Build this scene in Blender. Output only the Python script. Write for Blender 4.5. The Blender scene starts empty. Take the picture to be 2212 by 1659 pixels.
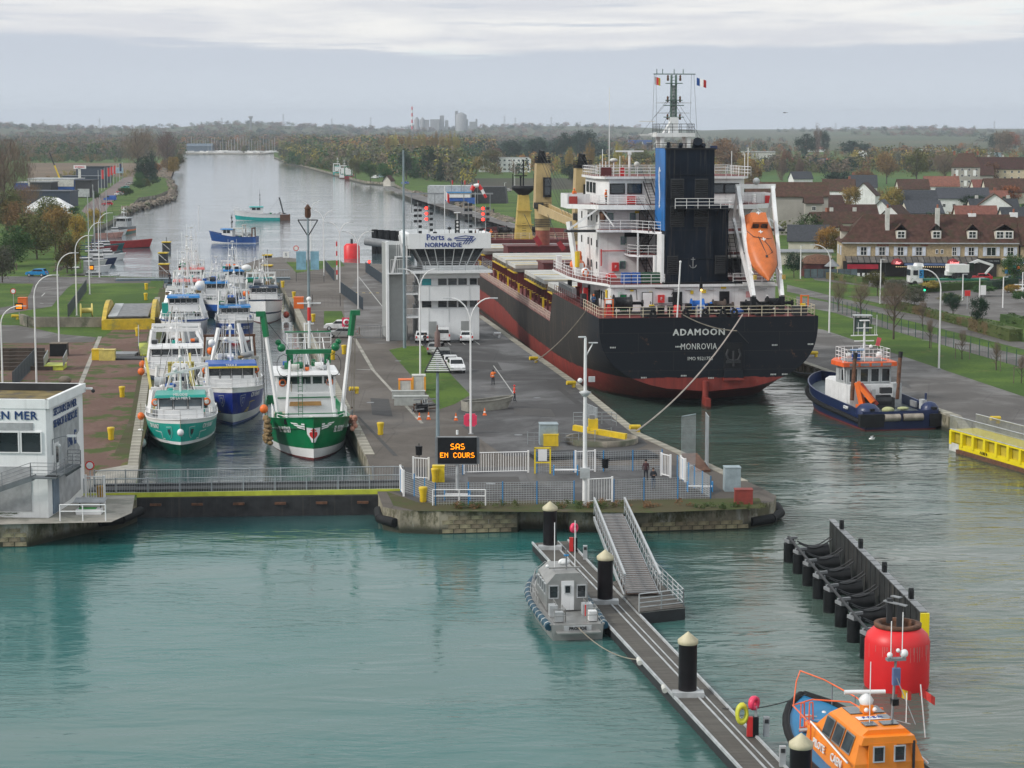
import bpy,math,random
import numpy as np
from mathutils import Vector,Matrix,Euler
from mathutils.geometry import tessellate_polygon
SC=bpy.context.scene
COL=SC.collection
R=math.radians
random.seed(7)
# ------------------------------------------------------------------ camera, sky, sun, exposure
F_PX,CAM_H,TILT=4475.0,31.0,math.atan(554.5/4475.0)
cam_data=bpy.data.cameras.new('camera')
cam=bpy.data.objects.new('camera',cam_data)
COL.objects.link(cam)
cam.location=(0,0,CAM_H)
cam.rotation_euler=(math.pi/2-TILT,0,0)
cam_data.sensor_width=36.0
cam_data.lens=36.0*F_PX/2212.0
cam_data.clip_start=1.0
cam_data.clip_end=60000.0
SC.camera=cam
SUN_EL,SUN_AZ=R(36),R(-112)  # azimuth from +Y, negative = to the left of the view
world=bpy.data.worlds.new('World')
SC.world=world
world.use_nodes=True
nt=world.node_tree
nt.nodes.clear()
def N(nt,kind,**kw):
 n=nt.nodes.new(kind)
 for k,v in kw.items():
  setattr(n,k,v)
 return n
def mathn(nt,op,a,b=None,c=None,clamp=False):
 n=nt.nodes.new('ShaderNodeMath');n.operation=op;n.use_clamp=clamp
 for i,x in enumerate((a,b,c)):
  if x is None:continue
  if isinstance(x,(int,float)):n.inputs[i].default_value=x
  else:nt.links.new(x,n.inputs[i])
 return n.outputs[0]
def mixc(nt,fac,a,b,mode='MIX'):
 n=nt.nodes.new('ShaderNodeMix');n.data_type='RGBA';n.blend_type=mode
 for i,x in((0,fac),(6,a),(7,b)):
  if isinstance(x,(int,float)):n.inputs[i].default_value=x
  elif isinstance(x,(tuple,list)):n.inputs[i].default_value=(*x[:3],1)
  else:nt.links.new(x,n.inputs[i])
 return n.outputs[2]
def noise(nt,vec,scale,detail=4,rough=.55,dist=0.0):
 n=nt.nodes.new('ShaderNodeTexNoise')
 n.inputs['Scale'].default_value=scale;n.inputs['Detail'].default_value=detail
 n.inputs['Roughness'].default_value=rough;n.inputs['Distortion'].default_value=dist
 if vec is not None:nt.links.new(vec,n.inputs['Vector'])
 return n.outputs['Fac']
def mapping(nt,vec,scale=(1,1,1),loc=(0,0,0)):
 n=nt.nodes.new('ShaderNodeMapping')
 n.inputs['Scale'].default_value=scale;n.inputs['Location'].default_value=loc
 nt.links.new(vec,n.inputs['Vector'])
 return n.outputs[0]
def smooth(nt,x,a,b,lo=0.0,hi=1.0):
 n=nt.nodes.new('ShaderNodeMapRange');n.interpolation_type='SMOOTHSTEP'
 n.inputs[1].default_value=a;n.inputs[2].default_value=b
 n.inputs[3].default_value=lo;n.inputs[4].default_value=hi
 nt.links.new(x,n.inputs[0])
 return n.outputs[0]
sky=N(nt,'ShaderNodeTexSky',sky_type='NISHITA',sun_disc=False,sun_elevation=SUN_EL,sun_rotation=SUN_AZ,altitude=30,air_density=1.0,dust_density=2.5)
tc=N(nt,'ShaderNodeTexCoord')
sep=N(nt,'ShaderNodeSeparateXYZ');nt.links.new(tc.outputs['Generated'],sep.inputs[0])
dz=sep.outputs[2]
# cloud sheets: position on a flat deck so that streaks flatten towards the horizon
pz=mathn(nt,'MAXIMUM',dz,0.012)
dx=mathn(nt,'DIVIDE',sep.outputs[0],mathn(nt,'ADD',pz,0.02))
dy=mathn(nt,'DIVIDE',sep.outputs[1],mathn(nt,'ADD',pz,0.02))
cv=N(nt,'ShaderNodeCombineXYZ');nt.links.new(dx,cv.inputs[0]);nt.links.new(dy,cv.inputs[1])
hi=noise(nt,mapping(nt,cv.outputs[0],(.55,.30,1),(3.1,1.7,0)),1.0,7,.6,.3)
hi2=noise(nt,mapping(nt,cv.outputs[0],(.16,.09,1),(7.2,4.4,0)),1.0,3,.5)
fine=noise(nt,mapping(nt,tc.outputs['Generated'],(14,14,90),(0,0,0)),1.0,5,.6)
gapf=smooth(nt,mathn(nt,'MULTIPLY_ADD',hi2,.6,mathn(nt,'MULTIPLY',hi,.4)),.53,.62,0,.75)
cloud_hi=mixc(nt,smooth(nt,hi,.36,.66),(4.4,4.5,4.75),(5.75,5.7,5.55))
gap=mixc(nt,.72,sky.outputs[0],(4.5,5.9,6.5))
upper=mixc(nt,gapf,cloud_hi,gap)
# low stratus bank over the far land, its ragged top about two degrees up
edge=mathn(nt,'MULTIPLY_ADD',mathn(nt,'SUBTRACT',fine,.5),.010,dz)
edge2=mathn(nt,'MULTIPLY_ADD',mathn(nt,'SUBTRACT',noise(nt,mapping(nt,tc.outputs['Generated'],(5,5,8)),1.0,2),.5),.022,edge)
bank_m=smooth(nt,edge2,.0365,.0405,1,0)
bank_c=mixc(nt,smooth(nt,dz,.0,.04),(4.2,4.6,5.0),(3.6,3.92,4.4))
wisp=smooth(nt,noise(nt,mapping(nt,tc.outputs['Generated'],(9,9,170),(2,5,1)),1.0,4),.55,.66,0,.85)
wisp_m=mathn(nt,'MULTIPLY',wisp,smooth(nt,dz,.075,.05,0,1))
upper=mixc(nt,wisp_m,upper,(3.6,3.9,4.4))
col=mixc(nt,bank_m,upper,bank_c)
bg=N(nt,'ShaderNodeBackground');bg.inputs['Strength'].default_value=0.112
nt.links.new(col,bg.inputs['Color'])
wo=N(nt,'ShaderNodeOutputWorld');nt.links.new(bg.outputs[0],wo.inputs['Surface'])
sun_d=bpy.data.lights.new('sun','SUN');sun_d.energy=1.5;sun_d.angle=R(10);sun_d.color=(1,.955,.89)
sun=bpy.data.objects.new('sun',sun_d);COL.objects.link(sun)
_sd=Vector((math.sin(SUN_AZ)*math.cos(SUN_EL),math.cos(SUN_AZ)*math.cos(SUN_EL),math.sin(SUN_EL)))
sun.rotation_euler=(-_sd).to_track_quat('-Z','Y').to_euler()
SC.view_settings.view_transform='Standard';SC.view_settings.look='None'
SC.view_settings.exposure=0.58;SC.view_settings.gamma=1.0;SC.view_settings.use_curve_mapping=False
SC.render.engine='CYCLES'
cy=SC.cycles
cy.max_bounces=5;cy.diffuse_bounces=2;cy.glossy_bounces=3;cy.transmission_bounces=3;cy.volume_bounces=0;cy.transparent_max_bounces=8
cy.caustics_reflective=False;cy.caustics_refractive=False;cy.use_denoising=True
cy.sample_clamp_indirect=4.0
# ------------------------------------------------------------------ helpers
QZ=1.8  # height of the quays above the water
_ct,_st=math.cos(TILT),math.sin(TILT)
def P(x,y,z=QZ,dz=0.0):
 """ground position of a survey point (read off the photograph) on the level z"""
 u=(x-1106)/F_PX;v=(829.5-y)/F_PX
 d=Vector((u,_ct+v*_st,-_st+v*_ct))
 t=(z-CAM_H)/d.z
 return Vector((u*t,d.y*t,z+dz))
def tag(o,label=None,cat=None,group=None,kind=None):
 if label:o['label']=label
 if cat:o['category']=cat
 if group:o['group']=group
 if kind:o['kind']=kind
 return o
def thing(name,label,cat,loc=(0,0,0),rz=0.0,group=None):
 o=bpy.data.objects.new(name,None);COL.objects.link(o)
 o.empty_display_size=.2
 o.location=loc;o.rotation_euler=(0,0,rz)
 return tag(o,label,cat,group)
class MB:
 """collects faces; build() links them as one mesh object"""
 def __init__(s):s.v=[];s.f=[];s.m=[];s.mats=[];s.sm=[]
 def mi(s,m):
  if m not in s.mats:s.mats.append(m)
  return s.mats.index(m)
 def add(s,vs,fs,m,T=None,smooth=False):
  k=len(s.v)
  if T is not None:vs=[T@Vector(v)for v in vs]
  s.v.extend([tuple(v)for v in vs]);i=s.mi(m)
  for f in fs:s.f.append(tuple(k+a for a in f));s.m.append(i);s.sm.append(smooth)
  return s
 def box(s,c,d,m,rz=0,T=None,taper=1.0,rx=0,ry=0):
  x,y,z=d[0]/2,d[1]/2,d[2]/2
  vs=[(-x,-y,-z),(x,-y,-z),(x,y,-z),(-x,y,-z),(-x*taper,-y*taper,z),(x*taper,-y*taper,z),(x*taper,y*taper,z),(-x*taper,y*taper,z)]
  M=Matrix.Translation(c)@Euler((rx,ry,rz)).to_matrix().to_4x4()
  if T is not None:M=T@M
  return s.add(vs,[(0,3,2,1),(4,5,6,7),(0,1,5,4),(1,2,6,5),(2,3,7,6),(3,0,4,7)],m,M)
 def bar(s,a,b,w,h,m):
  a=Vector(a);b=Vector(b);d=b-a;L=d.length
  if L<1e-6:return s
  q=d.to_track_quat('Y','Z').to_matrix().to_4x4()
  return s.box((0,0,0),(w,L,h),m,T=Matrix.Translation((a+b)/2)@q)
 def tube(s,a,b,r,m,n=6,r2=None,cap=True):
  a=Vector(a);b=Vector(b);r2=r if r2 is None else r2
  d=b-a
  if d.length<1e-6:return s
  q=d.to_track_quat('Z','Y')
  vs=[]
  for p,rr in((a,r),(b,r2)):
   for i in range(n):
    t=2*math.pi*i/n
    vs.append(p+q@Vector((rr*math.cos(t),rr*math.sin(t),0)))
  fs=[(i,(i+1)%n,n+(i+1)%n,n+i)for i in range(n)]
  s.add(vs,fs,m,smooth=n>5)
  if cap:s.add(vs,[tuple(range(n-1,-1,-1)),tuple(range(n,2*n))],m)
  return s
 def path(s,pts,r,m,n=5):
  for a,b in zip(pts,pts[1:]):s.tube(a,b,r,m,n)
  return s
 def lathe(s,prof,m,c=(0,0,0),n=16,T=None,smooth=True,caps=True):
  vs=[];k=len(prof)
  for r,z in prof:
   for i in range(n):
    t=2*math.pi*i/n
    vs.append((c[0]+r*math.cos(t),c[1]+r*math.sin(t),c[2]+z))
  fs=[(j*n+i,j*n+(i+1)%n,(j+1)*n+(i+1)%n,(j+1)*n+i)for j in range(k-1)for i in range(n)]
  s.add(vs,fs,m,T,smooth)
  if caps:s.add([vs[i]for i in range(n)]+vs[-n:],[tuple(range(n-1,-1,-1)),tuple(range(n,2*n))],m,T)
  return s
 def ball(s,c,r,m,n=10,sc=(1,1,1),T=None):
  prof=[(max(.001,math.sin(math.pi*j/6))*r,-math.cos(math.pi*j/6)*r)for j in range(7)]
  M=Matrix.Translation(c)@Matrix.Diagonal((*sc,1))
  if T is not None:M=T@M
  return s.lathe(prof,m,n=n,T=M,caps=False)
 def prism(s,poly,z0,z1,m,side=None,bottom=False,T=None):
  n=len(poly);side=side or m
  tri=tessellate_polygon([[Vector((p[0],p[1],0))for p in poly]])
  vs=[(p[0],p[1],z0)for p in poly]+[(p[0],p[1],z1)for p in poly]
  ar=sum(poly[i][0]*poly[(i+1)%n][1]-poly[(i+1)%n][0]*poly[i][1]for i in range(n))
  def up(t):
   a,b,c=(poly[i]for i in t)
   return t if(b[0]-a[0])*(c[1]-a[1])-(b[1]-a[1])*(c[0]-a[0])>0 else t[::-1]
  s.add(vs,[tuple(i+n for i in up(t))for t in tri],m,T)
  if bottom:s.add(vs,[tuple(reversed(up(t)))for t in tri],m,T)
  if z1>z0:
   s.add(vs,[((i,(i+1)%n,n+(i+1)%n,n+i)if ar>0 else((i+1)%n,i,n+i,n+(i+1)%n))for i in range(n)],side,T)
  return s
 def extr(s,prof,a,b,m,T=None):
  """profile (y,z) polygon swept along x from a to b"""
  n=len(prof)
  vs=[(a,y,z)for y,z in prof]+[(b,y,z)for y,z in prof]
  return s.add(vs,[(i,n+i,n+(i+1)%n,(i+1)%n)for i in range(n)]+[tuple(range(n)),tuple(range(2*n-1,n-1,-1))],m,T)
 def extry(s,prof,a,b,m,T=None):
  """profile (x,z) polygon swept along y"""
  n=len(prof)
  vs=[(x,a,z)for x,z in prof]+[(x,b,z)for x,z in prof]
  return s.add(vs,[((i+1)%n,n+(i+1)%n,n+i,i)for i in range(n)]+[tuple(range(n-1,-1,-1)),tuple(range(n,2*n))],m,T)
 def mesh(s,name):
  me=bpy.data.meshes.new(name)
  me.from_pydata(s.v,[],s.f)
  for m in s.mats:me.materials.append(m)
  me.polygons.foreach_set('material_index',s.m)
  me.polygons.foreach_set('use_smooth',s.sm)
  me.update()
  return me
 def build(s,name,parent=None,loc=(0,0,0),rz=0.0,kind=None,label=None,cat=None,group=None):
  o=bpy.data.objects.new(name,s.mesh(name));COL.objects.link(o)
  o.parent=parent;o.location=loc;o.rotation_euler=(0,0,rz)
  return tag(o,label,cat,group,kind)
def inst(name,me,parent=None,loc=(0,0,0),rz=0.0,sc=None,**kw):
 o=bpy.data.objects.new(name,me);COL.objects.link(o);o.parent=parent
 o.location=loc;o.rotation_euler=(0,0,rz)
 if sc is not None:o.scale=sc if isinstance(sc,(tuple,list))else(sc,)*3
 return tag(o,**kw)
def copy_tree(o,parent=None,kids=None):
 kids=kids if kids is not None else KIDS(o)
 c=o.copy();COL.objects.link(c);c.parent=parent
 for ch in kids.get(o.name,()):copy_tree(ch,c,kids)
 return c
def KIDS(o):
 d={}
 for x in bpy.data.objects:
  if x.parent:d.setdefault(x.parent.name,[]).append(x)
 return d
def dup(root,loc,rz,label,kids=None,sc=None):
 c=copy_tree(root,None,kids);c.location=loc;c.rotation_euler=(0,0,rz);c['label']=label
 if sc:c.scale=(sc,)*3
 return c
_fonts={}
def text(parent,body,loc,rot,size,m,name='lettering',extr=.015,bold=0.0,align='CENTER',sx=1.0,shear=0.0,spacing=1.0,mirror=False):
 cu=bpy.data.curves.new(name,'FONT');cu.body=body;cu.size=size;cu.extrude=extr;cu.offset=0
 cu.align_x=align;cu.align_y='CENTER';cu.shear=shear;cu.space_character=spacing;cu.resolution_u=2
 cu.materials.append(m)
 tmp=bpy.data.objects.new(name,cu)
 me=bpy.data.meshes.new_from_object(tmp);bpy.data.objects.remove(tmp);bpy.data.curves.remove(cu)
 if not me.materials:me.materials.append(m)
 if bold:
  import bmesh
  bm=bmesh.new();w=max(bold,size*.022)
  for k,(dx,dy)in enumerate(((-w,0),(w,0),(0,w*.7),(0,-w*.7))):
   i0=len(bm.verts);bm.from_mesh(me);bm.verts.ensure_lookup_table()
   for v in bm.verts[i0:]:v.co.x+=dx;v.co.y+=dy;v.co.z+=.003*k
  bm.to_mesh(me);bm.free()
 o=bpy.data.objects.new(name,me);COL.objects.link(o);o.parent=parent
 o.location=loc;o.rotation_euler=rot;o.scale=(sx,1,1)
 return tag(o,kind='stuff' if len(body)>300 else None)
# ------------------------------------------------------------------ materials
MATS={}
def mat(key,color=(.5,.5,.5),rough=.6,metal=0.0,var=.18,scale=1.2,bump=0.0,bscale=8.0,col2=None,spec=.5,streak=0.0,tint=0.0,emit=0.0):
 """plain painted or stony surface: colour with soft mottling, optional second colour in patches, rain streaks and relief"""
 if key in MATS:return MATS[key]
 m=bpy.data.materials.new(key);m.use_nodes=True;t=m.node_tree
 b=t.nodes['Principled BSDF'];b.inputs['Roughness'].default_value=rough;b.inputs['Metallic'].default_value=metal
 b.inputs['Specular IOR Level'].default_value=spec
 tcn=N(t,'ShaderNodeTexCoord');vec=tcn.outputs['Object']
 n1=noise(t,vec,scale,5,.6)
 c=mixc(t,smooth(t,n1,.3,.7),tuple(x*(1-var)for x in color),tuple(min(1,x*(1+var))for x in color))
 if col2:
  n2=noise(t,mapping(t,vec,(1,1,1),(9,4,2)),scale*.6,6,.65)
  c=mixc(t,smooth(t,n2,.50,.62,0,.9),c,col2)
 if streak:
  n3=noise(t,mapping(t,vec,(2.6,2.6,.12)),1.4,4,.6)
  c=mixc(t,smooth(t,n3,.52,.75,0,streak),c,(.10,.085,.07))
 if tint:
  oi=N(t,'ShaderNodeObjectInfo')
  hs=N(t,'ShaderNodeHueSaturation');t.links.new(c,hs.inputs['Color'])
  t.links.new(mathn(t,'MULTIPLY_ADD',oi.outputs['Random'],tint,1-tint/2),hs.inputs['Value'])
  t.links.new(mathn(t,'MULTIPLY_ADD',oi.outputs['Random'],tint*.06,.5-tint*.03),hs.inputs['Hue'])
  c=hs.outputs[0]
 t.links.new(c,b.inputs['Base Color'])
 if emit:
  b.inputs['Emission Color'].default_value=(*color,1);b.inputs['Emission Strength'].default_value=emit
 if bump:
  bn=N(t,'ShaderNodeBump');bn.inputs['Strength'].default_value=bump;bn.inputs['Distance'].default_value=.05
  t.links.new(noise(t,vec,bscale,4,.6),bn.inputs['Height']);t.links.new(bn.outputs[0],b.inputs['Normal'])
 MATS[key]=m
 return m
WHITE=mat('white_paint',(.80,.81,.81),.42,var=.07,scale=.8,streak=.25)
WHITE2=mat('clean_white',(.8,.8,.8),.4,var=.04)
OFFW=mat('aged_white',(.58,.58,.54),.6,var=.15,streak=.3)
BLACK=mat('black_paint',(.010,.011,.013),.5,var=.3,spec=.25)
DARK=mat('dark_grey',(.035,.037,.04),.6,spec=.3)
GREY=mat('mid_grey',(.22,.23,.24),.55)
LGREY=mat('light_grey',(.42,.44,.45),.5)
GALV=mat('galvanised_steel',(.36,.39,.41),.42,.35,var=.15)
GLASS=mat('window_glass',(.018,.024,.028),.08,var=.3,scale=.6,spec=.8)
GLASS_L=mat('pale_window_glass',(.10,.13,.15),.1,var=.4,scale=.6,spec=.8)
YEL=mat('yellow_paint',(.72,.50,.02),.45,var=.12,streak=.25)
YELG=mat('lime_yellow_paint',(.50,.55,.05),.5,var=.15)
ORG=mat('orange_paint',(.80,.16,.02),.45,var=.08)
RED=mat('red_paint',(.62,.03,.03),.45,var=.1)
PINK=mat('pink_plastic',(.80,.05,.13),.4,var=.06)
BLUE=mat('blue_paint',(.02,.10,.38),.4,var=.1)
SKYB=mat('sky_blue_paint',(.03,.26,.58),.4,var=.08)
TEAL=mat('teal_paint',(.01,.34,.28),.32,var=.06)
GREEN=mat('green_paint',(.0,.16,.055),.35,var=.08)
NAVY=mat('navy_paint',(.012,.025,.085),.35,var=.15)
RUBBER=mat('rubber',(.014,.015,.016),.75,spec=.25)
RUST=mat('rusty_steel',(.12,.055,.03),.8,var=.4,scale=3)
WOOD=mat('weathered_wood',(.16,.13,.10),.8,var=.3,scale=3)
ROPE=mat('rope',(.28,.25,.2),.9)
NET=mat('brown_net',(.22,.15,.07),.95,var=.4,scale=5,bump=.6)
CONC=mat('concrete',(.33,.31,.27),.85,var=.22,scale=.5,col2=(.20,.20,.17),bump=.3)
CONCD=mat('damp_concrete',(.20,.18,.145),.85,var=.35,scale=.5,col2=(.085,.095,.06),streak=.6,bump=.4)
SKIN=mat('skin',(.42,.24,.17),.6,var=.05)
HIVIS=mat('orange_jacket',(.90,.20,.03),.7,var=.08)
REDJ=mat('red_jacket',(.75,.06,.03),.7,var=.1)
CLOTHD=mat('dark_cloth',(.02,.024,.034),.85)
CLOTHG=mat('grey_cloth',(.2,.23,.25),.85)
LAMPG=mat('lamp_grey',(.5,.52,.53),.4)
LIT_R=mat('lit_red_lamp',(1,.03,.02),emit=3.0)
LIT_O=mat('lit_orange_dots',(1,.28,.0),emit=1.6)
LIT_G=mat('lit_green_lamp',(.02,1,.4),emit=2.0)
SLATE=mat('slate_roof',(.05,.054,.063),.7,spec=.3,var=.25,scale=2,tint=.3)
TILE=mat('brown_tile_roof',(.072,.036,.028),.85,spec=.2,var=.3,scale=1.2,col2=(.055,.042,.024),bump=.6,bscale=3,tint=.35)
TILER=mat('red_tile_roof',(.20,.075,.05),.8,var=.25,scale=1.2,tint=.3)
RENDER=mat('cream_render',(.62,.58,.50),.8,var=.1,scale=.4,tint=.15)
STONEW=mat('yellow_stone_wall',(.42,.33,.20),.85,var=.2,scale=2.5,bump=.4)
BRICK=mat('chimney_brick',(.28,.10,.06),.85,var=.25)
# ------------------------------------------------------------------ setting
def ground_mat(key,a,b,c=None,s1=.05,s2=1.5,lo=.45,hi=.6,bump=.25,rough=.92,clo=.58,chi=.68):
 if key in MATS:return MATS[key]
 m=bpy.data.materials.new(key);m.use_nodes=True;t=m.node_tree;p=t.nodes['Principled BSDF']
 p.inputs['Roughness'].default_value=rough;p.inputs['Specular IOR Level'].default_value=.25
 g=N(t,'ShaderNodeNewGeometry');v=g.outputs['Position']
 n1=noise(t,v,s1,6,.62);n2=noise(t,v,s2,5,.7)
 k=smooth(t,mathn(t,'MULTIPLY_ADD',n2,.35,mathn(t,'MULTIPLY',n1,.65)),lo,hi)
 col=mixc(t,k,a,b)
 if c:col=mixc(t,smooth(t,noise(t,mapping(t,v,(1,1,1),(31,7,0)),s1*1.7,6,.65),clo,chi),col,c)
 col=mixc(t,.35,col,mixc(t,n2,(.35,.35,.35),(1.0,1.0,1.0)),'MULTIPLY')
 t.links.new(col,p.inputs['Base Color'])
 bn=N(t,'ShaderNodeBump');bn.inputs['Strength'].default_value=bump;bn.inputs['Distance'].default_value=.06
 t.links.new(noise(t,v,s2*5,3,.7),bn.inputs['Height']);t.links.new(bn.outputs[0],p.inputs['Normal'])
 MATS[key]=m
 return m
def asphalt_mat(key,a,wet=.35):
 if key in MATS:return MATS[key]
 m=bpy.data.materials.new(key);m.use_nodes=True;t=m.node_tree;p=t.nodes['Principled BSDF']
 g=N(t,'ShaderNodeNewGeometry');v=g.outputs['Position']
 n1=noise(t,v,.09,6,.6,.6);n2=noise(t,mapping(t,v,(1,.35,1)),.5,6,.7);n3=noise(t,v,6,3,.7)
 col=mixc(t,smooth(t,n1,.35,.65),tuple(x*.85 for x in a),tuple(x*1.2 for x in a))
 col=mixc(t,smooth(t,n2,.45,.7,0,.45),col,tuple(x*.6 for x in a))
 col=mixc(t,smooth(t,n3,.4,.8,0,.35),col,tuple(x*1.6 for x in a))
 vo=N(t,'ShaderNodeTexVoronoi',feature='DISTANCE_TO_EDGE');vo.inputs['Scale'].default_value=.11
 t.links.new(mapping(t,v,(1,.6,1)),vo.inputs['Vector'])
 col=mixc(t,smooth(t,vo.outputs['Distance'],.0,.012,.5,0),col,tuple(x*.45 for x in a))
 t.links.new(col,p.inputs['Base Color'])
 t.links.new(smooth(t,n1,.42,.62,.85,1-wet-.15),p.inputs['Roughness'])
 p.inputs['Specular IOR Level'].default_value=.4
 bn=N(t,'ShaderNodeBump');bn.inputs['Strength'].default_value=.2;bn.inputs['Distance'].default_value=.02
 t.links.new(n3,bn.inputs['Height']);t.links.new(bn.outputs[0],p.inputs['Normal'])
 MATS[key]=m
 return m
GRASS=ground_mat('grass_ground',(.050,.105,.012),(.095,.165,.02),(.15,.135,.045),.10,2.2)
FIELD=ground_mat('far_land',(.06,.085,.03),(.11,.105,.055),(.07,.14,.03),.0015,.05,.4,.62)
MEADOW=ground_mat('green_meadow',(.05,.12,.022),(.07,.145,.03),None,.01,.2)
HEATH=ground_mat('brown_marsh',(.16,.115,.075),(.21,.155,.10),(.11,.10,.055),.01,.1)
GRAVEL=ground_mat('red_gravel_with_grass',(.15,.088,.068),(.20,.125,.10),(.07,.10,.022),.13,3.0,clo=.50,chi=.58)
MOSSG=ground_mat('mossy_ground',(.085,.075,.035),(.06,.085,.02),(.12,.10,.07),.22,2.5)
ASPH=asphalt_mat('asphalt',(.105,.097,.09))
ASPHD=asphalt_mat('dark_asphalt',(.068,.066,.066),.4)
ASPHB=asphalt_mat('brown_asphalt',(.105,.09,.076),.2)
COPE=mat('coping_stone',(.30,.28,.23),.85,var=.25,scale=.35,col2=(.17,.17,.12),bump=.3,tint=.25)
MARK=mat('road_marking_white',(.45,.45,.43),.7,var=.3,scale=3)
# water
def water_mat():
 m=bpy.data.materials.new('water');m.use_nodes=True;t=m.node_tree;p=t.nodes['Principled BSDF']
 g=N(t,'ShaderNodeNewGeometry');v=g.outputs['Position']
 s=N(t,'ShaderNodeSeparateXYZ');t.links.new(v,s.inputs[0])
 wob=noise(t,v,.035,4,.55)
 # turbid green harbour water to the left, greyer silt stirred up by the tug and ship to the right, darker canal behind
 e=mathn(t,'ADD',s.outputs[0],mathn(t,'MULTIPLY_ADD',wob,34,-17))
 k=smooth(t,e,0,22)
 col=mixc(t,k,(.022,.128,.120),(.070,.104,.084))
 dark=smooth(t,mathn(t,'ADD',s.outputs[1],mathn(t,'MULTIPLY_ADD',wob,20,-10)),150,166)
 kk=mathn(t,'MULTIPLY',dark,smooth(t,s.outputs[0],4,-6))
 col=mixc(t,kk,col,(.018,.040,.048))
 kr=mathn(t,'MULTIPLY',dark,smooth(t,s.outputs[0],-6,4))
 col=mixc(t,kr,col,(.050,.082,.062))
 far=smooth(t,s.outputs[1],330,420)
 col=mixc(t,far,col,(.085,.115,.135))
 col=mixc(t,smooth(t,noise(t,mapping(t,v,(.5,1.3,1),(4,4,0)),.05,5,.6,.6),.42,.66,0,.45),col,(.085,.150,.138))
 # foam drifting in the wash of the ship and the tug
 ry=mathn(t,'SUBTRACT',s.outputs[1],221);rx=mathn(t,'SUBTRACT',s.outputs[0],26)
 rr=mathn(t,'ADD',mathn(t,'POWER',mathn(t,'ABSOLUTE',mathn(t,'DIVIDE',rx,15)),2),mathn(t,'POWER',mathn(t,'ABSOLUTE',mathn(t,'DIVIDE',ry,9)),2))
 fo=noise(t,mapping(t,v,(.5,1.5,1)),.9,6,.75,1.5)
 col=mixc(t,mathn(t,'MULTIPLY',smooth(t,rr,1.6,.2,0,1),smooth(t,fo,.60,.70,0,.55)),col,(.42,.44,.42))
 sc_=noise(t,mapping(t,v,(.12,.9,1),(9,0,0)),.5,5,.7,1.0)
 col=mixc(t,smooth(t,sc_,.69,.76,0,.22),col,(.25,.30,.28))
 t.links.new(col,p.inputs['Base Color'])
 p.inputs['Roughness'].default_value=.06;p.inputs['IOR'].default_value=1.34
 p.inputs['Specular IOR Level'].default_value=.5
 calm=smooth(t,noise(t,mapping(t,v,(1,1.6,1)),.045,4,.55),.38,.60,.08,1.15)
 w1=noise(t,mapping(t,v,(.55,1.25,1)),1.3,5,.55,.5)
 w2=noise(t,mapping(t,v,(.5,1.1,1),(5,2,0)),.33,3,.5,.3)
 w3=noise(t,mapping(t,v,(.7,1.6,1),(3,8,0)),.11,3,.6,.8)
 h=mathn(t,'ADD',mathn(t,'ADD',mathn(t,'MULTIPLY',w1,calm),mathn(t,'MULTIPLY',w2,1.5)),mathn(t,'MULTIPLY',w3,2.6))
 bn=N(t,'ShaderNodeBump');bn.inputs['Distance'].default_value=.11
 t.links.new(smooth(t,e,-5,30,.42,1.0),bn.inputs['Strength'])
 t.links.new(h,bn.inputs['Height']);t.links.new(bn.outputs[0],p.inputs['Normal'])
 return m
WATER=water_mat()
mb=MB();mb.add([(-9000,20,0),(9000,20,0),(9000,3200,0),(-9000,3200,0),(-120,-60,0),(140,-60,0)],[(4,5,1,0),(0,1,2,3)],WATER)
mb.build('water',kind='structure')
# seabed far below is never seen: the water is turbid
def xy(*pts,z=QZ):return[tuple(P(x,y,z)[:2])for x,y in pts]
LW=[(-30.2,161.5),(-32.6,178.2),(-60.9,357.5),(-66.6,396)]  # left wall of the small lock
RW=[(-10.6,161.0),(-12.9,182.0),(-38.7,357.5),(-45.2,402)]  # right wall of the small lock
BL=[(20.0,168.0),(12.4,197.0),(7.6,236.5),(-4.6,322),(-20,440)]  # left wall of the big lock
BR=[(62,174.0),(50,188.5),(43.9,200.3),(44.9,209),(41.5,228),(36.2,257.4),(8,460)]  # right wall of the big lock
# left bank: rescue quay, lock side, canal bank to the marina
bank_l=[(-32.4,157.3),(-30.6,158.4),(-29.7,161.5)]+[LW[1],(-35.9,199),LW[2],LW[3]]+ \
 [tuple(P(x,y)[:2])for x,y in((345,600),(230,596),(150,596),(110,590))]+[tuple(P(x,y,0)[:2])for x,y in((120,598),(188,575),(196,540),(205,505),(238,490),(262,472),(285,452),(300,436),(340,430),(366,418),(372,406),(355,385),(356,366),(372,350),(392,336),(402,331))]+ \
 [(-330,2560),(-4000,2700),(-4000,60),(-60,60),(-58,150.5),(-40,151.2),(-36,151.6)]
def quay_wall_mat():
 m=mat('quay_wall',(.27,.24,.18),.88,var=.4,scale=.5,streak=.85,bump=.6,bscale=5);t=m.node_tree;p=t.nodes['Principled BSDF'];src=p.inputs['Base Color'].links[0].from_socket
 v=N(t,'ShaderNodeNewGeometry').outputs['Position'];s=N(t,'ShaderNodeSeparateXYZ');t.links.new(v,s.inputs[0]);n1=noise(t,mapping(t,v,(1,1,.5)),.8,6,.7);n2=noise(t,mapping(t,v,(1,1,.3)),.45,6,.7)
 c=mixc(t,smooth(t,n2,.50,.60,0,.85),src,(.40,.39,.35));c=mixc(t,smooth(t,n1,.46,.60,0,.9),c,(.075,.072,.035))
 c=mixc(t,smooth(t,mathn(t,'ADD',s.outputs[2],mathn(t,'MULTIPLY',n1,1.1)),.75,1.35,.95,0),c,(.026,.030,.018));t.links.new(c,p.inputs['Base Color']);return m
QUAYW=quay_wall_mat()
mb=MB();mb.prism(bank_l,-3,QZ,GRASS,QUAYW);mb.build('ground_east_bank',kind='structure')
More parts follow.
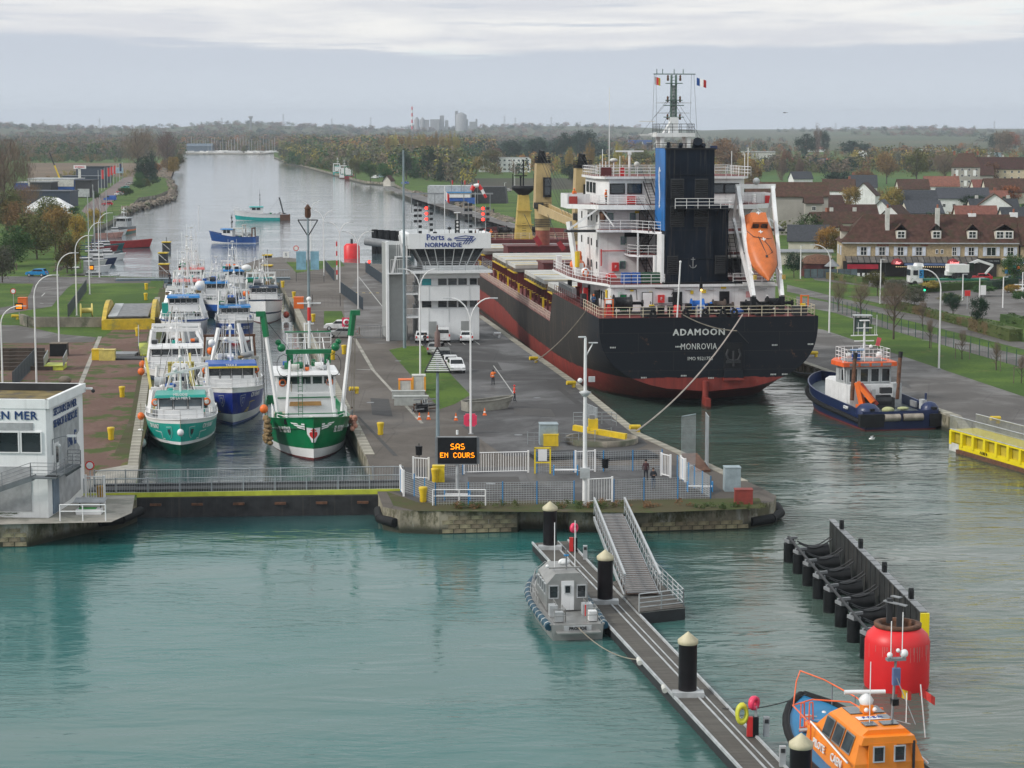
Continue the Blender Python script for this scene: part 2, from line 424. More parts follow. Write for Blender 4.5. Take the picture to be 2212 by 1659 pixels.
isl=[(-10.4,161.2),(-10.0,158.2),(-8.6,156.8),(-5.6,156.4),(.4,157.2),(.6,158.6),(4.2,158.6),(4.4,157.2),(9.4,157.2),(18.3,158.6),(20.6,160.6),(21.1,163.0),(20.3,167)]+BL[1:]+ \
 [(-38,452),(-44,458),(-52,470),(-56,466),(-58,440)]+[(-55.5,436),(-45.2,402)]+[RW[2],RW[1]]
mb=MB();mb.prism(isl,-3,QZ,ASPHB,QUAYW);mb.build('ground_lock_island',kind='structure')
bank_r=BR+[tuple(P(x,y,0)[:2])for x,y in((1085,482),(1040,466),(990,449),(940,436),(900,424),(865,411),(850,402),(790,398),(765,392),(730,382),(690,371),(650,360),(610,349),(592,342),(592,333))]+ \
 [(-289,2570),(4500,2700),(4500,60),(70,60)]
mb=MB();mb.prism(bank_r,-3,QZ,GRASS,QUAYW);mb.build('ground_west_bank',kind='structure')
# far land as one rolling terrain sheet reaching the horizon
def terr_h(x,y):
 a=x/max(y,1)  # bearing
 n=math.sin(x*.0011+1)*math.sin(y*.0009)*5+math.sin(x*.0031+y*.001)*2.5
 rise=max(0,(y-2700)/4200)
 base=10+(6 if a>.1 else 0)
 ridge=22*math.exp(-((y-6500)/1500)**2)*(1-.6*min(1,max(0,(a+.0)/.12))+.5*math.exp(-((a+.132)/.022)**2)+.25*math.sin(a*40))
 return QZ-.3+min(1,rise)*base+ridge*min(1,max(0,rise))+n*min(1,rise*2)
ys=[2400,2480,2560,2700,2900,3200,3600,4000,4500,5000,5500,6000,6500,7000,8000,9500,12000]
nx=70
vs=[];fs=[]
for j,y in enumerate(ys):
 for i in range(nx+1):
  x=(i/nx-.5)*1.15*y*.8
  vs.append((x,y,(-1.0 if j==0 else(QZ-.3 if j<3 else terr_h(x,y)))))
for j in range(len(ys)-1):
 for i in range(nx):
  k=j*(nx+1)+i;fs.append((k,k+1,k+nx+2,k+nx+1))
mb=MB();mb.add(vs,fs,FIELD,smooth=True);mb.build('terrain',kind='structure')
LAYER=[0]
def sheet(name,pts,m,z=QZ,n=1,world=False,h=0.0):
 poly=pts if world else xy(*pts,z=z)
 mb=MB();mb.prism(poly,z+.004*n+h if not h else z-.2,z+.004*n+h,m,MATS.get('concrete'))
 return mb.build(name,kind='structure')
# left bank surfaces
sheet('gravel_yard',((0,722),(212,736),(345,640),(352,660),(318,920),(300,990),(265,1000),(215,1060),(170,1100),(0,1108),(-60,1000)),GRAVEL,n=1)
sheet('grass_verge_lockside',((345,622),(366,622),(320,905),(302,980),(245,985),(282,900),(300,800)),MOSSG,n=2)
sheet('quay_apron_rescue_station',((-60,1050),(165,1062),(215,1015),(300,1000),(292,1065),(285,1108),(240,1128),(-80,1135)),CONC,n=3)
sheet('road_crossing_locks',((-40,597),(60,597),(325,600),(325,611),(160,613),(-40,612)),ASPH,n=2)
sheet('road_to_rescue_station',((73,611),(160,612),(146,622),(125,645),(112,662),(60,670),(-20,684),(-20,668),(30,660),(52,654),(66,632)),ASPH,n=3)
sheet('service_path',((-20,702),(40,703),(85,712),(130,722),(210,729),(202,739),(100,741),(-20,741)),ASPH,n=4)
sheet('quay_track_east',((-20,592),(70,592),(130,585),(180,560),(180,590),(60,600)),GRASS,n=1)
sheet('lane_by_boatyards',((176,456),(187,442),(219,418),(267,384),(287,381),(288,394),(248,426),(229,455),(200,470)),mat('pink_asphalt',(.17,.13,.12),.9),n=1)
sheet('brown_marsh',((60,402),(120,382),(370,382),(380,352),(60,352)),HEATH,n=2)
# island surfaces
sheet('lawn_by_tower',((840,756),(880,748),(915,747),(1016,853),(984,872),(950,884),(896,820)),GRASS,n=3)
sheet('car_park',((916,746),(885,742),(885,728),(1045,690),(1120,745),(1260,838),(1400,960),(1330,990),(1090,985),(975,905),(1016,853)),ASPHD,n=2)
sheet('quay_road',((770,600),(800,590),(830,612),(830,700),(860,742),(800,742),(745,690),(742,650),(758,625)),ASPH,n=2)
sheet('front_terrace',((850,1010),(1490,1005),(1560,1060),(1530,1075),(900,1085),(848,1060)),ASPHD,n=3)
sheet('mossy_ledge',((835,1062),(905,1086),(1640,1076),(1652,1098),(1400,1108),(1160,1106),(900,1104),(850,1092)),MOSSG,n=2)
sheet('lawn_at_lock_head',((618,566),(735,562),(745,575),(700,580),(640,590),(632,580)),GRASS,n=2)
sheet('lawn_by_car_bay',((700,672),(738,672),(748,700),(700,702)),GRASS,n=3)
# west bank surfaces
sheet('west_quay',xy((1600,690),(1700,700),(1778,712),(2212,857),(2400,925))+[(66,178)]+[(x+.9,y+(1 if i<2 else 0))for i,(x,y)in enumerate(BR[1:6])]+[(30.5,305)],ASPH,n=1,world=True)
sheet('cycle_path',((1720,640),(1800,655),(1917,697),(2212,769),(3000,966),(3000,1025),(2212,795),(1917,711),(1800,675),(1720,660)),ASPH,n=2)
sheet('avenue',((1700,615),(1800,640),(1917,668),(2030,689),(2212,740),(3000,950),(3000,969),(2212,755),(1944,688),(1800,652),(1700,630)),ASPH,n=3)
sheet('car_park_by_brasserie',((1830,640),(1960,640),(2010,625),(2400,618),(2400,735),(2212,702),(2000,668),(1900,655)),asphalt_mat('pale_asphalt',(.12,.112,.105),.2),n=1)
sheet('street_by_brasserie',((1750,596),(1860,606),(3000,592),(3000,615),(2000,612),(1900,622),(1760,605)),ASPH,n=1)
sheet('canal_road',((830,405),(850,405),(905,420),(1010,452),(1110,482),(1220,520),(1220,537),(1105,492),(1000,462),(890,428)),asphalt_mat('pale_asphalt',(.12,.112,.105),.2),n=1)
sheet('green_field',((1600,381),(1640,378),(2090,386),(2080,404),(1620,400)),MEADOW,n=1)
sheet('green_field_behind_silo_road',((1000,385),(1290,385),(1300,408),(1000,412)),ground_mat('dark_mound',(.05,.055,.03),(.075,.065,.045),None,.02,.2),n=1)
# white painted strips on the ground
def strip(name,a,b,w,m=MARK,n=5,parent=None):
 A,B=P(*a),P(*b);d=(B-A).normalized();q=Vector((-d.y,d.x,0))*w/2
 mb=MB();mb.prism([tuple((A+q)[:2]),tuple((A-q)[:2]),tuple((B-q)[:2]),tuple((B+q)[:2])],QZ+.004*n,QZ+.004*n,m)
 return mb.build(name,kind='structure',parent=parent)
strip('concrete_channel',(216,727),(168,844),.55,CONC,6)
strip('concrete_channel',(748,700),(806,800),.45,CONC)
strip('concrete_channel',(806,800),(912,915),.35,CONC)
strip('road_marking',(1066,790),(1110,852),.12)
strip('road_marking',(1040,852),(1112,857),.1)
strip('road_marking',(1035,835),(1100,838),.1)
strip('road_marking',(770,798),(800,799),.3)
strip('road_marking',(775,598),(848,690),.15)
for k in range(7):strip('road_marking',(752+k*15,632.5+k*.1),(759+k*15,632.5+k*.1),.5,YEL)
for k in range(5):
 strip('road_marking',(905+k*30,739-k*.6),(912+k*31,747-k*.6),.12)
for a,b in(((1990,735),(2012,736)),((90,640),(97,633)),((112,623),(132,624)),((86,655),(94,656))):strip('road_marking',a,b,.2)
for k in range(6):strip('road_marking',(940+k*40,431+k*12.5),(955+k*40,435.5+k*12.6),.25)
for k in range(4):strip('road_marking',(2115+k*22,712+k*3),(2128+k*22,705+k*3),.5)
# coping stones of the lock walls: one block each, laid in a loop
cope_meshes=[]
for k in range(3):
 mb=MB();l=1.86;mb.box((0,0,0),(.9,l,.22),COPE,taper=.985);cope_meshes.append(mb.mesh('coping_stone'))
def coping(name,pts,inset,limit=300):
 root=tag(bpy.data.objects.new(name,None),kind='structure');COL.objects.link(root)
 for(x0,y0),(x1,y1)in zip(pts,pts[1:]):
  a=Vector((x0,y0,0));b=Vector((x1,y1,0));d=(b-a);L=d.length;d.normalize()
  q=Vector((-d.y,d.x,0))*inset;n=max(1,int(L/1.9));rz=math.atan2(-d.x,d.y)
  for i in range(n):
   p=a+d*(i+.5)*(L/n)+q
   inst('coping_stone',cope_meshes[i%3],root,(p.x,p.y,QZ-.065+random.uniform(-.008,.008)),rz+random.uniform(-.006,.006),(1,L/n/1.9,1))
 return root
PATCH=mat('asphalt_repair',(.05,.048,.047),.8,var=.2);STAIN=mat('dark_stain',(.045,.04,.036),.6)
for i,q in enumerate((((1010,780),(1075,783),(1085,800),(1018,797)),((1110,880),(1190,884),(1200,900),(1112,896)),((800,860),(840,862),(848,900),(804,896)),((850,640),(880,640),(884,655),(852,655)),((1180,820),(1192,820),(1330,930),(1310,930)),((1010,1030),(1120,1030),(1130,1060),(1015,1062)),((770,900),(776,900),(860,985),(850,985)),((1900,810),(1960,826),(1970,840),(1905,822)))):sheet('asphalt_patch',q,(PATCH,STAIN)[i%2],n=4)
for x,y in((980,960),(1120,940),(860,780),(800,870),(1060,1045),(1160,860)):mb=MB();c=P(x,y);mb.lathe([(.42,.03),(.01,.03)],GREY,tuple(c),14,caps=False);mb.build('manhole_cover',kind='structure')
coping('coping_small_lock_east',[LW[1],LW[2]],.42)
coping('coping_small_lock_west',[(-13.2,184),RW[2]],-.42)
coping('coping_big_lock_east',[(19.6,170),BL[1],BL[2],BL[3]],.42)
coping('coping_big_lock_west',BR[1:6]+[(31.1,295)],-.42)
# block masonry of the island's front wall and the rescue quay (each block its own piece)
BLK=mat('quay_block',(.27,.23,.15),.9,var=.35,scale=.9,col2=(.075,.075,.035),bump=.5,tint=.5)
bm_=[]
for k in range(4):
 mb=MB();w=.86;mb.box((0,0,0),(w,.3,.30),BLK,taper=.98);bm_.append(mb.mesh('block'))
def masonry(name,a,b,z0,z1,w=.9,h=.34,proud=.03):
 root=tag(bpy.data.objects.new(name,None),kind='structure');COL.objects.link(root)
 a=Vector((*a,0));b=Vector((*b,0));d=(b-a).normalized();L=(b-a).length;out=Vector((d.y,-d.x,0))
 rz=math.atan2(d.y,d.x);rows=int((z1-z0)/h)
 for r in range(rows):
  x=.45*(r%2)+.02
  while x<L-.5:
   p=a+d*(x+w/2)-out*(.15-proud-random.uniform(-.012,.02))
   inst('block',random.choice(bm_),root,(p.x,p.y,z0+h*(r+.5)),rz+random.uniform(-.01,.01),(random.uniform(.97,1.0),1,random.uniform(.97,1.02)))
   x+=w
 return root
masonry('masonry_island_front',(-5.4,156.42),(.3,157.18),.05,1.7)
masonry('masonry_island_side',(9.5,157.22),(18.2,158.58),.05,.9)
masonry('masonry_rescue_quay',(-46,150.97),(-36.2,151.55),.05,1.75)
# boulders of the canal banks
def rocks(name,pts,z,n,s,m):
 mb=MB();pp=[P(x,y,0)for x,y in pts]
 for i in range(n):
  k=random.randrange(len(pp)-1);t=random.random();p=pp[k].lerp(pp[k+1],t)
  d=(pp[k+1]-pp[k]).normalized();q=Vector((-d.y,d.x,0))*random.uniform(-1.6,2.2)
  r=s*random.uniform(.5,1.3);c=p+q;c.z=z*random.random()
  mb.box(c,(r*1.3,r,r*.8),m,rz=random.random()*3,rx=random.random(),ry=random.random(),taper=.7)
 return mb.build(name,kind='stuff',label=None)
STONE=mat('bank_boulder',(.20,.165,.13),.9,var=.35,scale=.3,col2=(.09,.10,.05))
o=rocks('boulders',((1110,492),(1085,482),(1040,466),(990,449),(940,436),(900,424)),2.0,2600,1.1,STONE)
tag(o,'brown boulders lining the west canal bank below the road','rocks')
o=rocks('boulders',((262,468),(285,457),(330,446),(368,434),(376,416),(368,398),(351,382),(352,373),(360,365),(378,358),(392,348)),1.9,1400,1.3,STONE)
tag(o,'dark boulders edging the green east canal bank','rocks')
# ------------------------------------------------------------------ shared small builders
def rail(mb,pts,h=1.05,rails=3,step=1.5,r=.03,m=None,rp=None):
 m=m or WHITE;rp=rp or r
 for a,b in zip(pts,pts[1:]):
  a=Vector(a);b=Vector(b);n=max(1,round((b-a).length/step))
  for i in range(n+1):
   p=a.lerp(b,i/n);mb.tube(p,p+Vector((0,0,h)),rp,m,4,cap=False)
  for k in range(1,rails+1):
   z=Vector((0,0,h*k/rails));mb.tube(a+z,b+z,r,m,4,cap=False)
 return mb
def stairs(mb,a,b,w,m,n=10,hand=.9):
 a=Vector(a);b=Vector(b);d=b-a;q=Vector((-d.y,d.x,0)).normalized()*w/2
 for s in(1,-1):
  mb.bar(a+q*s,b+q*s,.06,.18,m)
  if hand:mb.tube(a+q*s+Vector((0,0,hand)),b+q*s+Vector((0,0,hand)),.03,m,4)
 for i in range(n):
  p=a.lerp(b,(i+.5)/n);mb.bar(p-q,p+q,.22,.04,m)
 return mb
def window(parent,c,w,h,ry=0.0,frame=None,glass=None,t=.09,cross=0,name='window',rx=0.0,depth=.1):
 """window facing local -Y at c, its frame a part and its pane a sub-part"""
 key=(round(w,2),round(h,2),frame and frame.name,glass and glass.name,t,cross,depth)
 if key not in _win:
  f=frame or WHITE2;mb=MB()
  for s in(-1,1):
   mb.box((s*(w/2-t/2),0,0),(t,depth,h),f);mb.box((0,0,s*(h/2-t/2)),(w-2*t,depth,t),f)
  if cross&1:mb.box((0,0,0),(t*.7,depth*.9,h-2*t),f)
  if cross&2:mb.box((0,.002,0),(w-2*t,depth*.8,t*.6),f)
  g=MB();g.box((0,.01,0),(w-2*t,.03,h-2*t),glass or GLASS)
  _win[key]=(mb.mesh('window_frame'),g.mesh('pane'))
 fm,gm=_win[key]
 o=inst(name,fm,parent,c);o.rotation_euler=(rx,0,ry)
 inst('pane',gm,o)
 return o
_win={}
def curve_loft(sections,m_of,cap0=False,cap1=False,mb=None,smooth=True):
 """sections: list of equally long point rings (open); m_of(j) material of strip j"""
 mb=mb or MB();n=len(sections[0])
 for a,b in zip(sections,sections[1:]):
  for j in range(n-1):mb.add([a[j],b[j],b[j+1],a[j+1]],[(0,1,2,3)],m_of(j),smooth=smooth)
 return mb
def weld(o,d=.002):
 import bmesh
 bm=bmesh.new();bm.from_mesh(o.data);bmesh.ops.remove_doubles(bm,verts=bm.verts,dist=d);bm.to_mesh(o.data);bm.free()
 return o
# ------------------------------------------------------------------ the cargo ship
def hull_paint():
 m=bpy.data.materials.new('ship_hull_paint');m.use_nodes=True;t=m.node_tree;p=t.nodes['Principled BSDF']
 tcn=N(t,'ShaderNodeTexCoord');v=tcn.outputs['Object'];s=N(t,'ShaderNodeSeparateXYZ');t.links.new(v,s.inputs[0])
 n1=noise(t,mapping(t,v,(.25,.25,.25)),1,6,.65);n2=noise(t,mapping(t,v,(1.2,1.2,.1)),1,5,.6);n3=noise(t,v,.6,6,.7)
 top=smooth(t,s.outputs[1],2,14)
 blk=mixc(t,top,(.008,.011,.016),(.026,.024,.022))
 blk=mixc(t,mathn(t,'MULTIPLY',smooth(t,n2,.48,.7),mathn(t,'MULTIPLY',top,.8)),blk,(.075,.060,.046))
 seam=N(t,'ShaderNodeTexBrick');seam.inputs['Scale'].default_value=1.0;seam.inputs['Mortar Size'].default_value=.02;seam.inputs['Brick Width'].default_value=8.0;seam.inputs['Row Height'].default_value=2.1;seam.inputs['Color1'].default_value=seam.inputs['Color2'].default_value=(0,0,0,1);seam.inputs['Mortar'].default_value=(1,1,1,1)
 cs=N(t,'ShaderNodeCombineXYZ');t.links.new(mathn(t,'ADD',s.outputs[1],s.outputs[0]),cs.inputs[0]);t.links.new(s.outputs[2],cs.inputs[1]);t.links.new(cs.outputs[0],seam.inputs['Vector'])
 blk=mixc(t,mathn(t,'MULTIPLY',seam.outputs['Color'],.45),blk,(.07,.06,.05))
 blk=mixc(t,smooth(t,n3,.60,.70,0,.7),blk,(.15,.07,.04))
 red=mixc(t,smooth(t,n2,.4,.7),(.25,.045,.035),(.17,.035,.03))
 red=mixc(t,smooth(t,n3,.60,.68,0,.6),red,(.30,.12,.06))
 lvl=mathn(t,'ADD',s.outputs[2],mathn(t,'MULTIPLY_ADD',n1,.9,-.45))
 far=mathn(t,'MULTIPLY_ADD',smooth(t,s.outputs[1],0,30),-.9,3.35)
 far=mathn(t,'ADD',far,mathn(t,'MULTIPLY',smooth(t,s.outputs[1],60,100),1.4))
 k=smooth(t,mathn(t,'SUBTRACT',lvl,far),-.04,.04)
 c=mixc(t,k,red,blk)
 c=mixc(t,smooth(t,mathn(t,'ADD',s.outputs[2],mathn(t,'MULTIPLY',n1,.6)),.55,.75,.8,0),c,(.035,.035,.025))
 t.links.new(c,p.inputs['Base Color']);p.inputs['Roughness'].default_value=.55;p.inputs['Specular IOR Level'].default_value=.2
 bn=N(t,'ShaderNodeBump');bn.inputs['Strength'].default_value=.3;bn.inputs['Distance'].default_value=.08
 t.links.new(noise(t,mapping(t,v,(.15,.15,.5)),1,3),bn.inputs['Height']);t.links.new(bn.outputs[0],p.inputs['Normal'])
 return m
HULL=hull_paint()
DECKR=mat('red_oxide_deck',(.17,.035,.03),.7,var=.25,scale=.6)
MAROON=mat('maroon_paint',(.11,.018,.018),.55,var=.2)
CREAM=mat('cream_crane_paint',(.46,.34,.16),.5,var=.1,scale=.5,streak=.3)
HATCH=mat('hatch_cover_grey',(.52,.52,.49),.6,var=.12,scale=.4,streak=.15)
HATCHS=mat('hatch_side_grey',(.20,.20,.185),.7,var=.35,scale=.7,col2=(.18,.10,.04))
GW=mat('green_grey_mast',(.10,.16,.14),.5)
SHIP=thing('cargo_ship','huge black and red cargo ship with white superstructure leaving the big lock stern first','cargo ship',(21.9,229.0,0),R(7.1))
LEN=178.0
def s_top(y):return 10.1 if y<36 else(10.1-(y-36)/2.6*3.9 if y<38.6 else(6.2 if y<157 else 10.4+(y-157)*.05))
def s_keel(y):return 1.8-.28*y**1.1 if y<34 else-11.7
def s_half(y):return 12.4 if y<148 else 12.4*max(.02,1-((y-148)/30.2)**2.1)
def s_b(y,z):
 zt,zk=10.1,max(-11.7,s_keel(y))
 f=min(1,max(0,(zt-z)/(zt-zk)))
 bb=max(0,1-f**3)**.476
 if y>148:bb*=1-.25*(y-148)/30*max(0,1-z/8)
 return s_half(y)*bb
stn=[0,1,2.5,4,6,8,11,14,18,22,28,34,36,38.6,50,70,90,110,130,148,156.9,157,162,166,170,173,175.5,177,178]
def s_rows(y):
 zk=max(-1.0,s_keel(y));t=s_top(y)
 return[zk+(6.2-zk)*k/8 for k in range(9)]+[6.2+(t-6.2)*k/4 for k in range(1,5)]
for sd,nm in((-1,'hull'),(1,'hull')):
 secs=[[(sd*s_b(y,z),y,z)for z in s_rows(y)]for y in stn]
 if sd>0:secs=[s[::-1]for s in secs]
 weld(curve_loft(secs,lambda j:HULL).build('hull_side',SHIP))
mb=MB();tr=[(s_b(0,z),z)for z in np.linspace(10.1,1.8,22)]
out=[(-x,z)for x,z in tr]+[(x,z)for x,z in tr[-2::-1]]
mb.add([(x,-.01,z)for x,z in out],[tuple(range(len(out)))],HULL);mb.build('transom',SHIP)
mb=MB()
def deckpoly(y0,y1,z,m,n=8):
 ys=[y0+(y1-y0)*i/n for i in range(n+1)]
 p=[(-s_half(y)+.12,y)for y in ys]+[(s_half(y)-.12,y)for y in reversed(ys)]
 mb.prism(p,z-.3,z,m)
deckpoly(.1,36.5,10.02,DECKR);deckpoly(36,157.2,6.1,DECKR);deckpoly(157,177,10.3,DECKR)
mb.box((0,157.1,8.2),(23.6,.3,4.3),MAROON);mb.box((0,36.6,8.1),(20,.3,3.9),WHITE)
mb.build('deck',SHIP)
mb=MB();mb.box((-.4,-.6,-.1),(.5,2.6,2.6),HULL);mb.tube((-.4,-.2,1),(-.4,-.2,3),.35,HULL,8);mb.build('rudder',SHIP)
LETW=mat('ship_lettering',(.58,.60,.58),.6)
FX=(math.pi/2,0,0)
text(SHIP,'ADAMOON',(-1.15,-.05,8.42),FX,1.0,LETW,bold=.035,spacing=1.2)
text(SHIP,'MONROVIA',(-1.18,-.05,6.82),FX,.98,LETW,bold=.0,sx=.74,spacing=1.1)
text(SHIP,'IMO 9521758',(-1.0,-.05,5.48),FX,.54,LETW,bold=.0,sx=.95)
mk=MB()
for x,z in((-11.1,6.85),(-3.75,6.85),(7.2,6.9),(11.3,6.95),(-7.6,3.45),(-3.1,3.6),(0,3.3),(7.1,3.6),(8.4,3.6)):
 for k in range(4):mk.box((x+k*.17,-.03,z),(.1,.03,.16),LETW)
mk.build('tug_push_mark',SHIP)
mb=MB();mb.box((2.75,-.03,5.6),(2.1,.08,3.2),BLACK);mb.box((2.75,-.25,3.7),(2.3,.6,1.3),HULL,taper=.85)
mb.build('anchor_pocket',SHIP)
mb=MB()
for sx in(-1,1):mb.path([(2.75,-.15,5.2),(2.75+sx*.55,-.15,5.3),(2.75+sx*.8,-.15,5.9),(2.75+sx*.6,-.15,6.5)],.13,DARK,6)
mb.tube((2.75,-.15,4.6),(2.75,-.15,6.3),.13,DARK,6);mb.box((2.75,-.15,5.1),(1.6,.14,.3),DARK);mb.build('anchor',SHIP)
# stern railing, bitts, fairleads, winches
CR=mat('cream_rail',(.62,.56,.42),.5)
mb=MB();rail(mb,[(-12.2,12,10.1),(-12.25,1,10.1),(-11.9,.3,10.1),(12.0,.3,10.1),(12.25,1,10.1),(12.2,14,10.1)],1.15,3,1.5,.028,CR,.035);mb.build('stern_railing',SHIP)
for x,y in((-5.7,1.6),(-4.6,1.6),(1.9,1.2),(6.4,1.4)):
 mb=MB()
 for s in(-.45,.45):mb.lathe([(.3,0),(.3,1.0),(.36,1.05),(.36,1.2),(.0,1.2)],BLACK,(x+s,y,10.1),10)
 mb.box((x,y,10.2),(1.7,.7,.2),BLACK);mb.build('mooring_bitts',SHIP)
for x in(-6.3,-2.6,-.4,1.6,2.9):
 mb=MB();T=Matrix.Translation((x,.35,10.62))@Euler((math.pi/2,0,0)).to_matrix().to_4x4()
 pr=[(.28+.16*math.cos(a),.16*math.sin(a))for a in[i*math.pi/3 for i in range(7)]]
 mb.lathe(pr,BLACK,n=12,T=T,caps=False);mb.box((x,.45,10.25),(.9,.5,.32),BLACK);mb.build('fairlead',SHIP)
def winch(x,y,z,m,L=2.6,r=.62,par=None,name='mooring_winch',base=BLACK):
 mb=MB();T=Matrix.Translation((x,y,z+r+.25))@Euler((0,math.pi/2,0)).to_matrix().to_4x4()
 mb.lathe([(r,-L/2),(r,-L/2+.08),(r*.7,-L/2+.1),(r*.7,L*.1),(r,L*.1+.02),(r,L*.1+.12),(.18,L*.1+.14),(.18,L/2),(.35,L/2),(.35,L/2+.2)],m,n=14,T=T)
 mb.box((x-L*.62,y,z+.6),(L*.3,1.1,1.15),base);mb.box((x,y,z+.12),(L*1.4,1.3,.24),base)
 return mb.build(name,par or SHIP)
winch(-8.4,4.6,10.1,BLACK,3.2,1.0);winch(-.1,4.2,10.1,mat('blue_rope',(.01,.12,.45),.8,bump=.6,bscale=12),2.2,.75);winch(2.4,4.2,10.1,mat('brown_rope',(.07,.05,.04),.9,bump=.6,bscale=12),2.2,.7)
winch(9.3,5.4,10.1,BLACK,2.8,.8);winch(6.5,5.8,10.1,DARK,2.0,.6)
mb=MB()
for p in((-6.6,1.6,10.1),(10.6,1.4,10.1)):
 mb.box((p[0],p[1],p[2]+.5),(1.6,.9,1.0),DARK);mb.box((p[0]+.4,p[1],p[2]+1.15),(.5,.4,.3),YEL)
mb.lathe([(.4,0),(.4,.7),(.34,.8),(0,.8)],RED,(-2.3,6.6,10.1),10);mb.ball((-1.2,5.0,10.4),.5,ROPE,sc=(1.6,1,.7));mb.ball((3.8,3.2,10.4),.6,BLUE,sc=(1.5,1,.7))
mb.build('deck_gear',SHIP)
mb=MB();mb.box((-11.4,2.0,11.0),(.1,.1,1.9),ORG);mb.box((-10.5,2.0,11.0),(.1,.1,1.9),ORG);mb.box((-10.95,2.0,12.0),(1.0,.1,.1),ORG);mb.box((-10.95,2,11.1),(.9,.08,.08),ORG);mb.box((-10.9,2.3,10.8),(.7,.4,1.2),RED,taper=.5);mb.build('gangway_frame',SHIP)
mb=MB();mb.box((11.0,2.2,11.2),(.22,.12,2.2),ORG);mb.box((11.45,2.2,12.2),(.9,.1,.12),ORG);mb.box((11.8,2.2,11.6),(.12,.1,1.2),ORG);mb.build('gangway_frame',SHIP)
mb=MB();mb.tube((-3.6,.2,10.1),(-3.3,.2,16.2),.09,WHITE2,6);mb.ball((-3.3,.2,16.25),.14,WHITE2,8);mb.build('ensign_staff',SHIP)
mb=MB();mb.box((-.9,0.4,11.5),(.16,.16,2.8),WHITE2);mb.box((-.9,.4,13.4),(.3,.3,.8),BLACK);mb.box((-.9,.4,14.2),(.12,.12,.7),BLACK);rail(mb,[(-1.3,.4,10.1),(-.5,.4,10.1)],1.3,3,.4,.03)
mb.build('stern_light_post',SHIP)
mb=MB();mb.ball((-.9,.2,13.1),.12,mat('lit_amber_lamp',(1,.5,.12),emit=3.0),8);mb.build('stern_light',SHIP)
# lower deckhouse with doors, fire box and louvres
mb=MB();mb.box((0,21,11.5),(19.2,25,3.0),WHITE);mb.build('poop_deckhouse',SHIP)
mb=MB();ap=[(-9.8,8.2),(9.8,8.2),(9.8,14),(12.3,20),(12.4,36),(-12.4,36),(-12.4,22),(-11.9,16.5),(-9.8,10)]
mb.prism(ap,12.85,13.15,DECKR,WHITE,bottom=True)
for q,w in(((-3.3,8.1,12.9),1),((4.5,8.1,12.9),1)):pass
mb.build('boat_deck',SHIP)
mb=MB();rail(mb,[(-3.4,8.4,13.15),(-9.7,8.4,13.15),(-9.7,10.4,13.15),(-11.8,16.7,13.15),(-12.3,22,13.15),(-12.3,35.6,13.15),(-9.5,35.6,13.15)],1.15,3,1.4,.03,WHITE2)
rail(mb,[(4.6,8.4,13.15),(9.7,8.4,13.15),(9.7,14,13.15),(12.2,20,13.15),(12.2,35,13.15)],1.15,3,1.5,.03,WHITE2)
mb.build('boat_deck_railing',SHIP)
def door(x,z,m,w=.95,h=1.95,y=8.42,par=None):
 mb=MB();mb.box((x,y,z+h/2+.15),(w+.16,.1,h+.16),DARK);mb.box((x,y-.06,z+h/2+.15),(w,.08,h),m);mb.box((x+w*.3,y-.13,z+h*.5),(.06,.06,.3),DARK)
 return mb.build('door',par or SHIP)
door(-1.9,10.1,BLACK);door(-5.4,10.1,WHITE,1.1);door(-8.2,10.1,GREEN,.6,1.7);door(3.6,10.1,BLACK,1.0)
mb=MB();mb.box((-3.8,8.35,11.5),(.75,.25,.9),RED);mb.build('fire_box',SHIP);text(SHIP,'F',(-3.8,8.2,11.5),FX,.5,WHITE2)
mb=MB()
for x,z,w,h,m in((-5.0,12.1,.35,.45,YEL),(-4.9,10.9,.35,.3,YEL),(-8.6,11.9,.4,.8,mat('notice_pale',(.5,.6,.55),.6)),(-7.2,12.5,.4,.25,YEL),(-.2,12.2,.35,.4,YEL),(3.5,12.7,.6,.25,YEL),(1.2,12.3,.5,.4,YEL),(6.4,11.9,.5,.7,mat('notice_pink',(.6,.3,.3),.6)),(-2.7,11.4,.5,.6,DARK),(-9.66,11.8,.1,.1,YEL)):
 mb.box((x,8.42,z),(w,.06,h),m)
mb.path([(-8.0,8.35,12.6),(-6.7,8.35,12.6),(-6.6,8.35,11.4)],.04,BLACK);mb.path([(-4.6,8.35,10.9),(1.2,8.35,10.9)],.04,DARK);mb.path([(-2.6,8.35,11.9),(-2.3,8.35,12.6),(-4.5,8.35,12.7)],.04,BLACK)
for x in(-2.0,-.6,2,5.6,8.2):mb.box((x,8.3,12.55),(.7,.2,.12),LGREY)
mb.build('wall_fittings',SHIP)
for y in(13.0,14.6,16.2):o=window(SHIP,(-9.66,y,11.5),.5,1.0,-math.pi/2,BLACK,BLACK)
mb=MB();mb.box((-9.7,11.2,11.9),(.08,1.0,.9),YEL);mb.build('notice',SHIP)
mb=MB()
for k in range(5):mb.box((-7.8+k*1.15+.2,10.2,13.8),(1.05,.9,1.2),(BLUE,BLUE,mat('bin_green',(.012,.07,.035),.5),mat('bin_green'),mat('bin_green'))[k],taper=.95)
mb.build('waste_bins',SHIP)
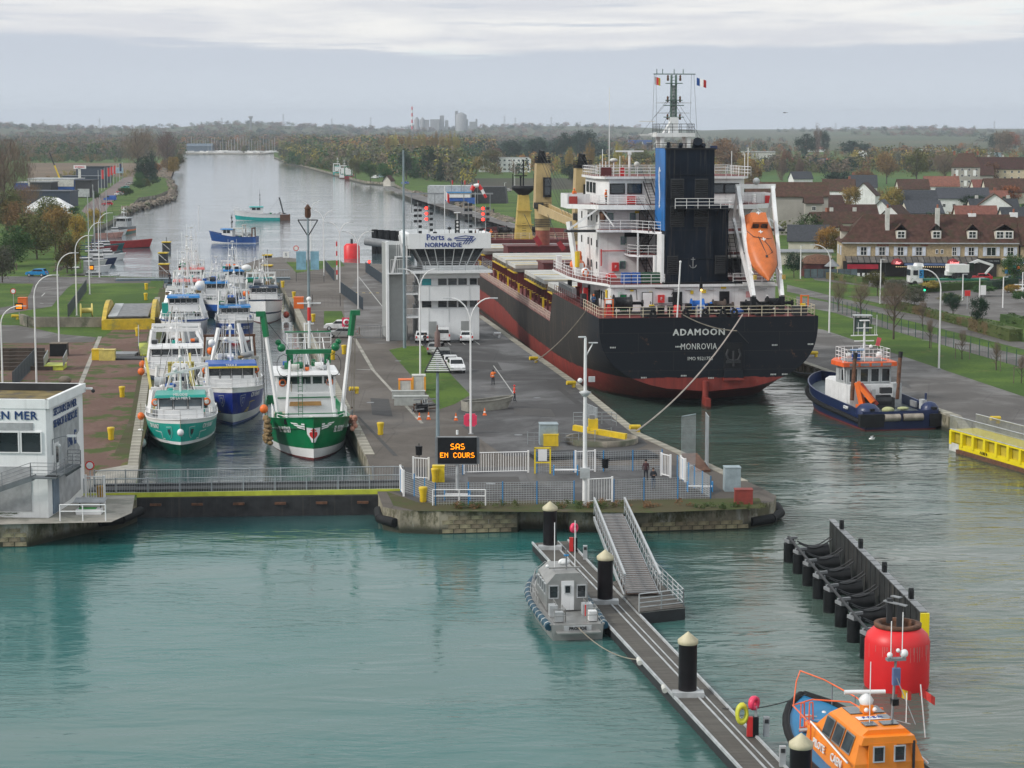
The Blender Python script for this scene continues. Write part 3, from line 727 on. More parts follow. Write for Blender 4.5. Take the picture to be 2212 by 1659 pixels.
# accommodation tower
mb=MB();mb.box((0,27.3,17.5),(18.5,16.4,8.8),WHITE);mb.build('accommodation_block',SHIP)
ED=mat('deck_edge_white',(.7,.7,.72),.5)
mb=MB()
mb.prism([(-9.7,18.8),(-9.7,16.9),(-5.8,16.6),(-3.1,11.2),(-3.1,19.1),(-9.2,19.1)],18.7,19.0,DECKR,ED,bottom=True)
mb.prism([(-6.2,19.1),(-6.2,15.8),(-5.2,14.4),(-3.1,14.0),(-3.1,19.1)],15.9,16.15,DECKR,ED,bottom=True)
mb.prism([(4.4,11),(9.6,15),(9.6,19.1),(4.4,19.1)],18.7,19.0,DECKR,ED,bottom=True)
mb.prism([(4.4,13),(9.6,15),(9.6,19.1),(4.4,19.1)],15.9,16.15,DECKR,ED,bottom=True)
mb.box((-3.7,12.6,14.6),(.35,1.0,3.2),WHITE);mb.box((-5.4,14.6,17.4),(.16,.16,2.6),WHITE);mb.box((-5.4,14.6,14.5),(.16,.16,2.8),WHITE)
mb.box((-3.5,10.5,16.0),(.3,2.8,5.6),WHITE)
mb.build('aft_balcony',SHIP)
mb=MB();rail(mb,[(-9.2,18.6,19.0),(-9.6,17.0,19.0),(-5.8,16.8,19.0),(-3.3,11.6,19.0)],1.1,3,1.2,.03,WHITE2)
rail(mb,[(-6.1,18.8,16.15),(-6.1,15.9,16.15),(-5.2,14.5,16.15),(-3.2,14.1,16.15)],1.1,3,1.2,.03,WHITE2)
rail(mb,[(4.6,11.2,19.0),(9.5,15.1,19.0),(9.5,18.8,19.0)],1.1,3,1.2,.03,WHITE2)
rail(mb,[(4.6,13.2,16.15),(9.5,15.1,16.15),(9.5,18.8,16.15)],1.1,3,1.2,.03,WHITE2);mb.build('balcony_railing',SHIP)
mb=MB();stairs(mb,(-3.9,12.6,13.1),(-4.4,17.6,16.1),.8,BLACK);stairs(mb,(-4.6,18.2,16.1),(-3.9,13.6,19.0),.8,BLACK);stairs(mb,(-3.6,12.6,19.0),(-4.4,18,21.9),.8,BLACK)
stairs(mb,(5.0,14,16.1),(5.2,18.4,19.0),.8,BLACK);stairs(mb,(5.4,12,13.1),(4.9,17.6,16.1),.8,BLACK);mb.build('outside_stairs',SHIP)
for x,z in((-7.9,20.4),(-5.2,20.4),(-6.3,17.6),(-6.4,14.7)):window(SHIP,(x,19.05,z),.7,.95,0,mat('window_green_frame',(.10,.22,.19),.5),GLASS_L)
for k,y in enumerate((20.5,22.0,24.5,27.0,29.0,32.0)):
 for z in(20.2,17.2,14.6):
  if(k+int(z))%3:window(SHIP,(-9.28,y,z),.45,.85,-math.pi/2,BLACK,GLASS)
  if(k+int(z))%2:window(SHIP,(9.28,y,z),.45,.85,math.pi/2,BLACK,GLASS)
door(-3.9,19.0,mat('door_grey',(.25,.24,.24),.5),y=19.06);door(-3.8,16.15,mat('door_grey'),y=19.06);door(-4.0,13.15,mat('door_grey'),y=19.06)
mb=MB();mb.box((-7.3,18.9,14.5),(.8,.4,1.0),RED);mb.box((-7.9,18.4,13.5),(1.3,1.2,.5),RED,taper=.6);mb.box((-9.0,18.95,15.6),(.12,.12,2.0),RED);mb.box((-6.6,18.95,16.4),(5.0,.1,.1),RED);mb.lathe([(.32,0),(.45,1.1),(.3,1.15)],RUST,(-8.9,18.6,19.9),8)
mb.box((-5.0,19.0,18.3),(2.4,.3,.5),BLACK);mb.box((-4.7,19.0,21.0),(.5,.1,.3),YEL);mb.build('wall_fittings',SHIP)
text(SHIP,'F',(-7.3,18.68,14.5),FX,.5,WHITE2)
# canopy with braces on the port side
for sx in(-1,1):
 mb=MB();mb.box((sx*11.2,19.6,18.75),(4.2,1.6,.25),DARK)
 mb.bar((sx*12.9,19.0,19.0),(sx*9.3,18.2,21.6),.22,.22,WHITE);mb.bar((sx*9.3,18.2,21.6),(sx*7.7,17.4,19.3),.16,.16,WHITE);mb.bar((sx*12.9,19.2,18.9),(sx*9.2,18.8,19.6),.1,.1,WHITE)
 mb.build('canopy',SHIP)
# navigation bridge
mb=MB();mb.prism([(-9.6,17.6),(-9.9,19),(-12.7,21.6),(-12.7,27),(-9.9,27.5),(-9.9,33),(9.9,33),(9.9,27.5),(12.7,27),(12.7,21.6),(9.9,19),(9.6,17.6),(5.5,16.4),(-4,16.4)],21.35,21.9,DECKR,WHITE,bottom=True);mb.build('bridge_deck',SHIP)
mb=MB()
for sx in(-1,1):mb.box((sx*11.3,21.7,22.45),(2.7,.12,1.2),WHITE);mb.box((sx*12.65,24.3,22.45),(.12,5.4,1.2),WHITE);mb.box((sx*11.3,26.9,22.45),(2.7,.12,1.2),WHITE)
mb.box((-12.0,21.5,22.35),(1.0,.1,.9),mat('draped_red_cloth',(.42,.06,.05),.8));mb.box((12.0,21.5,22.35),(1.0,.1,.9),RED)
mb.build('bridge_wing',SHIP)
mb=MB();rail(mb,[(-9.9,21.3,21.9),(-9.5,17.8,21.9),(-4.2,16.6,21.9)],1.1,4,1.1,.03,WHITE2);rail(mb,[(9.9,21.3,21.9),(9.5,17.8,21.9),(5.5,16.6,21.9)],1.1,4,1.1,.03,WHITE2)
rail(mb,[(-9.2,19.4,25.2),(9.2,19.4,25.2)],1.1,3,1.5,.03,WHITE2);rail(mb,[(-9.2,19.4,25.2),(-9.2,31.8,25.2),(9.2,31.8,25.2),(9.2,19.4,25.2)],1.1,3,1.6,.03,WHITE2);mb.build('bridge_railing',SHIP)
mb=MB();wp=[(-8.0,19.6),(8.0,19.6),(9.0,22),(9.0,31),(-9.0,31),(-9.0,22)]
mb.prism(wp,21.9,24.95,WHITE);mb.prism([(x*1.05,25.3+(y-25.3)*1.05)for x,y in wp],24.9,25.2,DECKR,WHITE,bottom=True);mb.build('wheelhouse',SHIP)
for x in(-7.0,-4.9,5.1,6.9):window(SHIP,(x,19.56,23.75),1.8,1.25,0,BLACK,GLASS,.12)
for y in(24,26.5,29):window(SHIP,(-9.05,y,23.75),1.5,1.25,-math.pi/2,BLACK,GLASS)
mb=MB();mb.box((-5.3,19.35,22.4),(1.1,.3,.9),RED);mb.build('fire_box',SHIP)
text(SHIP,'HOSE',(-5.3,19.18,22.45),FX,.26,WHITE2)
mb=MB();stairs(mb,(-3.0,16.8,21.9),(-3.5,20.4,25.2),.9,BLACK);mb.build('bridge_stairs',SHIP)
def radar(mb,x,y,z,h,w=2.4,m=WHITE2):
 mb.tube((x,y,z),(x,y,z+h),.14,m,6);mb.box((x,y,z+h+.1),(.4,.4,.3),m);mb.box((x,y,z+h+.36),(w,.16,.2),m)
mb=MB();radar(mb,-5.2,21.5,25.2,2.6,3.4);mb.tube((-7.2,21,25.2),(-7.2,21,27.0),.07,WHITE2,5);mb.ball((-7.2,21,27.1),.5,OFFW,sc=(1,1,.5));mb.ball((-4.5,20.5,26.6),.35,OFFW,sc=(1,.6,1))
for x,h in((-8.7,3.2),(-7.9,10.5),(-8.3,1.8),(-9.0,1.6),(-6.6,2.4),(7.0,3.0),(8.6,2.6),(9.0,3.4)):mb.tube((x,20.2,25.2),(x,20.2,25.2+h),.045,WHITE2,4)
mb.box((-8.4,19.3,25.8),(1.3,.1,1.0),MAROON);mb.box((-6.0,22,25.7),(.6,.6,1),RED);mb.build('bridge_antennas',SHIP)
# radar mast
mb=MB()
for x in(-1.6,1.6):
 for y in(19.6,22.4):mb.box((x,y,27.5),(.4,.4,4.8),WHITE)
mb.box((0,21,30.1),(4.6,3.6,.45),WHITE);mb.box((0,21,31.2),(1.0,1.0,2.0),WHITE);mb.bar((-1.4,20,30.2),(-.4,20.6,31.6),.3,.3,WHITE);mb.build('mast_platform',SHIP)
mb=MB();rail(mb,[(-2.2,19.3,30.3),(2.2,19.3,30.3),(2.2,22.7,30.3),(-2.2,22.7,30.3),(-2.2,19.3,30.3)],1.1,3,.9,.03,DARK);rail(mb,[(-2.6,18.6,28.2),(2.8,18.6,28.2)],.9,3,.9,.03,BLACK);mb.build('platform_railing',SHIP)
mb=MB()
for x in(-.32,.32):
 for y in(20.7,21.3):mb.tube((x,y,31),(x*.85,y,37.2),.07,GW,4)
for k in range(16):
 z=31.2+k*.38
 mb.tube((-.3,20.7,z),(.3,20.7,z+.1),.035,GW,4)
mb.box((0,21,33.5),(.34,.3,5),LGREY)
for z,w in((32.2,2.4),(33.6,2.4),(34.2,2.0),(36.2,2.0)):mb.box((0,20.8,z),(w,.5,.1),GW)
mb.tube((-2.5,20.8,37.3),(2.6,20.8,37.3),.06,GW,4);mb.tube((-2.2,20.8,34.9-1.0),(2.2,20.8,33.9),.04,LGREY,4);mb.tube((-1.9,20.8,32.7),(1.9,20.8,32.7),.04,LGREY,4)
for x in(-2.1,-1.4,0,1.1):mb.tube((x,20.8,37.3),(x,20.8,37.9),.05,GW,4)
for z in(31.9,34.0,36.5):
 for x in(-.75,.75):mb.lathe([(.12,0),(.15,.2),(.1,.4),(.14,.5),(.06,.7)],RUST,(x,20.8,z),6)
for a,b in(((0,20.8,34.8),(-2.6,19.5,32.2)),((0,20.8,34.6),(3.2,17,28.8)),((-.2,20.8,35),(-5.6,19.6,28.4)),((2.4,20.8,37.3),(2.6,19,28.3)),((-2.4,20.8,37.3),(-3.0,19,28.3)),((2.1,20.8,37.3),(1.6,19,30.3)),((-2.2,20.8,37.3),(-2.4,19,29.3)),((0,20.8,34),(-1.9,19.4,30.5)),((0,20.8,34),(1.9,19.4,30.5))):mb.tube(a,b,.02,DARK,3,cap=False)
mb.box((-3.4,20,31.7),(1.9,.3,.12),WHITE2);mb.box((-3.5,20,30.1),(1.5,.3,.12),WHITE2);mb.tube((-3.2,20,30.2),(-2.2,20,30.4),.05,WHITE2,4)
mb.build('radar_mast',SHIP)
def flag(parent,p,w,h,cols,name='flag',vert=True,droop=.3):
 mb=MB();n=len(cols)
 for i,c in enumerate(cols):
  for k in range(3):
   a=(i+k/3)/n;b=(i+(k+1)/3)/n
   if vert:
    f=lambda t:(t*w,.12*w*math.sin(t*7),-droop*w*t)
    A,B=f(a),f(b)
    mb.add([A,B,(B[0],B[1],B[2]-h),(A[0],A[1],A[2]-h)],[(0,1,2,3)],c)
 o=mb.build(name,parent,p);return o
flag(SHIP,(2.75,20.8,36.9),1.2,.9,(BLUE,WHITE2,RED));flag(SHIP,(-2.35,20.8,37.0),.7,.9,(WHITE2,RED,YEL))
# funnel
FB=mat('funnel_black',(.006,.011,.020),.65,var=.35,scale=.4,streak=.5,spec=.15);FBL=mat('funnel_blue',(.01,.14,.42),.45,var=.2,scale=.5,streak=.35)
mb=MB();mb.box((-.4,12,20.8),(5.6,6,15.4),FB);mb.box((3.3,12.2,17.6),(1.8,5.6,9.0),FB);mb.box((-3.25,12.2,23.9),(.12,5.6,9.4),FBL)
mb.box((-.4,12,28.55),(5.8,6.2,.2),BLACK);mb.prism([(-3.6,8.3),(5,8.3),(9.5,8.6),(9.5,9.6),(4.4,9.6),(4.4,15),(-3.3,15)],13.15,13.35,BLACK,BLACK,bottom=True)
for z in(16.0,19.3,22.9,25.6):mb.box((-.4,8.98,z),(5.5,.05,.04),BLACK)
mb.build('funnel',SHIP)
for x,z,w,h in((-1.9,24.0,1.4,2.2),(.9,24.0,1.4,2.2),(-1.9,20.9,1.5,2.3),(.9,20.9,1.5,2.3),(-2.4,15.3,1.1,2.0),(3.2,15.3,1.1,2.0)):
 lv=MB();lv.box((x,8.99,z),(w+.16,.1,h+.16),DARK)
 for k in range(9):lv.box((x,8.9,z-h/2+(k+.5)*h/9),(w,.1,h/9*.6),DARK,rx=.5)
 lv.build('louvre',SHIP)
mb=MB();mb.box((.9,8.3,21.75),(6.8,1.4,.12),BLACK)
for k in range(6):mb.bar((-2.3+k*1.25,9,20.9),(-2.3+k*1.25,7.8,21.7),.08,.08,BLACK)
mb.build('funnel_platform',SHIP)
mb=MB();rail(mb,[(-2.4,7.7,21.8),(4.2,7.7,21.8),(4.2,9,21.8)],1.15,3,1.3,.03,WHITE2);mb.build('funnel_platform_railing',SHIP)
mb=MB();mb.tube((.6,10.6,28.5),(.5,9.3,29.4),.55,FB,12);mb.tube((1.5,11.5,28.5),(1.5,11.0,29.0),.3,FB,8);mb.tube((-1.2,11,28.5),(-1.2,10.6,29.1),.25,FB,8);mb.tube((-2.4,12,28.5),(-2.4,12,29.3),.2,FB,8)
mb.box((2.6,10.5,28.7),(.8,.3,.4),NAVY);mb.build('exhaust_pipe',SHIP)
mb=MB();sh=[(0,2.3),(.22,2.1),(.35,1.7),(.2,1.2),(.28,.6),(.1,0),(-.1,-.7),(-.15,-1.3),(.1,-1.9),(-.15,-2.2)]
for a,b in zip(sh,sh[1:]):mb.bar((-3.35,12.2+a[0],24+a[1]),(-3.35,12.2+b[0],24+b[1]),.05,.42,WHITE2)
mb.bar((-3.35,12.4,26.1),(-3.35,11.7,26.0),.05,.2,WHITE2);mb.build('seahorse_emblem',SHIP)
mb=MB();mb.tube((0,8.93,15.0),(0,8.93,16.2),.05,GREY,4);mb.box((0,8.93,15.95),(.5,.05,.08),GREY);mb.path([(-.4,8.93,15.3),(-.25,8.93,15.05),(0,8.93,14.95),(.25,8.93,15.05),(.4,8.93,15.3)],.05,GREY,4);mb.build('anchor_emblem',SHIP)
# free-fall lifeboat cradle
mb=MB()
for x,xo in((5.75,5.6),(9.9,8.9)):
 mb.bar((xo,2.6,12.1),(x,11.6,24.1),.42,.6,WHITE);mb.bar((xo,3.0,12.0),(x,13.6,20.4),.3,.4,WHITE);mb.bar((x,11.4,24.0),(x,13.6,20.4),.3,.3,WHITE)
 mb.bar((xo,3.0,14.6),(xo,6.0,15.6),.2,.2,WHITE);mb.box((xo+.1,2.4,14.3),(.3,.5,.5),mat('rust_yellow',(.5,.35,.08),.8,var=.4))
mb.box((7.85,11.6,24.2),(4.7,.5,.5),WHITE);mb.ball((7.9,11.4,24.8),.42,LGREY,8);mb.bar((5.6,7.8,13.2),(9.4,7.8,13.2),.2,.3,WHITE)
mb.build('lifeboat_cradle',SHIP)
mb=MB()
for x in(5.6,8.9):mb.box((x,2.7,11.1),(.55,.6,2.0),BLACK)
mb.bar((5.7,2.7,11.9),(7.2,2.7,10.5),.2,.3,BLACK);mb.bar((8.8,2.7,11.9),(7.4,2.7,10.5),.2,.3,BLACK);mb.box((7.2,2.7,10.4),(3.6,.5,.5),BLACK);mb.build('cradle_stand',SHIP)
mb=MB();stairs(mb,(5.2,8.2,13.1),(5.3,13.6,19.2),.8,BLACK,14);mb.box((7.2,19.0,14.5),(1.7,.1,1.7),BLACK);mb.build('lifeboat_ladder',SHIP)
LB=thing('lifeboat','orange enclosed lifeboat hanging bow down in white cradle at the ship stern','lifeboat',SHIP.matrix_basis@Vector((7.35,6.9,17.5)),R(7.1))
ORB=mat('lifeboat_orange',(.62,.16,.035),.45,var=.1,streak=.15)
LB.rotation_euler=(R(41),0,R(7.1))
mb=MB();secs=[]
for y,w,h0,h1 in((-5.6,.06,.1,.25),(-4.9,.45,-.25,.5),(-4.1,.95,-.6,.75),(-3.0,1.45,-.9,1.05),(-1.2,1.72,-1.1,1.3),(1.2,1.75,-1.1,1.35),(2.2,1.72,-1.1,1.45),(3.2,1.6,-1.0,1.3),(4.4,1.4,-.9,1.1)):
 secs.append([(w*math.sin(a)*(1 if abs(a)<1.6 else 1.0),y,(h0 if math.cos(a)>0 else h1)*abs(math.cos(a))**.75)for a in[i*math.pi/8 for i in range(17)]])
curve_loft(secs,lambda j:ORB,mb=mb);mb.add(secs[-1],[tuple(range(16))],ORB);weld(mb.build('hull',LB))
mb=MB();mb.box((0,2.6,1.55),(2.1,1.9,1.1),ORB,taper=.85);mb.build('cockpit',LB)
for x in(-.5,.5):window(LB,(x,1.68,1.6),.7,.5,0,DARK,GLASS,rx=-.12)
mb=MB();mb.path([(-1.4,1.6,.9),(-.9,.3,1.25),(0,0,1.34),(.6,-1.2,1.25),(.9,-2.0,1.05),(.2,-2.6,1.05),(-.1,-1.4,1.28),(-.4,.2,1.36)],.05,DARK,4);mb.path([(1.6,.4,.5),(1.2,.2,1.0),(.5,-.1,1.34)],.05,DARK,4)
for c in((0,3.3,2.12),(0,1.0,1.36),(.15,-.2,1.34)):mb.box(c,(.5,.12,.05),WHITE2);mb.box(c,(.12,.5,.052),WHITE2)
mb.box((.1,-2.7,1.05),(.25,.35,.12),DARK);mb.build('grab_line',LB)
RB=thing('rescue_boat','orange rescue boat under a white davit on the port boat deck','boat',SHIP.matrix_basis@Vector((-10.6,27,13.2)),R(7.1))
mb=MB();mb.ball((0,0,1.0),1.0,ORG,sc=(.95,2.4,.75));mb.build('hull',RB)
mb=MB();mb.path([(-.3,-1.6,1.4),(-.3,-1.6,2.4),(-.2,-.4,2.6),(.4,.6,2.5),(.4,.6,1.4)],.22,ORG,6);mb.build('canopy',RB)
mb=MB();mb.box((.2,-2.0,.3),(1.2,.5,.6),OFFW);mb.build('chock',RB)
mb=MB();mb.bar((-11.0,24.6,13.2),(-11.9,25.6,19.6),.45,.6,WHITE);mb.box((-10.9,23.6,13.9),(.9,.8,1.5),WHITE);mb.lathe([(.3,0),(.3,1.9)],YEL,(-11.2,23.3,14.2),8);mb.ball((-10.8,19.6,13.8),.6,WHITE2);mb.box((-12.0,33,14.2),(.6,.8,1.6),WHITE);mb.build('rescue_boat_davit',SHIP)
mb=MB();pr=[(.42+.1*math.cos(a),.1*math.sin(a))for a in[i*math.pi/3 for i in range(7)]]
mb.lathe(pr,ORG,n=14,T=Matrix.Translation((-11.2,16.9,13.9))@Euler((math.pi/2,0,.6)).to_matrix().to_4x4(),caps=False);mb.build('lifebuoy',SHIP)
# gangway stowed along the port side, main deck railing, hatches, cranes, forecastle
mb=MB();mb.box((-11.9,26.5,11.2),(.5,11,1.1),GALV)
for k in range(14):mb.box((-12.2,21.3+k*.8,11.2),(.05,.1,1.1),DARK)
mb.box((-11.6,16,10.8),(.6,1.2,1.5),DARK);mb.build('accommodation_ladder',SHIP)
mb=MB()
for k in range(10):mb.box((-10.8+(k%3)*.6,13+k*2.1,11.0),(.5,.5,1.3+(k%2)*.7),(BLACK,DARK,MAROON,RED)[k%4])
rail(mb,[(-12.2,12.2,10.1),(-12.25,35,10.1)],1.1,3,1.6,.03,MAROON);mb.build('side_deck_gear',SHIP)
PK=mat('pinkish_rail',(.55,.42,.36),.5)
mb=MB();rail(mb,[(-12.2,39,6.2),(-12.25,157,6.2)],1.1,3,1.25,.035,PK,.05);rail(mb,[(12.2,39,6.2),(12.25,157,6.2)],1.1,2,2.5,.035,PK)
for k in range(78):mb.bar((-12.2,39.6+k*1.5,7.2),(-11.7,39.6+k*1.5,6.2),.06,.06,PK)
mb.build('main_deck_railing',SHIP)
for y0,y1 in((42,59),(62.5,84),(95,105),(107.5,126),(140.5,155)):
 mb=MB();mb.box((0,(y0+y1)/2,7.3),(18.6,y1-y0-.8,2.4),MAROON)
 for k in range(int((y1-y0)/1.6)):mb.box((-9.4,y0+.8+k*1.6,7.2),(.35,.12,2.2),MAROON)
 mb.box((-9.55,(y0+y1)/2,8.45),(.6,y1-y0-1,.12),YEL);mb.build('hatch_coaming',SHIP)
 for s,yy in((-1,(y0*3+y1)/4),(1,(y0+y1*3)/4)):
  mb=MB();L=(y1-y0)/2-.15;mb.box((0,yy,9.45),(19.4,L,.55),HATCH);mb.box((0,yy,8.9),(19.0,L-.1,.56),HATCHS)
  mb.box((0,yy-L/2+.12,9.74),(19.4,.12,.06),YEL);mb.box((0,yy,9.76),(19.4,.05,.04),LGREY)
  for k in range(4):mb.box((-9.75,yy-L/2+(k+.5)*L/4,8.95),(.3,.3,.5),HATCHS)
  mb.build('hatch_cover',SHIP)
mb=MB()
for k in range(26):mb.box((-10.9,42+k*4.4,7.0),(.25,.25,1.7),MAROON if k%3 else YEL);
for k in range(40):mb.box((-10.2,41+k*2.9,7.4),(.5,.3,.08),YEL)
mb.build('deck_vents',SHIP)
def crane(yc,boomL,name='deck_crane'):
 c=bpy.data.objects.new(name,None);COL.objects.link(c);c.parent=SHIP;c.location=(0,yc,0)
 mb=MB();mb.box((0,0,8.3),(13,6.4,4.4),MAROON);mb.box((0,0,10.55),(13.4,6.8,.2),MAROON);mb.build('crane_house',c)
 for x in(-4.6,-3.2,-5.9):window(c,(x,-3.22,9.4),.8,.6,0,MAROON,BLACK)
 mb=MB();mb.tube((0,0,6),(0,0,13.2),1.25,mat('red_brown_post',(.26,.07,.045),.6,streak=.3),20);mb.tube((0,0,13.2),(0,0,16.9),1.28,CREAM,20,1.45)
 for k in range(5):mb.tube((0,0,13.9+k*.3),(0,0,13.98+k*.3),1.55,DARK,20)
 mb.build('crane_post',c)
 mb=MB();mb.box((0,.3,20.9),(2.9,3.2,7.8),CREAM,taper=.82);mb.build('crane_tower',c)
 mb=MB();mb.box((.55,-1.7,20.7),(1.35,1.0,3.4),BLACK);mb.build('crane_cab',c);window(c,(.55,-2.24,20.8),1.15,3.0,0,BLACK,GLASS,cross=2)
 mb=MB();rail(mb,[(-1.2,-1.1,24.8),(1.2,-1.1,24.8),(1.2,1.5,24.8),(-1.2,1.5,24.8),(-1.2,-1.1,24.8)],1.2,3,.8,.04,BLACK)
 mb.box((0,0,25.1),(2.2,2.2,.5),BLACK);mb.bar((-.5,0,25),(-.2,-.4,27),.5,.9,BLACK);mb.bar((.4,0,25),(.1,.3,26.4),.3,.8,BLACK);mb.box((-.9,-1.5,17.5),(1.6,1.0,1.0),DARK);rail(mb,[(-1.7,-1.9,17.0),(1.2,-1.9,17.0)],1.1,3,.8,.03,BLACK);mb.build('crane_head',c)
 mb=MB()
 for sx in(-1,1):mb.add([(sx*.9-.15,-1.6,16.2),(sx*.9+.15,-1.6,16.2),(sx*.9+.15,-1.6,17.8),(sx*.9-.15,-1.6,17.8),(sx*.7-.15,-boomL,15.6),(sx*.7+.15,-boomL,15.6),(sx*.7+.15,-boomL,16.6),(sx*.7-.15,-boomL,16.6)],[(0,3,2,1),(4,5,6,7),(0,1,5,4),(1,2,6,5),(2,3,7,6),(3,0,4,7)],CREAM)
 for k in range(int(boomL/3)):mb.box((0,-2.5-k*3,16.5-k*.05),(1.8,.25,.8),CREAM)
 mb.box((0,-boomL,16.1),(1.9,.8,1.2),CREAM);mb.build('crane_boom',c)
 mb=MB()
 for x in(-.5,0,.5):mb.tube((x,-.6,26.5),(x,-boomL+2,16.9),.04,BLACK,3,cap=False);mb.tube((x,-.9,25.5),(x,-boomL*.6,17),.04,BLACK,3,cap=False)
 mb.build('hoist_cable',c)
 return c
crane(134,46);crane(89.5,44)
mb=MB();GR=mat('grab_red',(.30,.02,.03),.6)
for x0,z0 in((-5.4,13.6),(-1.6,12.8)):mb.bar((x0,104,z0),(x0+.9,104,z0-1.3),.1,.8,GR);mb.tube((x0,104,z0),(x0-1.2,108,17),.05,DARK,3)
mb.build('cargo_grab',SHIP,kind='stuff')
mb=MB();mb.box((0,160,14.4),(3.2,2.6,8.2),mat('foremast_yellow',(.50,.36,.08),.5,var=.1,streak=.25),taper=.6);mb.box((0,158.8,15.6),(2.9,.4,.2),mat('foremast_yellow'));mb.box((0,158.8,13.0),(3.4,.4,.2),mat('foremast_yellow'))
for k in range(16):mb.box((0,158.75+k*.035,11+k*.45),(.7,.08,.08),DARK)
mb.build('foremast',SHIP)
mb=MB();mb.lathe([(.8,18.4),(2.2,19.6),(2.2,20.2),(2.1,20.2)],BLACK,(0,160,0),10);mb.tube((0,160,20),(0,160,25),.14,BLACK,6)
for x in(-2,2):mb.tube((x,160,20),(x,160,22.4),.09,BLACK,4)
radar(mb,-.6,159.4,20.1,1.6,2.4,BLACK);mb.build('crow_nest',SHIP)
for i,(x,y,m)in enumerate(((-3.2,163,BLACK),(3.2,163,BLACK),(-7.4,161.5,RED),(-5.6,165,BLACK))):winch(x,y,10.4,m,2.6,1.05 if i<2 else.7,base=(MAROON,YEL)[i%2])
mb=MB();rail(mb,[(-12,157.4,10.4),(12,157.4,10.4)],1.1,3,1.6,.035,CR)
sd=[(-s_half(y),y)for y in(158,162,166,170,174,177)]
for a,b in zip(sd,sd[1:]):
 for s in(-1,1):mb.bar((s*a[0],a[1],11.2),(s*b[0],b[1],11.2),.12,1.5,MAROON)
mb.build('forecastle_bulwark',SHIP)
# ------------------------------------------------------------------ vegetation
rng=np.random.default_rng(5)
def leaf_mat(key,a,b,c=None,s=.35,world=False,tint=.45):
 if key in MATS:return MATS[key]
 m=bpy.data.materials.new(key);m.use_nodes=True;t=m.node_tree;p=t.nodes['Principled BSDF']
 p.inputs['Roughness'].default_value=.8;p.inputs['Specular IOR Level'].default_value=.2
 v=N(t,'ShaderNodeNewGeometry').outputs['Position']if world else N(t,'ShaderNodeTexCoord').outputs['Object']
 n1=noise(t,v,s,4,.7)
 col=mixc(t,smooth(t,n1,.35,.62),a,b)
 if c:col=mixc(t,smooth(t,noise(t,mapping(t,v,(1,1,1),(5,9,3)),s*.6,4,.6),.5,.62),col,c)
 oi=N(t,'ShaderNodeObjectInfo');hs=N(t,'ShaderNodeHueSaturation');t.links.new(col,hs.inputs['Color'])
 t.links.new(mathn(t,'MULTIPLY_ADD',oi.outputs['Random'],tint,1-tint/2),hs.inputs['Value'])
 t.links.new(mathn(t,'MULTIPLY_ADD',oi.outputs['Random'],.05,.475),hs.inputs['Hue'])
 t.links.new(hs.outputs[0],p.inputs['Base Color'])
 MATS[key]=m
 return m
LCOL={
 'bare':((.105,.078,.058),(.145,.108,.08),None),'brown':((.13,.075,.035),(.17,.10,.05),(.10,.08,.04)),
 'autumn':((.20,.115,.025),(.28,.17,.04),(.12,.10,.03)),'gold':((.19,.14,.035),(.25,.19,.05),(.13,.12,.035)),
 'olive':((.065,.075,.025),(.095,.10,.035),(.11,.085,.03)),'green':((.028,.06,.018),(.05,.09,.028),None),
 'dark':((.012,.03,.017),(.022,.045,.024),None),'rust':((.20,.075,.03),(.26,.11,.04),(.13,.07,.03)),
 'hedge':((.04,.065,.018),(.065,.085,.03),(.09,.07,.035)),'grey':((.06,.065,.045),(.085,.085,.06),None)}
LCOL={k:tuple(c and tuple(min(.4,x*1.45)for x in c)for c in v)for k,v in LCOL.items()}
LM={k:leaf_mat('foliage_'+k,*v)for k,v in LCOL.items()}
LMW={k:leaf_mat('woods_'+k,*v,s=.09,world=True,tint=0)for k,v in LCOL.items()}
BARK=mat('bark',(.085,.07,.055),.9,var=.3,scale=2)
def cloud(n,shape='round',clumps=26,leaf=.09,seed=0,spread=.16,thin=1.0):
 """n leaf faces in a unit crown (radius 1 around z=0..2), gathered in clumps; returns (verts, faces)"""
 r=np.random.default_rng(seed)
 cc=[]
 while len(cc)<clumps:
  p=r.uniform(-1,1,3);d=np.linalg.norm(p)
  if shape=='round' and.35<d<.88:cc.append(p)
  elif shape=='tall' and np.hypot(p[0],p[1])<.75*(1-max(0,p[2])**2)*(1-.4*max(0,-p[2])):cc.append(p)
  elif shape=='cone' and np.hypot(p[0],p[1])<.85*(1-p[2])/2:cc.append(p)
  elif shape=='flat' and d<.9 and p[2]>-.2:cc.append(p)
  elif shape=='box':cc.append(p*.86)
  elif shape=='fan' and np.hypot(p[0],p[1])<.25+.62*min(1,(p[2]+1.05))*np.sqrt(max(0,1-max(0,p[2])**2)):cc.append(p)
 cc=np.array(cc);k=r.integers(0,clumps,n)
 pos=cc[k]+r.normal(0,spread,(n,3))*(.6+.8*r.random((n,1)))
 pos=pos/np.maximum(1,np.abs(pos));pos[:,2]+=1
 u=r.normal(0,1,(n,3));u/=np.linalg.norm(u,axis=1,keepdims=True);w=np.cross(u,r.normal(0,1,(n,3)));w/=np.linalg.norm(w,axis=1,keepdims=True)
 if thin!=1.0:u=u*.5+np.array([0,0,1.0]);u/=np.linalg.norm(u,axis=1,keepdims=True)
 s=leaf*r.uniform(.6,1.4,(n,1));a=pos-u*s;b=pos+w*s*.6*thin;c=pos+u*s;d=pos-w*s*.6*thin
 V=np.stack([a,b,c,d],1).reshape(-1,3);Fc=np.arange(4*n).reshape(-1,4)
 return V,Fc
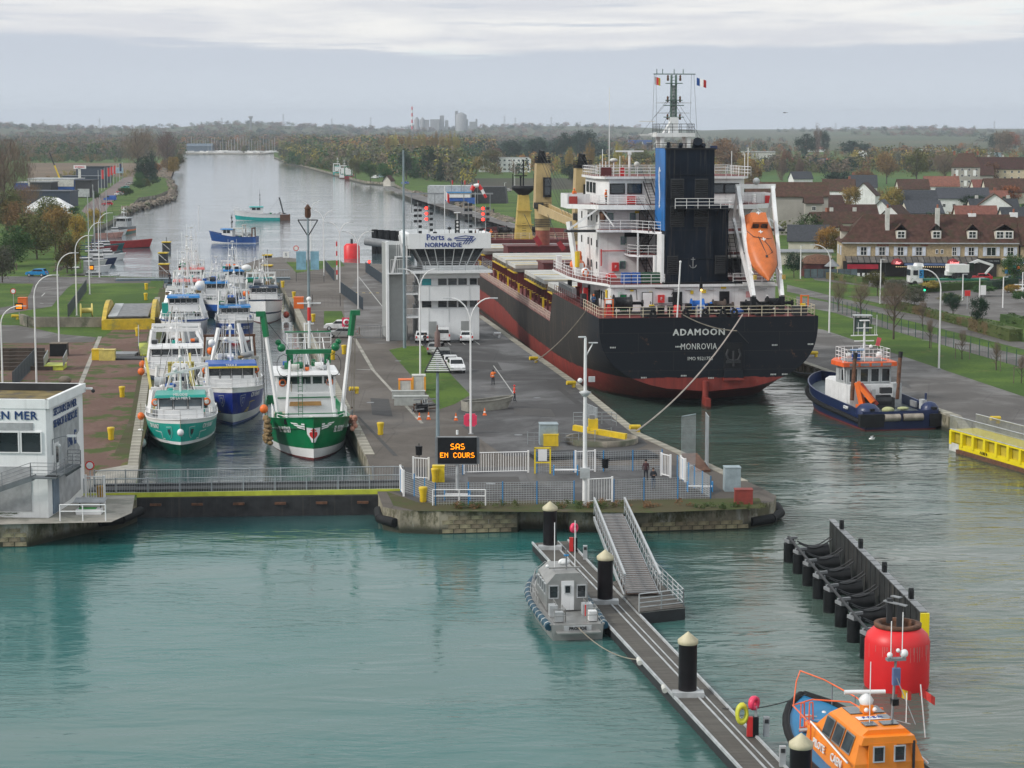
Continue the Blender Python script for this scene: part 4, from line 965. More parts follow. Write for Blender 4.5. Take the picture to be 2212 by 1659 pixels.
def np_mesh(name,V,Fq,mats,mi=None):
 me=bpy.data.meshes.new(name);me.vertices.add(len(V));me.vertices.foreach_set('co',V.astype(np.float32).ravel())
 me.loops.add(Fq.size);me.loops.foreach_set('vertex_index',Fq.astype(np.int32).ravel())
 me.polygons.add(len(Fq));me.polygons.foreach_set('loop_start',np.arange(0,Fq.size,4,dtype=np.int32))
 for m in mats:me.materials.append(m)
 if mi is not None:me.polygons.foreach_set('material_index',mi.astype(np.int32))
 me.update(calc_edges=True);return me
def trunk_mesh(h=1.0,r=.05,limbs=9,seed=0,spread=.8,top=1.6,twig=True):
 rr=random.Random(seed);mb=MB()
 mb.tube((0,0,-.05),(.02,0,.5),r,BARK,7,r*.75);mb.tube((.02,0,.5),(0,.02,1.1),r*.75,BARK,6,r*.5);mb.tube((0,.02,1.1),(.03,0,top),r*.5,BARK,5,r*.12)
 for i in range(limbs):
  a=i*2.4+rr.random();z=.35+.9*i/limbs;L=spread*rr.uniform(.5,1)
  p=Vector((0,0,z));q=p+Vector((math.cos(a)*L*.55,math.sin(a)*L*.55,L*.45));e=q+Vector((math.cos(a+.3)*L*.4,math.sin(a+.3)*L*.4,L*.5))
  mb.tube(p,q,r*.42,BARK,5,r*.25);mb.tube(q,e,r*.25,BARK,4,r*.06)
  if twig:
   for s in(-.7,.8):mb.tube(q,q+Vector((math.cos(a+s)*L*.4,math.sin(a+s)*L*.4,L*.35)),r*.16,BARK,3,r*.04)
 return mb.mesh('trunk')
_cm={}
SHAPES={'round':('round',4200,.05,40),'tall':('tall',3200,.045,40),'cone':('cone',3200,.05,36),'flat':('flat',3400,.055,26),'twig':('fan',6500,.075,60),'shrub':('flat',2600,.07,22)}
def crown_mesh(shape,kind,var):
 key=(shape,kind,var)
 if key not in _cm:
  sh,n,lf,cl=SHAPES[shape];V,Fq=cloud(n,sh,cl,lf,seed=hash((shape,var))%999 if False else(len(shape)*31+var*7),thin=.13 if shape=='twig' else 1.0)
  _cm[key]=np_mesh('crown',V,Fq,[LM[kind]])
 return _cm[key]
_tm=[trunk_mesh(seed=k)for k in range(3)]
_tcount=[0]
def tree(x,y,top,wpx,kind='olive',shape='round',label='tree',name='tree',group=None,z=QZ,trunk=.22,cat='tree'):
 """x,y: foot of the trunk on the ground; top: height it reaches; wpx: spread (both in survey units)"""
 p=P(x,y,z);px=F_PX/p.y;H=max(1.0,(y-top)/px);w=wpx/px/2
 _tcount[0]+=1;v=_tcount[0]%3
 t=thing(name,label,cat,p,random.random()*6.28,group)
 tb=H*trunk if shape not in('cone','shrub','tall')else H*.06
 inst('crown',crown_mesh(shape,kind,v),t,(0,0,tb),0,(w,w,(H-tb)/2))
 if shape!='shrub':inst('trunk',_tm[v],t,(0,0,0),0,(H*.42 if shape!='tall' else w*.6,H*.42 if shape!='tall' else w*.6,H*.58))
 return t
_lo={s:[cloud(n,s,12,.15 if s!='tall' else.12,seed=40+k,spread=.2)for k in range(3)]for s,n in(('round',135),('tall',110),('cone',90))}
def woods(name,label,items,cat='woods',zf=None):
 """one mass of far trees nobody could count: items = (x, y, z, w, h, kind, shape)"""
 kinds=sorted({i[5]for i in items});Vs,Fs,Ms=[],[],[];off=0
 for x,y,z,w,h,kd,sh in items:
  V,Fq=_lo[sh][int(rng.integers(3))];a=rng.uniform(0,6.28);c,s=math.cos(a),math.sin(a)
  W=np.empty_like(V);W[:,0]=(V[:,0]*c-V[:,1]*s)*w+x;W[:,1]=(V[:,0]*s+V[:,1]*c)*w+y;W[:,2]=V[:,2]*h/2+z-.04*h
  Vs.append(W);Fs.append(Fq+off);off+=len(V);Ms.append(np.full(len(Fq),kinds.index(kd)))
 me=np_mesh(name,np.concatenate(Vs),np.concatenate(Fs),[LMW[k]for k in kinds],np.concatenate(Ms))
 o=bpy.data.objects.new(name,me);COL.objects.link(o);return tag(o,label,cat,None,'stuff')
def scatter(poly,n,kinds,h,w=.45,z=QZ,shapes=('round',)):
 """trees inside a quadrilateral of ground given by survey points"""
 out=[];(x0,y0),(x1,y1),(x2,y2),(x3,y3)=poly
 for _ in range(n):
  u,v=random.random(),random.random()
  x=(x0*(1-u)+x1*u)*(1-v)+(x3*(1-u)+x2*u)*v;y=(y0*(1-u)+y1*u)*(1-v)+(y3*(1-u)+y2*u)*v
  p=P(x,y,z);H=random.uniform(*h);k=random.choice(kinds);s=random.choice(shapes)
  out.append((p.x,p.y,z,H*w*random.uniform(.8,1.2)*(.4 if s=='tall' else 1),H,k,s))
 return out
it=scatter(((-60,345),(395,345),(395,322),(-60,322)),520,['bare','brown','olive','bare','grey','green'],(9,15))+ \
  scatter(((-60,322),(420,320),(420,306),(-60,306)),620,['bare','brown','olive','grey','dark'],(11,17))+ \
  scatter(((-60,352),(260,352),(260,344),(-60,344)),120,['brown','olive','green'],(4,8))
woods('woods','brown and green woods behind the marsh on the east bank',it)
it=scatter(((400,329),(612,329),(612,322),(400,322)),160,['bare','brown','dark','olive'],(7,13))+scatter(((400,322),(640,322),(640,303),(400,303)),420,['bare','brown','olive','grey','rust','dark'],(10,17))
woods('woods','brown woods behind the far marina at the canal bend',it)
it=scatter(((612,352),(1010,400),(1010,345),(612,330)),620,['olive','bare','olive','green','grey','gold'],(9,15))+ \
  scatter(((620,332),(1060,345),(1060,310),(640,310)),620,['olive','bare','gold','brown','rust','green'],(12,20))+ \
  scatter(((625,352),(740,376),(740,368),(625,345)),110,['olive','bare','green'],(5,9))
woods('woods','mixed autumn woods along the west canal bank past the fishing quay',it)
it=scatter(((1000,345),(1310,345),(1310,325),(1000,325)),300,['dark','dark','green','dark'],(11,17))+scatter(((1030,378),(1640,380),(1640,350),(1030,350)),330,['gold','olive','rust','brown','dark','bare'],(7,12),shapes=('round','round','tall'))+scatter(((100,395),(255,388),(330,372),(120,376)),26,['olive','brown','gold'],(2,5))
woods('woods','dark pines and golden trees behind the white flats',it)
it=scatter(((1290,335),(1700,330),(1700,305),(1290,305)),260,['olive','bare','brown','grey','dark'],(8,13))+scatter(((1850,372),(2120,372),(2120,345),(1850,345)),240,['bare','brown','olive','gold','grey'],(9,14))+ \
  scatter(((1620,355),(2212,350),(2260,322),(1620,322)),230,['bare','brown','olive','dark','rust'],(5,11))+scatter(((1640,372),(1850,378),(1850,366),(1640,360)),130,['bare','olive','dark'],(6,11))
woods('woods','belts of bare and autumn trees among the western fields',it)
it=[]
for _ in range(3600):
 y=2650+4600*random.random()**1.3;a=random.uniform(-.30,.30);x=a*y
 g=math.sin(x*.004+3)+math.sin(y*.005+x*.002)
 if a>.06 and g<.9:continue
 if g<-1.1:continue
 it.append((x,y,terr_h(x,y)-.5,random.uniform(8,17),random.uniform(9,15),random.choice(('bare','brown','olive','grey','dark','green')),'round'))
woods('woods','far wooded hills fading into the haze',it)
it=scatter(((1720,560),(2250,545),(2250,430),(1640,430)),100,['olive','green','gold','brown','dark','hedge'],(2.0,4.5),.6)
woods('shrubbery','garden shrubs and hedges between the houses of the town',it,'garden shrubs')
# individually visible trees
G_E='bare poplars on the east bank'
for x,y,top,w,k,s,l in((298,384,281,82,'bare','twig','large bare brown poplar on the east bank beside the canal'),(362,372,287,52,'bare','twig','smaller bare poplar behind the large one on the east bank'),
  (12,470,305,130,'bare','twig','tall bare brown tree at the left edge behind the boatyard'),(-30,520,330,120,'bare','twig','bare tree cut by the left edge of the view'),(55,462,400,70,'brown','twig','low brown bare tree in front of the boat shed'),
  (310,402,338,44,'dark','round','dark green pine in front of the large bare poplar'),(330,398,322,34,'dark','cone','taller dark pine beside the bare poplar')):
 tree(x,y,top,w,k,s,l)
for x,y,top,w,k,l in((30,575,488,90,'green','green shrubby tree by the track at the left edge'),(80,560,462,95,'olive','olive tree in the thicket above the blue car'),(120,545,445,80,'gold','golden tree in the thicket behind the moored yachts'),
  (145,590,505,60,'olive','yellow green tree nearest the motor boats'),(45,520,435,85,'brown','rust brown tree behind the thicket'),(165,535,462,52,'autumn','orange tree beside the tall lamp posts'),(100,500,425,80,'olive','olive tree beside the white tent'),
  (5,610,530,60,'grey','grey leafless bush at the left edge'),(205,495,450,40,'autumn','small orange tree by the workboat pontoon'),(155,585,520,42,'autumn','rusty shrub by the jetty of small boats'),(15,500,410,80,'olive','green tree under the bare tree at the left edge')):
 tree(x,y,top,w,k,'round',l,trunk=.1)
for x,y,top,w,k,l in((272,431,404,34,'green','round green bush on the canal lawn beside the blue van'),(303,418,385,34,'green','green bush behind the bush beside the blue van'),(315,412,386,26,'olive','yellowish bush on the canal lawn'),(300,406,372,26,'green','small dark bush by the parked cars'),(333,400,388,14,'green','tiny bush at the edge of the canal lawn'),
  (375,388,340,30,'gold','golden shrub at the water under the poplars'),(335,385,350,34,'autumn','yellow shrub beside the pines'),(385,365,333,28,'olive','olive shrub at the canal bend'),(360,372,345,30,'brown','brown shrub under the smaller poplar'),(160,470,446,26,'green','dark bush beside the white tent'),(208,436,414,20,'green','bush beside the tall red and white sign')):
 tree(x,y,top,w,k,'shrub',l,name='bush',cat='bush')
for i in range(17):
 x=838+i*9.6+random.uniform(-2,2);tree(x,345,283+random.uniform(-3,8)+(4 if i<6 else 0),13,'gold','tall','slender golden poplar in the row behind the fishing quay',group='golden poplars in a row',name='poplar_tree')
for x,y,top,w,k,s,l in((878,388,322,34,'dark','round','dark pine left of the pair behind the canal road'),(925,386,318,40,'dark','round','dark pine behind the canal road lamp'),(952,392,332,28,'dark','cone','slim dark pine beside the grey shed'),(800,392,346,44,'green','round','dark bushy tree behind the moored trawlers'),
  (830,396,352,34,'green','round','green bushy tree behind the little quay house'),(768,386,342,34,'olive','round','olive tree left of the moored trawlers'),(990,380,330,34,'olive','round','green and yellow tree left of the white flats'),(1030,376,338,30,'gold','round','yellow tree beside the white flats'),
  (1060,372,322,50,'olive','round','rounded olive tree above the white flats'),(1130,365,335,30,'rust','round','rusty tree behind the white flats'),(1200,352,300,30,'dark','cone','dark cedar in the pine belt'),(1262,345,281,62,'dark','round','tallest dark pine clump of the pine belt'),(1215,350,288,44,'dark','round','dark pine left of the tallest clump'),(1160,352,298,54,'dark','round','broad dark pine in the middle of the pine belt'),(1105,352,305,50,'dark','round','dark pine at the left end of the pine belt'),
  (1230,385,318,24,'gold','tall','yellow poplar left of the ship cranes'),(1275,385,300,24,'gold','tall','golden poplar above the second ship crane'),(1335,380,302,24,'gold','tall','golden poplar behind the ship antenna'),(1236,398,355,46,'dark','round','dark round tree behind the ship cranes'),(1390,372,322,60,'olive','round','olive tree beside the blue warehouse'),
  (1607,408,328,36,'gold','tall','golden poplar beside the ship wheelhouse'),(1625,425,345,40,'brown','round','brown tree just right of the golden poplar'),(1570,380,300,70,'brown','round','pale brown tree behind the funnel'),(1690,392,340,26,'bare','tall','left one of two slim bare poplars in the green field'),(1726,392,338,22,'bare','tall','right one of two slim bare poplars in the green field'),
  (1765,340,267,22,'bare','tall','lone bare poplar rising above the horizon'),(1780,338,282,26,'dark','round','dark tree beside the lone bare poplar'),(1740,345,290,50,'dark','round','dark tree left of the lone poplar'),(1700,372,325,30,'brown','round','brown tree beyond the green field'),
  (1865,415,366,52,'brown','round','big russet tree in the green field'),(1710,505,448,62,'green','round','dense green tree right of the lifeboat'),(1745,530,462,70,'green','round','spreading green tree in front of the long grey house'),(1785,560,488,60,'autumn','round','autumn tree at the corner of the brasserie'),(1810,560,500,34,'gold','round','golden tree touching the brasserie wall'),
  (1715,600,545,46,'dark','round','dark round tree on the pavement behind the ship stern'),(2105,462,420,66,'dark','flat','dark flat topped pine among the houses'),(2165,465,425,34,'dark','round','dark conifer beside the flat topped pine'),(1925,470,404,56,'gold','round','yellow tree between the houses left of the slate roofs'),(1835,465,402,52,'gold','round','drooping yellow willow among the houses'),
  (1870,495,455,56,'autumn','round','orange and green trees behind the brasserie'),(2040,400,330,60,'bare','twig','grey bare tree left of the manor'),(2140,405,350,40,'brown','round','brown tree just before the manor'),(1980,398,322,54,'olive','round','tall olive tree in the belt beyond the field'),(1915,398,328,50,'brown','round','rusty tree in the belt beyond the field'),
  (2165,342,281,46,'bare','round','bare rounded tree behind the manor'),(2180,330,286,52,'rust','round','large rust brown tree on the right skyline'),(2150,332,290,34,'dark','round','dark tree left of the rust brown one'),(2185,440,400,50,'rust','round','rusty garden tree before the manor'),(2130,440,408,36,'gold','round','yellow garden tree before the manor'),(2196,485,450,34,'hedge','round','green garden tree by the far right house'),
  (1960,470,432,30,'dark','round','dark tree between slate roofs'),(2010,450,420,36,'olive','round','olive tree behind the slate roofed house'),(1898,440,405,24,'brown','tall','slim russet tree beside the willow'),(2190,615,548,56,'green','round','leafy green tree in front of the estate agency')):
 tree(x,y,top,w,k,s,l)
tree(1845,342,305,74,'dark','shrub','long dark clipped hedge beyond the field, left part',name='hedge',cat='hedge')
tree(1815,400,372,70,'dark','shrub','dark hedge at the edge of the green field',name='hedge',cat='hedge')
# street trees of the avenue
SC_='street trees of the avenue'
for x,y,top,w,k,s,l in((2112,717,640,44,'dark','round','dark clipped evergreen at the end of the hedge'),(2058,690,632,40,'dark','round','second dark clipped evergreen of the avenue'),(1975,675,620,56,'grey','round','grey green olive tree at the avenue bend'),(1935,660,600,56,'grey','round','loose grey green tree left of the olive tree'),(1895,640,585,60,'olive','round','sparse olive tree behind the ship rail'),
  (1930,733,612,70,'bare','twig','bare young plane tree on the quay lawn'),(1858,690,610,46,'bare','twig','bare plane tree near the ship stern'),(1812,672,606,40,'bare','twig','bare plane tree nearest the ship'),(1992,705,650,20,'bare','twig','thin sapling by the cycle path fence')):
 tree(x,y,top,w,k,s,l,trunk=.35)
for i,(x,y)in enumerate(((2008,752),(2078,776),(2152,800),(2206,828))):
 t=tree(x,y,y-62,17,'bare','twig',('first','second','third','fourth')[i]+' staked sapling along the quay lawn, counting from the ship',name='sapling',group='staked saplings on the quay lawn',trunk=.4)
 for s in(-.9,.9):
  mb=MB();mb.tube((s,-.2,0),(s,-.2,2.0),.05,WOOD,5);mb.build('stake',t)
 mb=MB();mb.bar((-.9,-.2,1.85),(.9,-.2,1.85),.08,.08,WOOD);mb.build('crossbar',t)
def hedge(a,b,w,h,kind,label):
 A,B=P(*a),P(*b);L=(B-A).length;rz=math.atan2(B.y-A.y,B.x-A.x)
 n=int(L*160*max(1,h));V,Fq=cloud(n,'box',max(40,int(L*14)),.10,seed=int(a[0]),spread=.12)
 V=V.copy();V[:,0]*=L/2;V[:,1]*=w/2;V[:,2]*=h/2
 V2=V.reshape(-1,4,3);cen=V2.mean(1,keepdims=True);d=(V2-cen);d[:,:,0]*=.14/(L/2*.1);d[:,:,1]*=.14/(w/2*.1);d[:,:,2]*=.14/(h/2*.1);V=(cen+d).reshape(-1,3)
 o=bpy.data.objects.new('hedge',np_mesh('hedge',V,Fq,[LM[kind]]));COL.objects.link(o);m=(A+B)/2;o.location=m;o.rotation_euler=(0,0,rz)
 core=MB();core.box((0,0,h*.45),(L-.3,w-.3,h*.9),LM[kind]);core.build('core',o,kind='stuff')
 return tag(o,label,'hedge')
hedge((2122,730),(2208,742),2.4,1.9,'hedge','brown green clipped hedge block at the corner of the avenue')if False else None
hedge((2103,712),(2195,738),2.2,1.9,'hedge','thick clipped hedge ending at the car park entrance')
hedge((1945,668),(2100,708),1.4,1.3,'hedge','low brownish hedge running along the avenue')
hedge((1925,636),(2128,622),2.0,1.5,'green','bright green hedge in front of the flatbed lorry')
hedge((2132,626),(2192,618),2.0,1.6,'dark','dark hedge under the brick gate posts')
hedge((2172,697),(2230,710),2.2,1.5,'green','yellow green hedge right of the car park entrance')
hedge((1790,602),(1870,615),1.6,1.4,'hedge','brown hedge across the avenue from the ship stern')
# ------------------------------------------------------------------ houses
def gable_house(p,w,d,h,rh,rz,wall,roof,label,name='house',cat='house',hip=0.0,chim=(),wins=True,over=.4,shutters=False,doorm=None,group=None):
 """p: foot of the middle of the front wall; the ridge runs along local x"""
 t=thing(name,label,cat,p,rz,group)
 mb=MB();mb.box((0,d/2,h/2),(w,d,h),wall)
 if hip<=0:
  for s in(-1,1):mb.add([(s*w/2,0,h),(s*w/2,d,h),(s*w/2,d/2,h+rh)],[(0,1,2)if s>0 else(2,1,0)],wall)
 mb.build('wall',t)
 r=MB();o=over;x0=w/2+o;k=hip;e=-o*rh/(d/2)*.6
 A=[(-x0,-o,h+e),(x0,-o,h+e),(x0,d+o,h+e),(-x0,d+o,h+e),(-x0+k,d/2,h+rh),(x0-k,d/2,h+rh)]
 th=.22;Bv=[(x,y,z+th)for x,y,z in A]
 r.add(A+Bv,[(6,7,11,10),(8,9,10,11)]+([(9,6,10),(7,8,11)]if k else[])+[(0,1,7,6),(2,3,9,8),(0,6,10,4),(4,10,9,3),(1,5,11,7),(5,2,8,11)],roof)
 ro=r.build('roof',t)
 for c in chim:
  m=MB();m.box((c,d/2+.3,h+rh+.3),(.9,.6,1.8),BRICK if len(chim)%2 else OFFW);m.build('chimney',ro)
 if wins:
  n=max(1,int(w/3.2));fl=max(1,int(h/2.7))
  for f in range(fl):
   for i in range(n):window(t,(-w/2+(i+.5)*w/n,-.03,h/fl*(f+.55)),1.1,1.2,0,WHITE2,GLASS,cross=1)
  window(t,(-w/2-.03,d/2,h*.6),1.0,1.1,-math.pi/2,WHITE2,GLASS,cross=1)
 return t
CREAMW=mat('cream_wall',(.60,.50,.36),.85,var=.12);GREYW=mat('grey_render',(.36,.34,.31),.85,var=.1,scale=.3)
def hs(x,y,w,d,h,rh,rz,wall,roof,label,**k):return gable_house(P(x,y),w,d,h,rh,R(rz),wall,roof,label,**k)
hs(1700,508,22,10,10.5,3.6,-4,GREYW,TILE,'long grey rendered building with dark tiled roof behind the lifeboat',wins=False,name='building',cat='building')
hs(1757,512,4.5,6,9.0,1.6,-4,GREYW,TILE,'narrow wing with balconies right of the long grey building',name='building',cat='building')
hs(1745,548,9,6,3.0,3.4,-8,RENDER,SLATE,'low cream house with slate roof behind the green tree',wins=False)
hs(1735,572,12,4,2.6,.4,-5,RENDER,GREY,'long low pale garage behind the pavement tree',wins=False,name='garage',cat='garage')
hs(1793,530,7,7,4.6,3.4,30,RENDER,TILE,'gabled house with brick chimney left of the brasserie',chim=(2.0,))
hs(1825,524,10,6,5.0,2.6,2,RENDER,TILE,'low house with long white dormer behind the brasserie corner',chim=(-3,3))
hs(1850,500,12,7,4.5,2.8,3,RENDER,TILE,'dark roofed house behind the brasserie hip')
hs(1810,440,12,8,5,4.2,-12,WHITE,TILE,'white gabled house with maroon roof beside the willow',chim=(4,))
hs(1865,428,11,8,4.5,4.8,-4,WHITE,SLATE,'slate roofed house with white chimney behind the willow',chim=(-4,),wins=False)
hs(1770,432,9,8,3.0,3.6,6,RENDER,TILER,'small red roofed house beside the green field',wins=False)
hs(1895,445,9,9,4,4.6,70,WHITE,TILE,'brown roofed house with its gable toward the willow',wins=False)
hs(1975,425,13,8,3.2,4.0,3,RENDER,TILE,'wide brown roofed house below the brown tree')
hs(2035,418,15,8,3.2,4.2,-3,WHITE,TILER,'orange roofed house at the edge of the green field',chim=(6,),wins=False)
hs(1985,470,13,9,3.6,5.0,5,RENDER,SLATE,'large slate roof left of the flat topped pine',wins=False)
hs(2000,485,11,8,3.4,3.6,10,RENDER,SLATE,'slate roofed bungalow right behind the brasserie',wins=False)
hs(1930,478,8,7,3.0,3.6,72,WHITE,SLATE,'white gable with blue grey roof behind the first brasserie chimney',wins=False)
hs(2082,462,17,9,5.2,3.4,-2,WHITE,SLATE,'white house with wide slate roof and two gables',wins=True)
hs(2145,425,16,8,3.0,4.0,3,RENDER,TILER,'long terracotta roof below the manor',wins=False)
hs(2135,455,14,7,3.4,3.4,0,RENDER,TILER,'brick red roof behind the dark conifer',wins=False,chim=(3,))
hs(2192,440,22,10,4.4,5.0,0,RENDER,TILE,'long brown roofed building at the right edge below the manor',wins=False)
hs(2188,480,10,12,4.4,4.4,80,WHITE,TILE,'white gabled house with green window at the right edge',wins=False)
hs(2150,480,15,7,3.6,3.4,4,RENDER,SLATE,'grey roofed house right behind the brasserie chimneys',wins=False,chim=(-5,5))
hs(2110,490,12,6,3.0,3.0,0,RENDER,TILER,'low terracotta roof behind the white brasserie chimney',wins=False)
hs(2205,500,10,6,3.4,3.2,5,RENDER,SLATE,'grey slate roof above the end of the brasserie row',wins=False)
hs(1955,492,9,6,3.4,3.0,60,WHITE,TILE,'small white house peeping over the brasserie ridge',wins=False)
hs(1800,468,8,7,3.2,3.6,15,WHITE,TILE,'brown roofed cottage left of the drooping willow',wins=False)
hs(1735,402,10,8,3.6,3.4,12,WHITE,SLATE,'grey house at the left end of the town, beside the slim poplars',wins=False)
hs(1772,368,12,8,3,5,20,WHITE,SLATE,'white gabled farmhouse with slate roof beyond the green field',wins=False)
hs(1760,328,26,10,3,3,0,WHITE,TILER,'white bungalows on the far field edge',wins=False)
hs(1595,300,24,20,6,1,0,WHITE,mat('green_shed_roof',(.20,.30,.25),.6),'far white shed with green band left of the horizon poplar',wins=False,name='shed',cat='shed')
# manor
m_=hs(2085,412,13,12,11,6,-12,GREYW,TILE,'old grey manor with steep roof and tall chimneys',hip=3.5,chim=(-5.4,0.4,5.2),name='manor',cat='manor')
for x in(-4,0,4):
 for z in(3.4,8.2):
  mb=MB();mb.box((x,-.05,z),(1.3,.12,2.6),WHITE2);mb.build('shutter',m_)
hs(2122,408,10,8,6.5,4,-6,GREYW,TILE,'grey connecting wing of the manor',wins=False,name='manor_wing',cat='house')
hs(2155,405,30,11,9,5.5,-5,CREAMW,TILE,'long cream manor barn with brown roof',hip=1.0,chim=(-4,3),name='manor_barn',cat='barn')
# white flats, blue warehouse, sheds
def flats(label,x,y,w,d,h,rz):
 t=thing('apartment_building',label,'building',P(x,y),R(rz));mb=MB();mb.box((0,d/2,h/2),(w,d,h),WHITE);mb.box((-w*.18,-.12,h/2),(w*.09,.3,h),mat('beige_panel',(.42,.36,.27),.8));mb.build('wall',t)
 mb=MB();mb.box((0,d/2,h+.2),(w+.4,d+.4,.35),LGREY);mb.build('roof',t)
 for f in range(3):
  for i in range(11):window(t,(-w/2+(i+.5)*w/11,-.06 if abs(i-3)>.5 else-.3,1.9+f*2.9),1.5,1.3,0,WHITE2,GLASS_L)
 return t
flats('three storey white block of flats with flat roof beyond the grass mound',1090,372,34,11,9.2,-2)
hs(1072,352,9,6,9,3,0,RENDER,TILE,'brown hipped roof rising behind the white flats',hip=2,wins=False)
t=thing('warehouse','bright blue warehouse with a small sail emblem beside the ship mast','warehouse',P(1384,322),0);mb=MB();mb.box((0,12,6),(32,24,12),mat('warehouse_blue',(.02,.09,.32),.5));mb.build('wall',t);mb=MB();mb.add([(0,-.1,6),(4,-.1,6),(2,-.1,10.5)],[(0,1,2)],WHITE2);mb.build('sail_emblem',t)
for i,(x,y,w,h,m,l)in enumerate(((1345,330,26,4,LGREY,'low white shed left of the blue warehouse'),(1420,322,30,9,OFFW,'pale grey warehouse behind the ship mast'),(1640,352,26,9,OFFW,'grey flat roofed store beyond the golden poplar'),(1985,342,60,5,mat('pale_blue_roof',(.33,.42,.50),.5),'long pale blue greenhouse on the western fields'),(2085,342,70,5,mat('pale_blue_roof'),'second long pale blue shed right of the arched hall'),(1725,354,50,3.5,LGREY,'low supermarket with red trim beyond the field'),(1900,345,30,6,OFFW,'low white shop hall left of the arched hall'),(1590,318,34,4,mat('warehouse_blue'),'low blue shed on the far plain'))):
 t=thing('shed',l,'shed',P(x,y),0);mb=MB();mb.box((0,8,h/2),(w,16,h),m);mb.build('wall',t);mb=MB();mb.box((0,8,h+.2),(w+1,17,.5),RED if 'red trim' in l else LGREY);mb.build('roof',t)
t=thing('hall','white hall with arched roof among the western fields','hall',P(2020,345),0);mb=MB()
pr=[(-24,0),(24,0),(24,5)]+[(24*math.cos(a),5+4.5*math.sin(a))for a in[i*math.pi/8 for i in range(1,8)]]+[(-24,5)]
mb.extry(pr,0,20,mat('pale_green_hall',(.5,.6,.58),.5));mb.build('wall',t)
t=thing('shop_tower','white shop front with arched orange sign beyond the trees','shop',P(1862,358),0);mb=MB();mb.box((0,4,4),(9,8,8),WHITE);mb.lathe([(3.6,0),(3.6,1)],WHITE,T=Matrix.Translation((0,0,8))@Euler((math.pi/2,0,0)).to_matrix().to_4x4(),n=14);mb.build('wall',t);mb=MB();mb.box((0,-.1,6),(4,.2,2.4),ORG);mb.build('sign',t)
# silo and shed by the canal road
t=thing('shed','grey and black boat shed with blue stand and red pennants by the canal road','shed',P(1010,440),R(-3));mb=MB();mb.box((-7,6,3.4),(17,11,6.8),LGREY);mb.build('wall',t)
mb=MB();mb.box((8,8,3.2),(14,12,6.4),DARK,taper=.9);mb.build('dark_hall',t);mb=MB();mb.box((-3.5,-1,1.6),(10,2.5,1.1),BLUE);mb.box((-3.5,-1.2,3.2),(9.5,2.4,1.6),WHITE2);mb.box((-3.5,-1,4.4),(10,2.6,.4),SKYB);mb.box((1.5,-1.8,1.2),(3,1,2.4),BLUE);mb.build('stand',t)
for x in(-6,-2.2,-1.2,4):mb=MB();mb.tube((x,-2,0),(x,-2,9),.1,GREY,4);mb.box((x+.3,-2,8.2),(.5,.06,1.6),RED if x!=-2.2 else BLACK);mb.build('pennant',t)
t=thing('gantry','long thin steel pontoon gantry beside the canal road','gantry',P(1040,460));mb=MB();mb.box((-11,0,6.6),(30,.6,.5),GREY)
for x in(-24,-16,-6,3):mb.tube((x,0,0),(x,0,6.6),.15,GREY,5)
mb.build('frame',t)
gable_house(P(848,402),5,4,2.6,2.6,R(70),RENDER,TILE,'tiny cream gabled harbour office on the fishing quay',name='quay_house',wins=False)
# distant works, water tower, pylons
HZ=mat('distant_grey',(.30,.31,.32),.8,var=.05)
def far_p(x,dist,ztop):return Vector(((x-1106)/F_PX*dist,dist,0))
D_=6200
t=thing('factory','hazy grey cluster of silos and towers on the skyline','factory',(0,0,0))
def fz(y,d=D_):return CAM_H-(y-275)/F_PX*d
def fx(x,d=D_):return(x-1106)/F_PX*d
for x,y0,w,shape in((902,253,11,'c'),(914,254,11,'c'),(924,259,9,'b'),(941,258,20,'b'),(956,250,9,'b'),(966,260,7,'b'),(997,243,24,'c'),(987,240,6,'b'),(1008,258,8,'b'),(1022,263,14,'b'),(1030,257,4,'b')):
 mb=MB();zt=fz(y0);ww=w/F_PX*D_
 if shape=='c':mb.lathe([(ww/2,0),(ww/2,zt-8),(ww*.1,zt)],HZ,(fx(x),D_,0),14)
 else:mb.box((fx(x),D_,zt/2),(ww,ww,zt),HZ)
 mb.build('silo' if shape=='c' else 'tower_block',t)
t=thing('chimney_stack','red and white banded smokestack on the skyline','smokestack',(fx(892),D_,0))
for k in range(8):
 z0=15+k*(fz(231)-15)/8;mb=MB();mb.tube((0,0,z0 if k else 0),(0,0,z0+(fz(231)-15)/8),3.2-k*.12,RED if k%2 else WHITE,8);mb.build('band',t)
t=thing('water_tower','mushroom shaped water tower on the left hill','water tower',(fx(546,5600),5600,0));zt=fz(251,5600);mb=MB();mb.lathe([(3.2,0),(2.6,zt-9),(6.0,zt-4),(6.2,zt),(5,zt)],HZ,n=14);mb.build('shaft',t)
for x,y0,l in((5,256,'far pylon at the left edge of the skyline'),(101,257,'far pylon above the east woods'),(222,255,'tall pylon right of the left one'),(484,254,'thin radio mast left of the water tower'),(616,246,'tall thin mast right of the water tower'),(720,256,'thin mast above the canal woods'),(803,253,'pylon between the mast and the smokestack'),(1090,250,'lattice pylon right of the factory silos'),(1113,254,'smaller pylon right of the lattice one'),(1190,253,'pylon above the pine belt'),(1252,262,'low pylon beside the ship whip antenna'),(1800,265,'pair of thin masts on the right skyline'),(2140,262,'construction crane on the right skyline')):
 d=6000;t=thing('pylon',l,'pylon',(fx(x,d),d,0));zt=fz(y0,d);mb=MB()
 for s in(-1,1):mb.bar((s*3,0,0),(s*.5,0,zt),.7,.7,HZ)
 for k in range(3):mb.bar((-5+k,0,zt-4-k*7),(5-k,0,zt-4-k*7),.6,.6,HZ)
 mb.build('lattice',t)
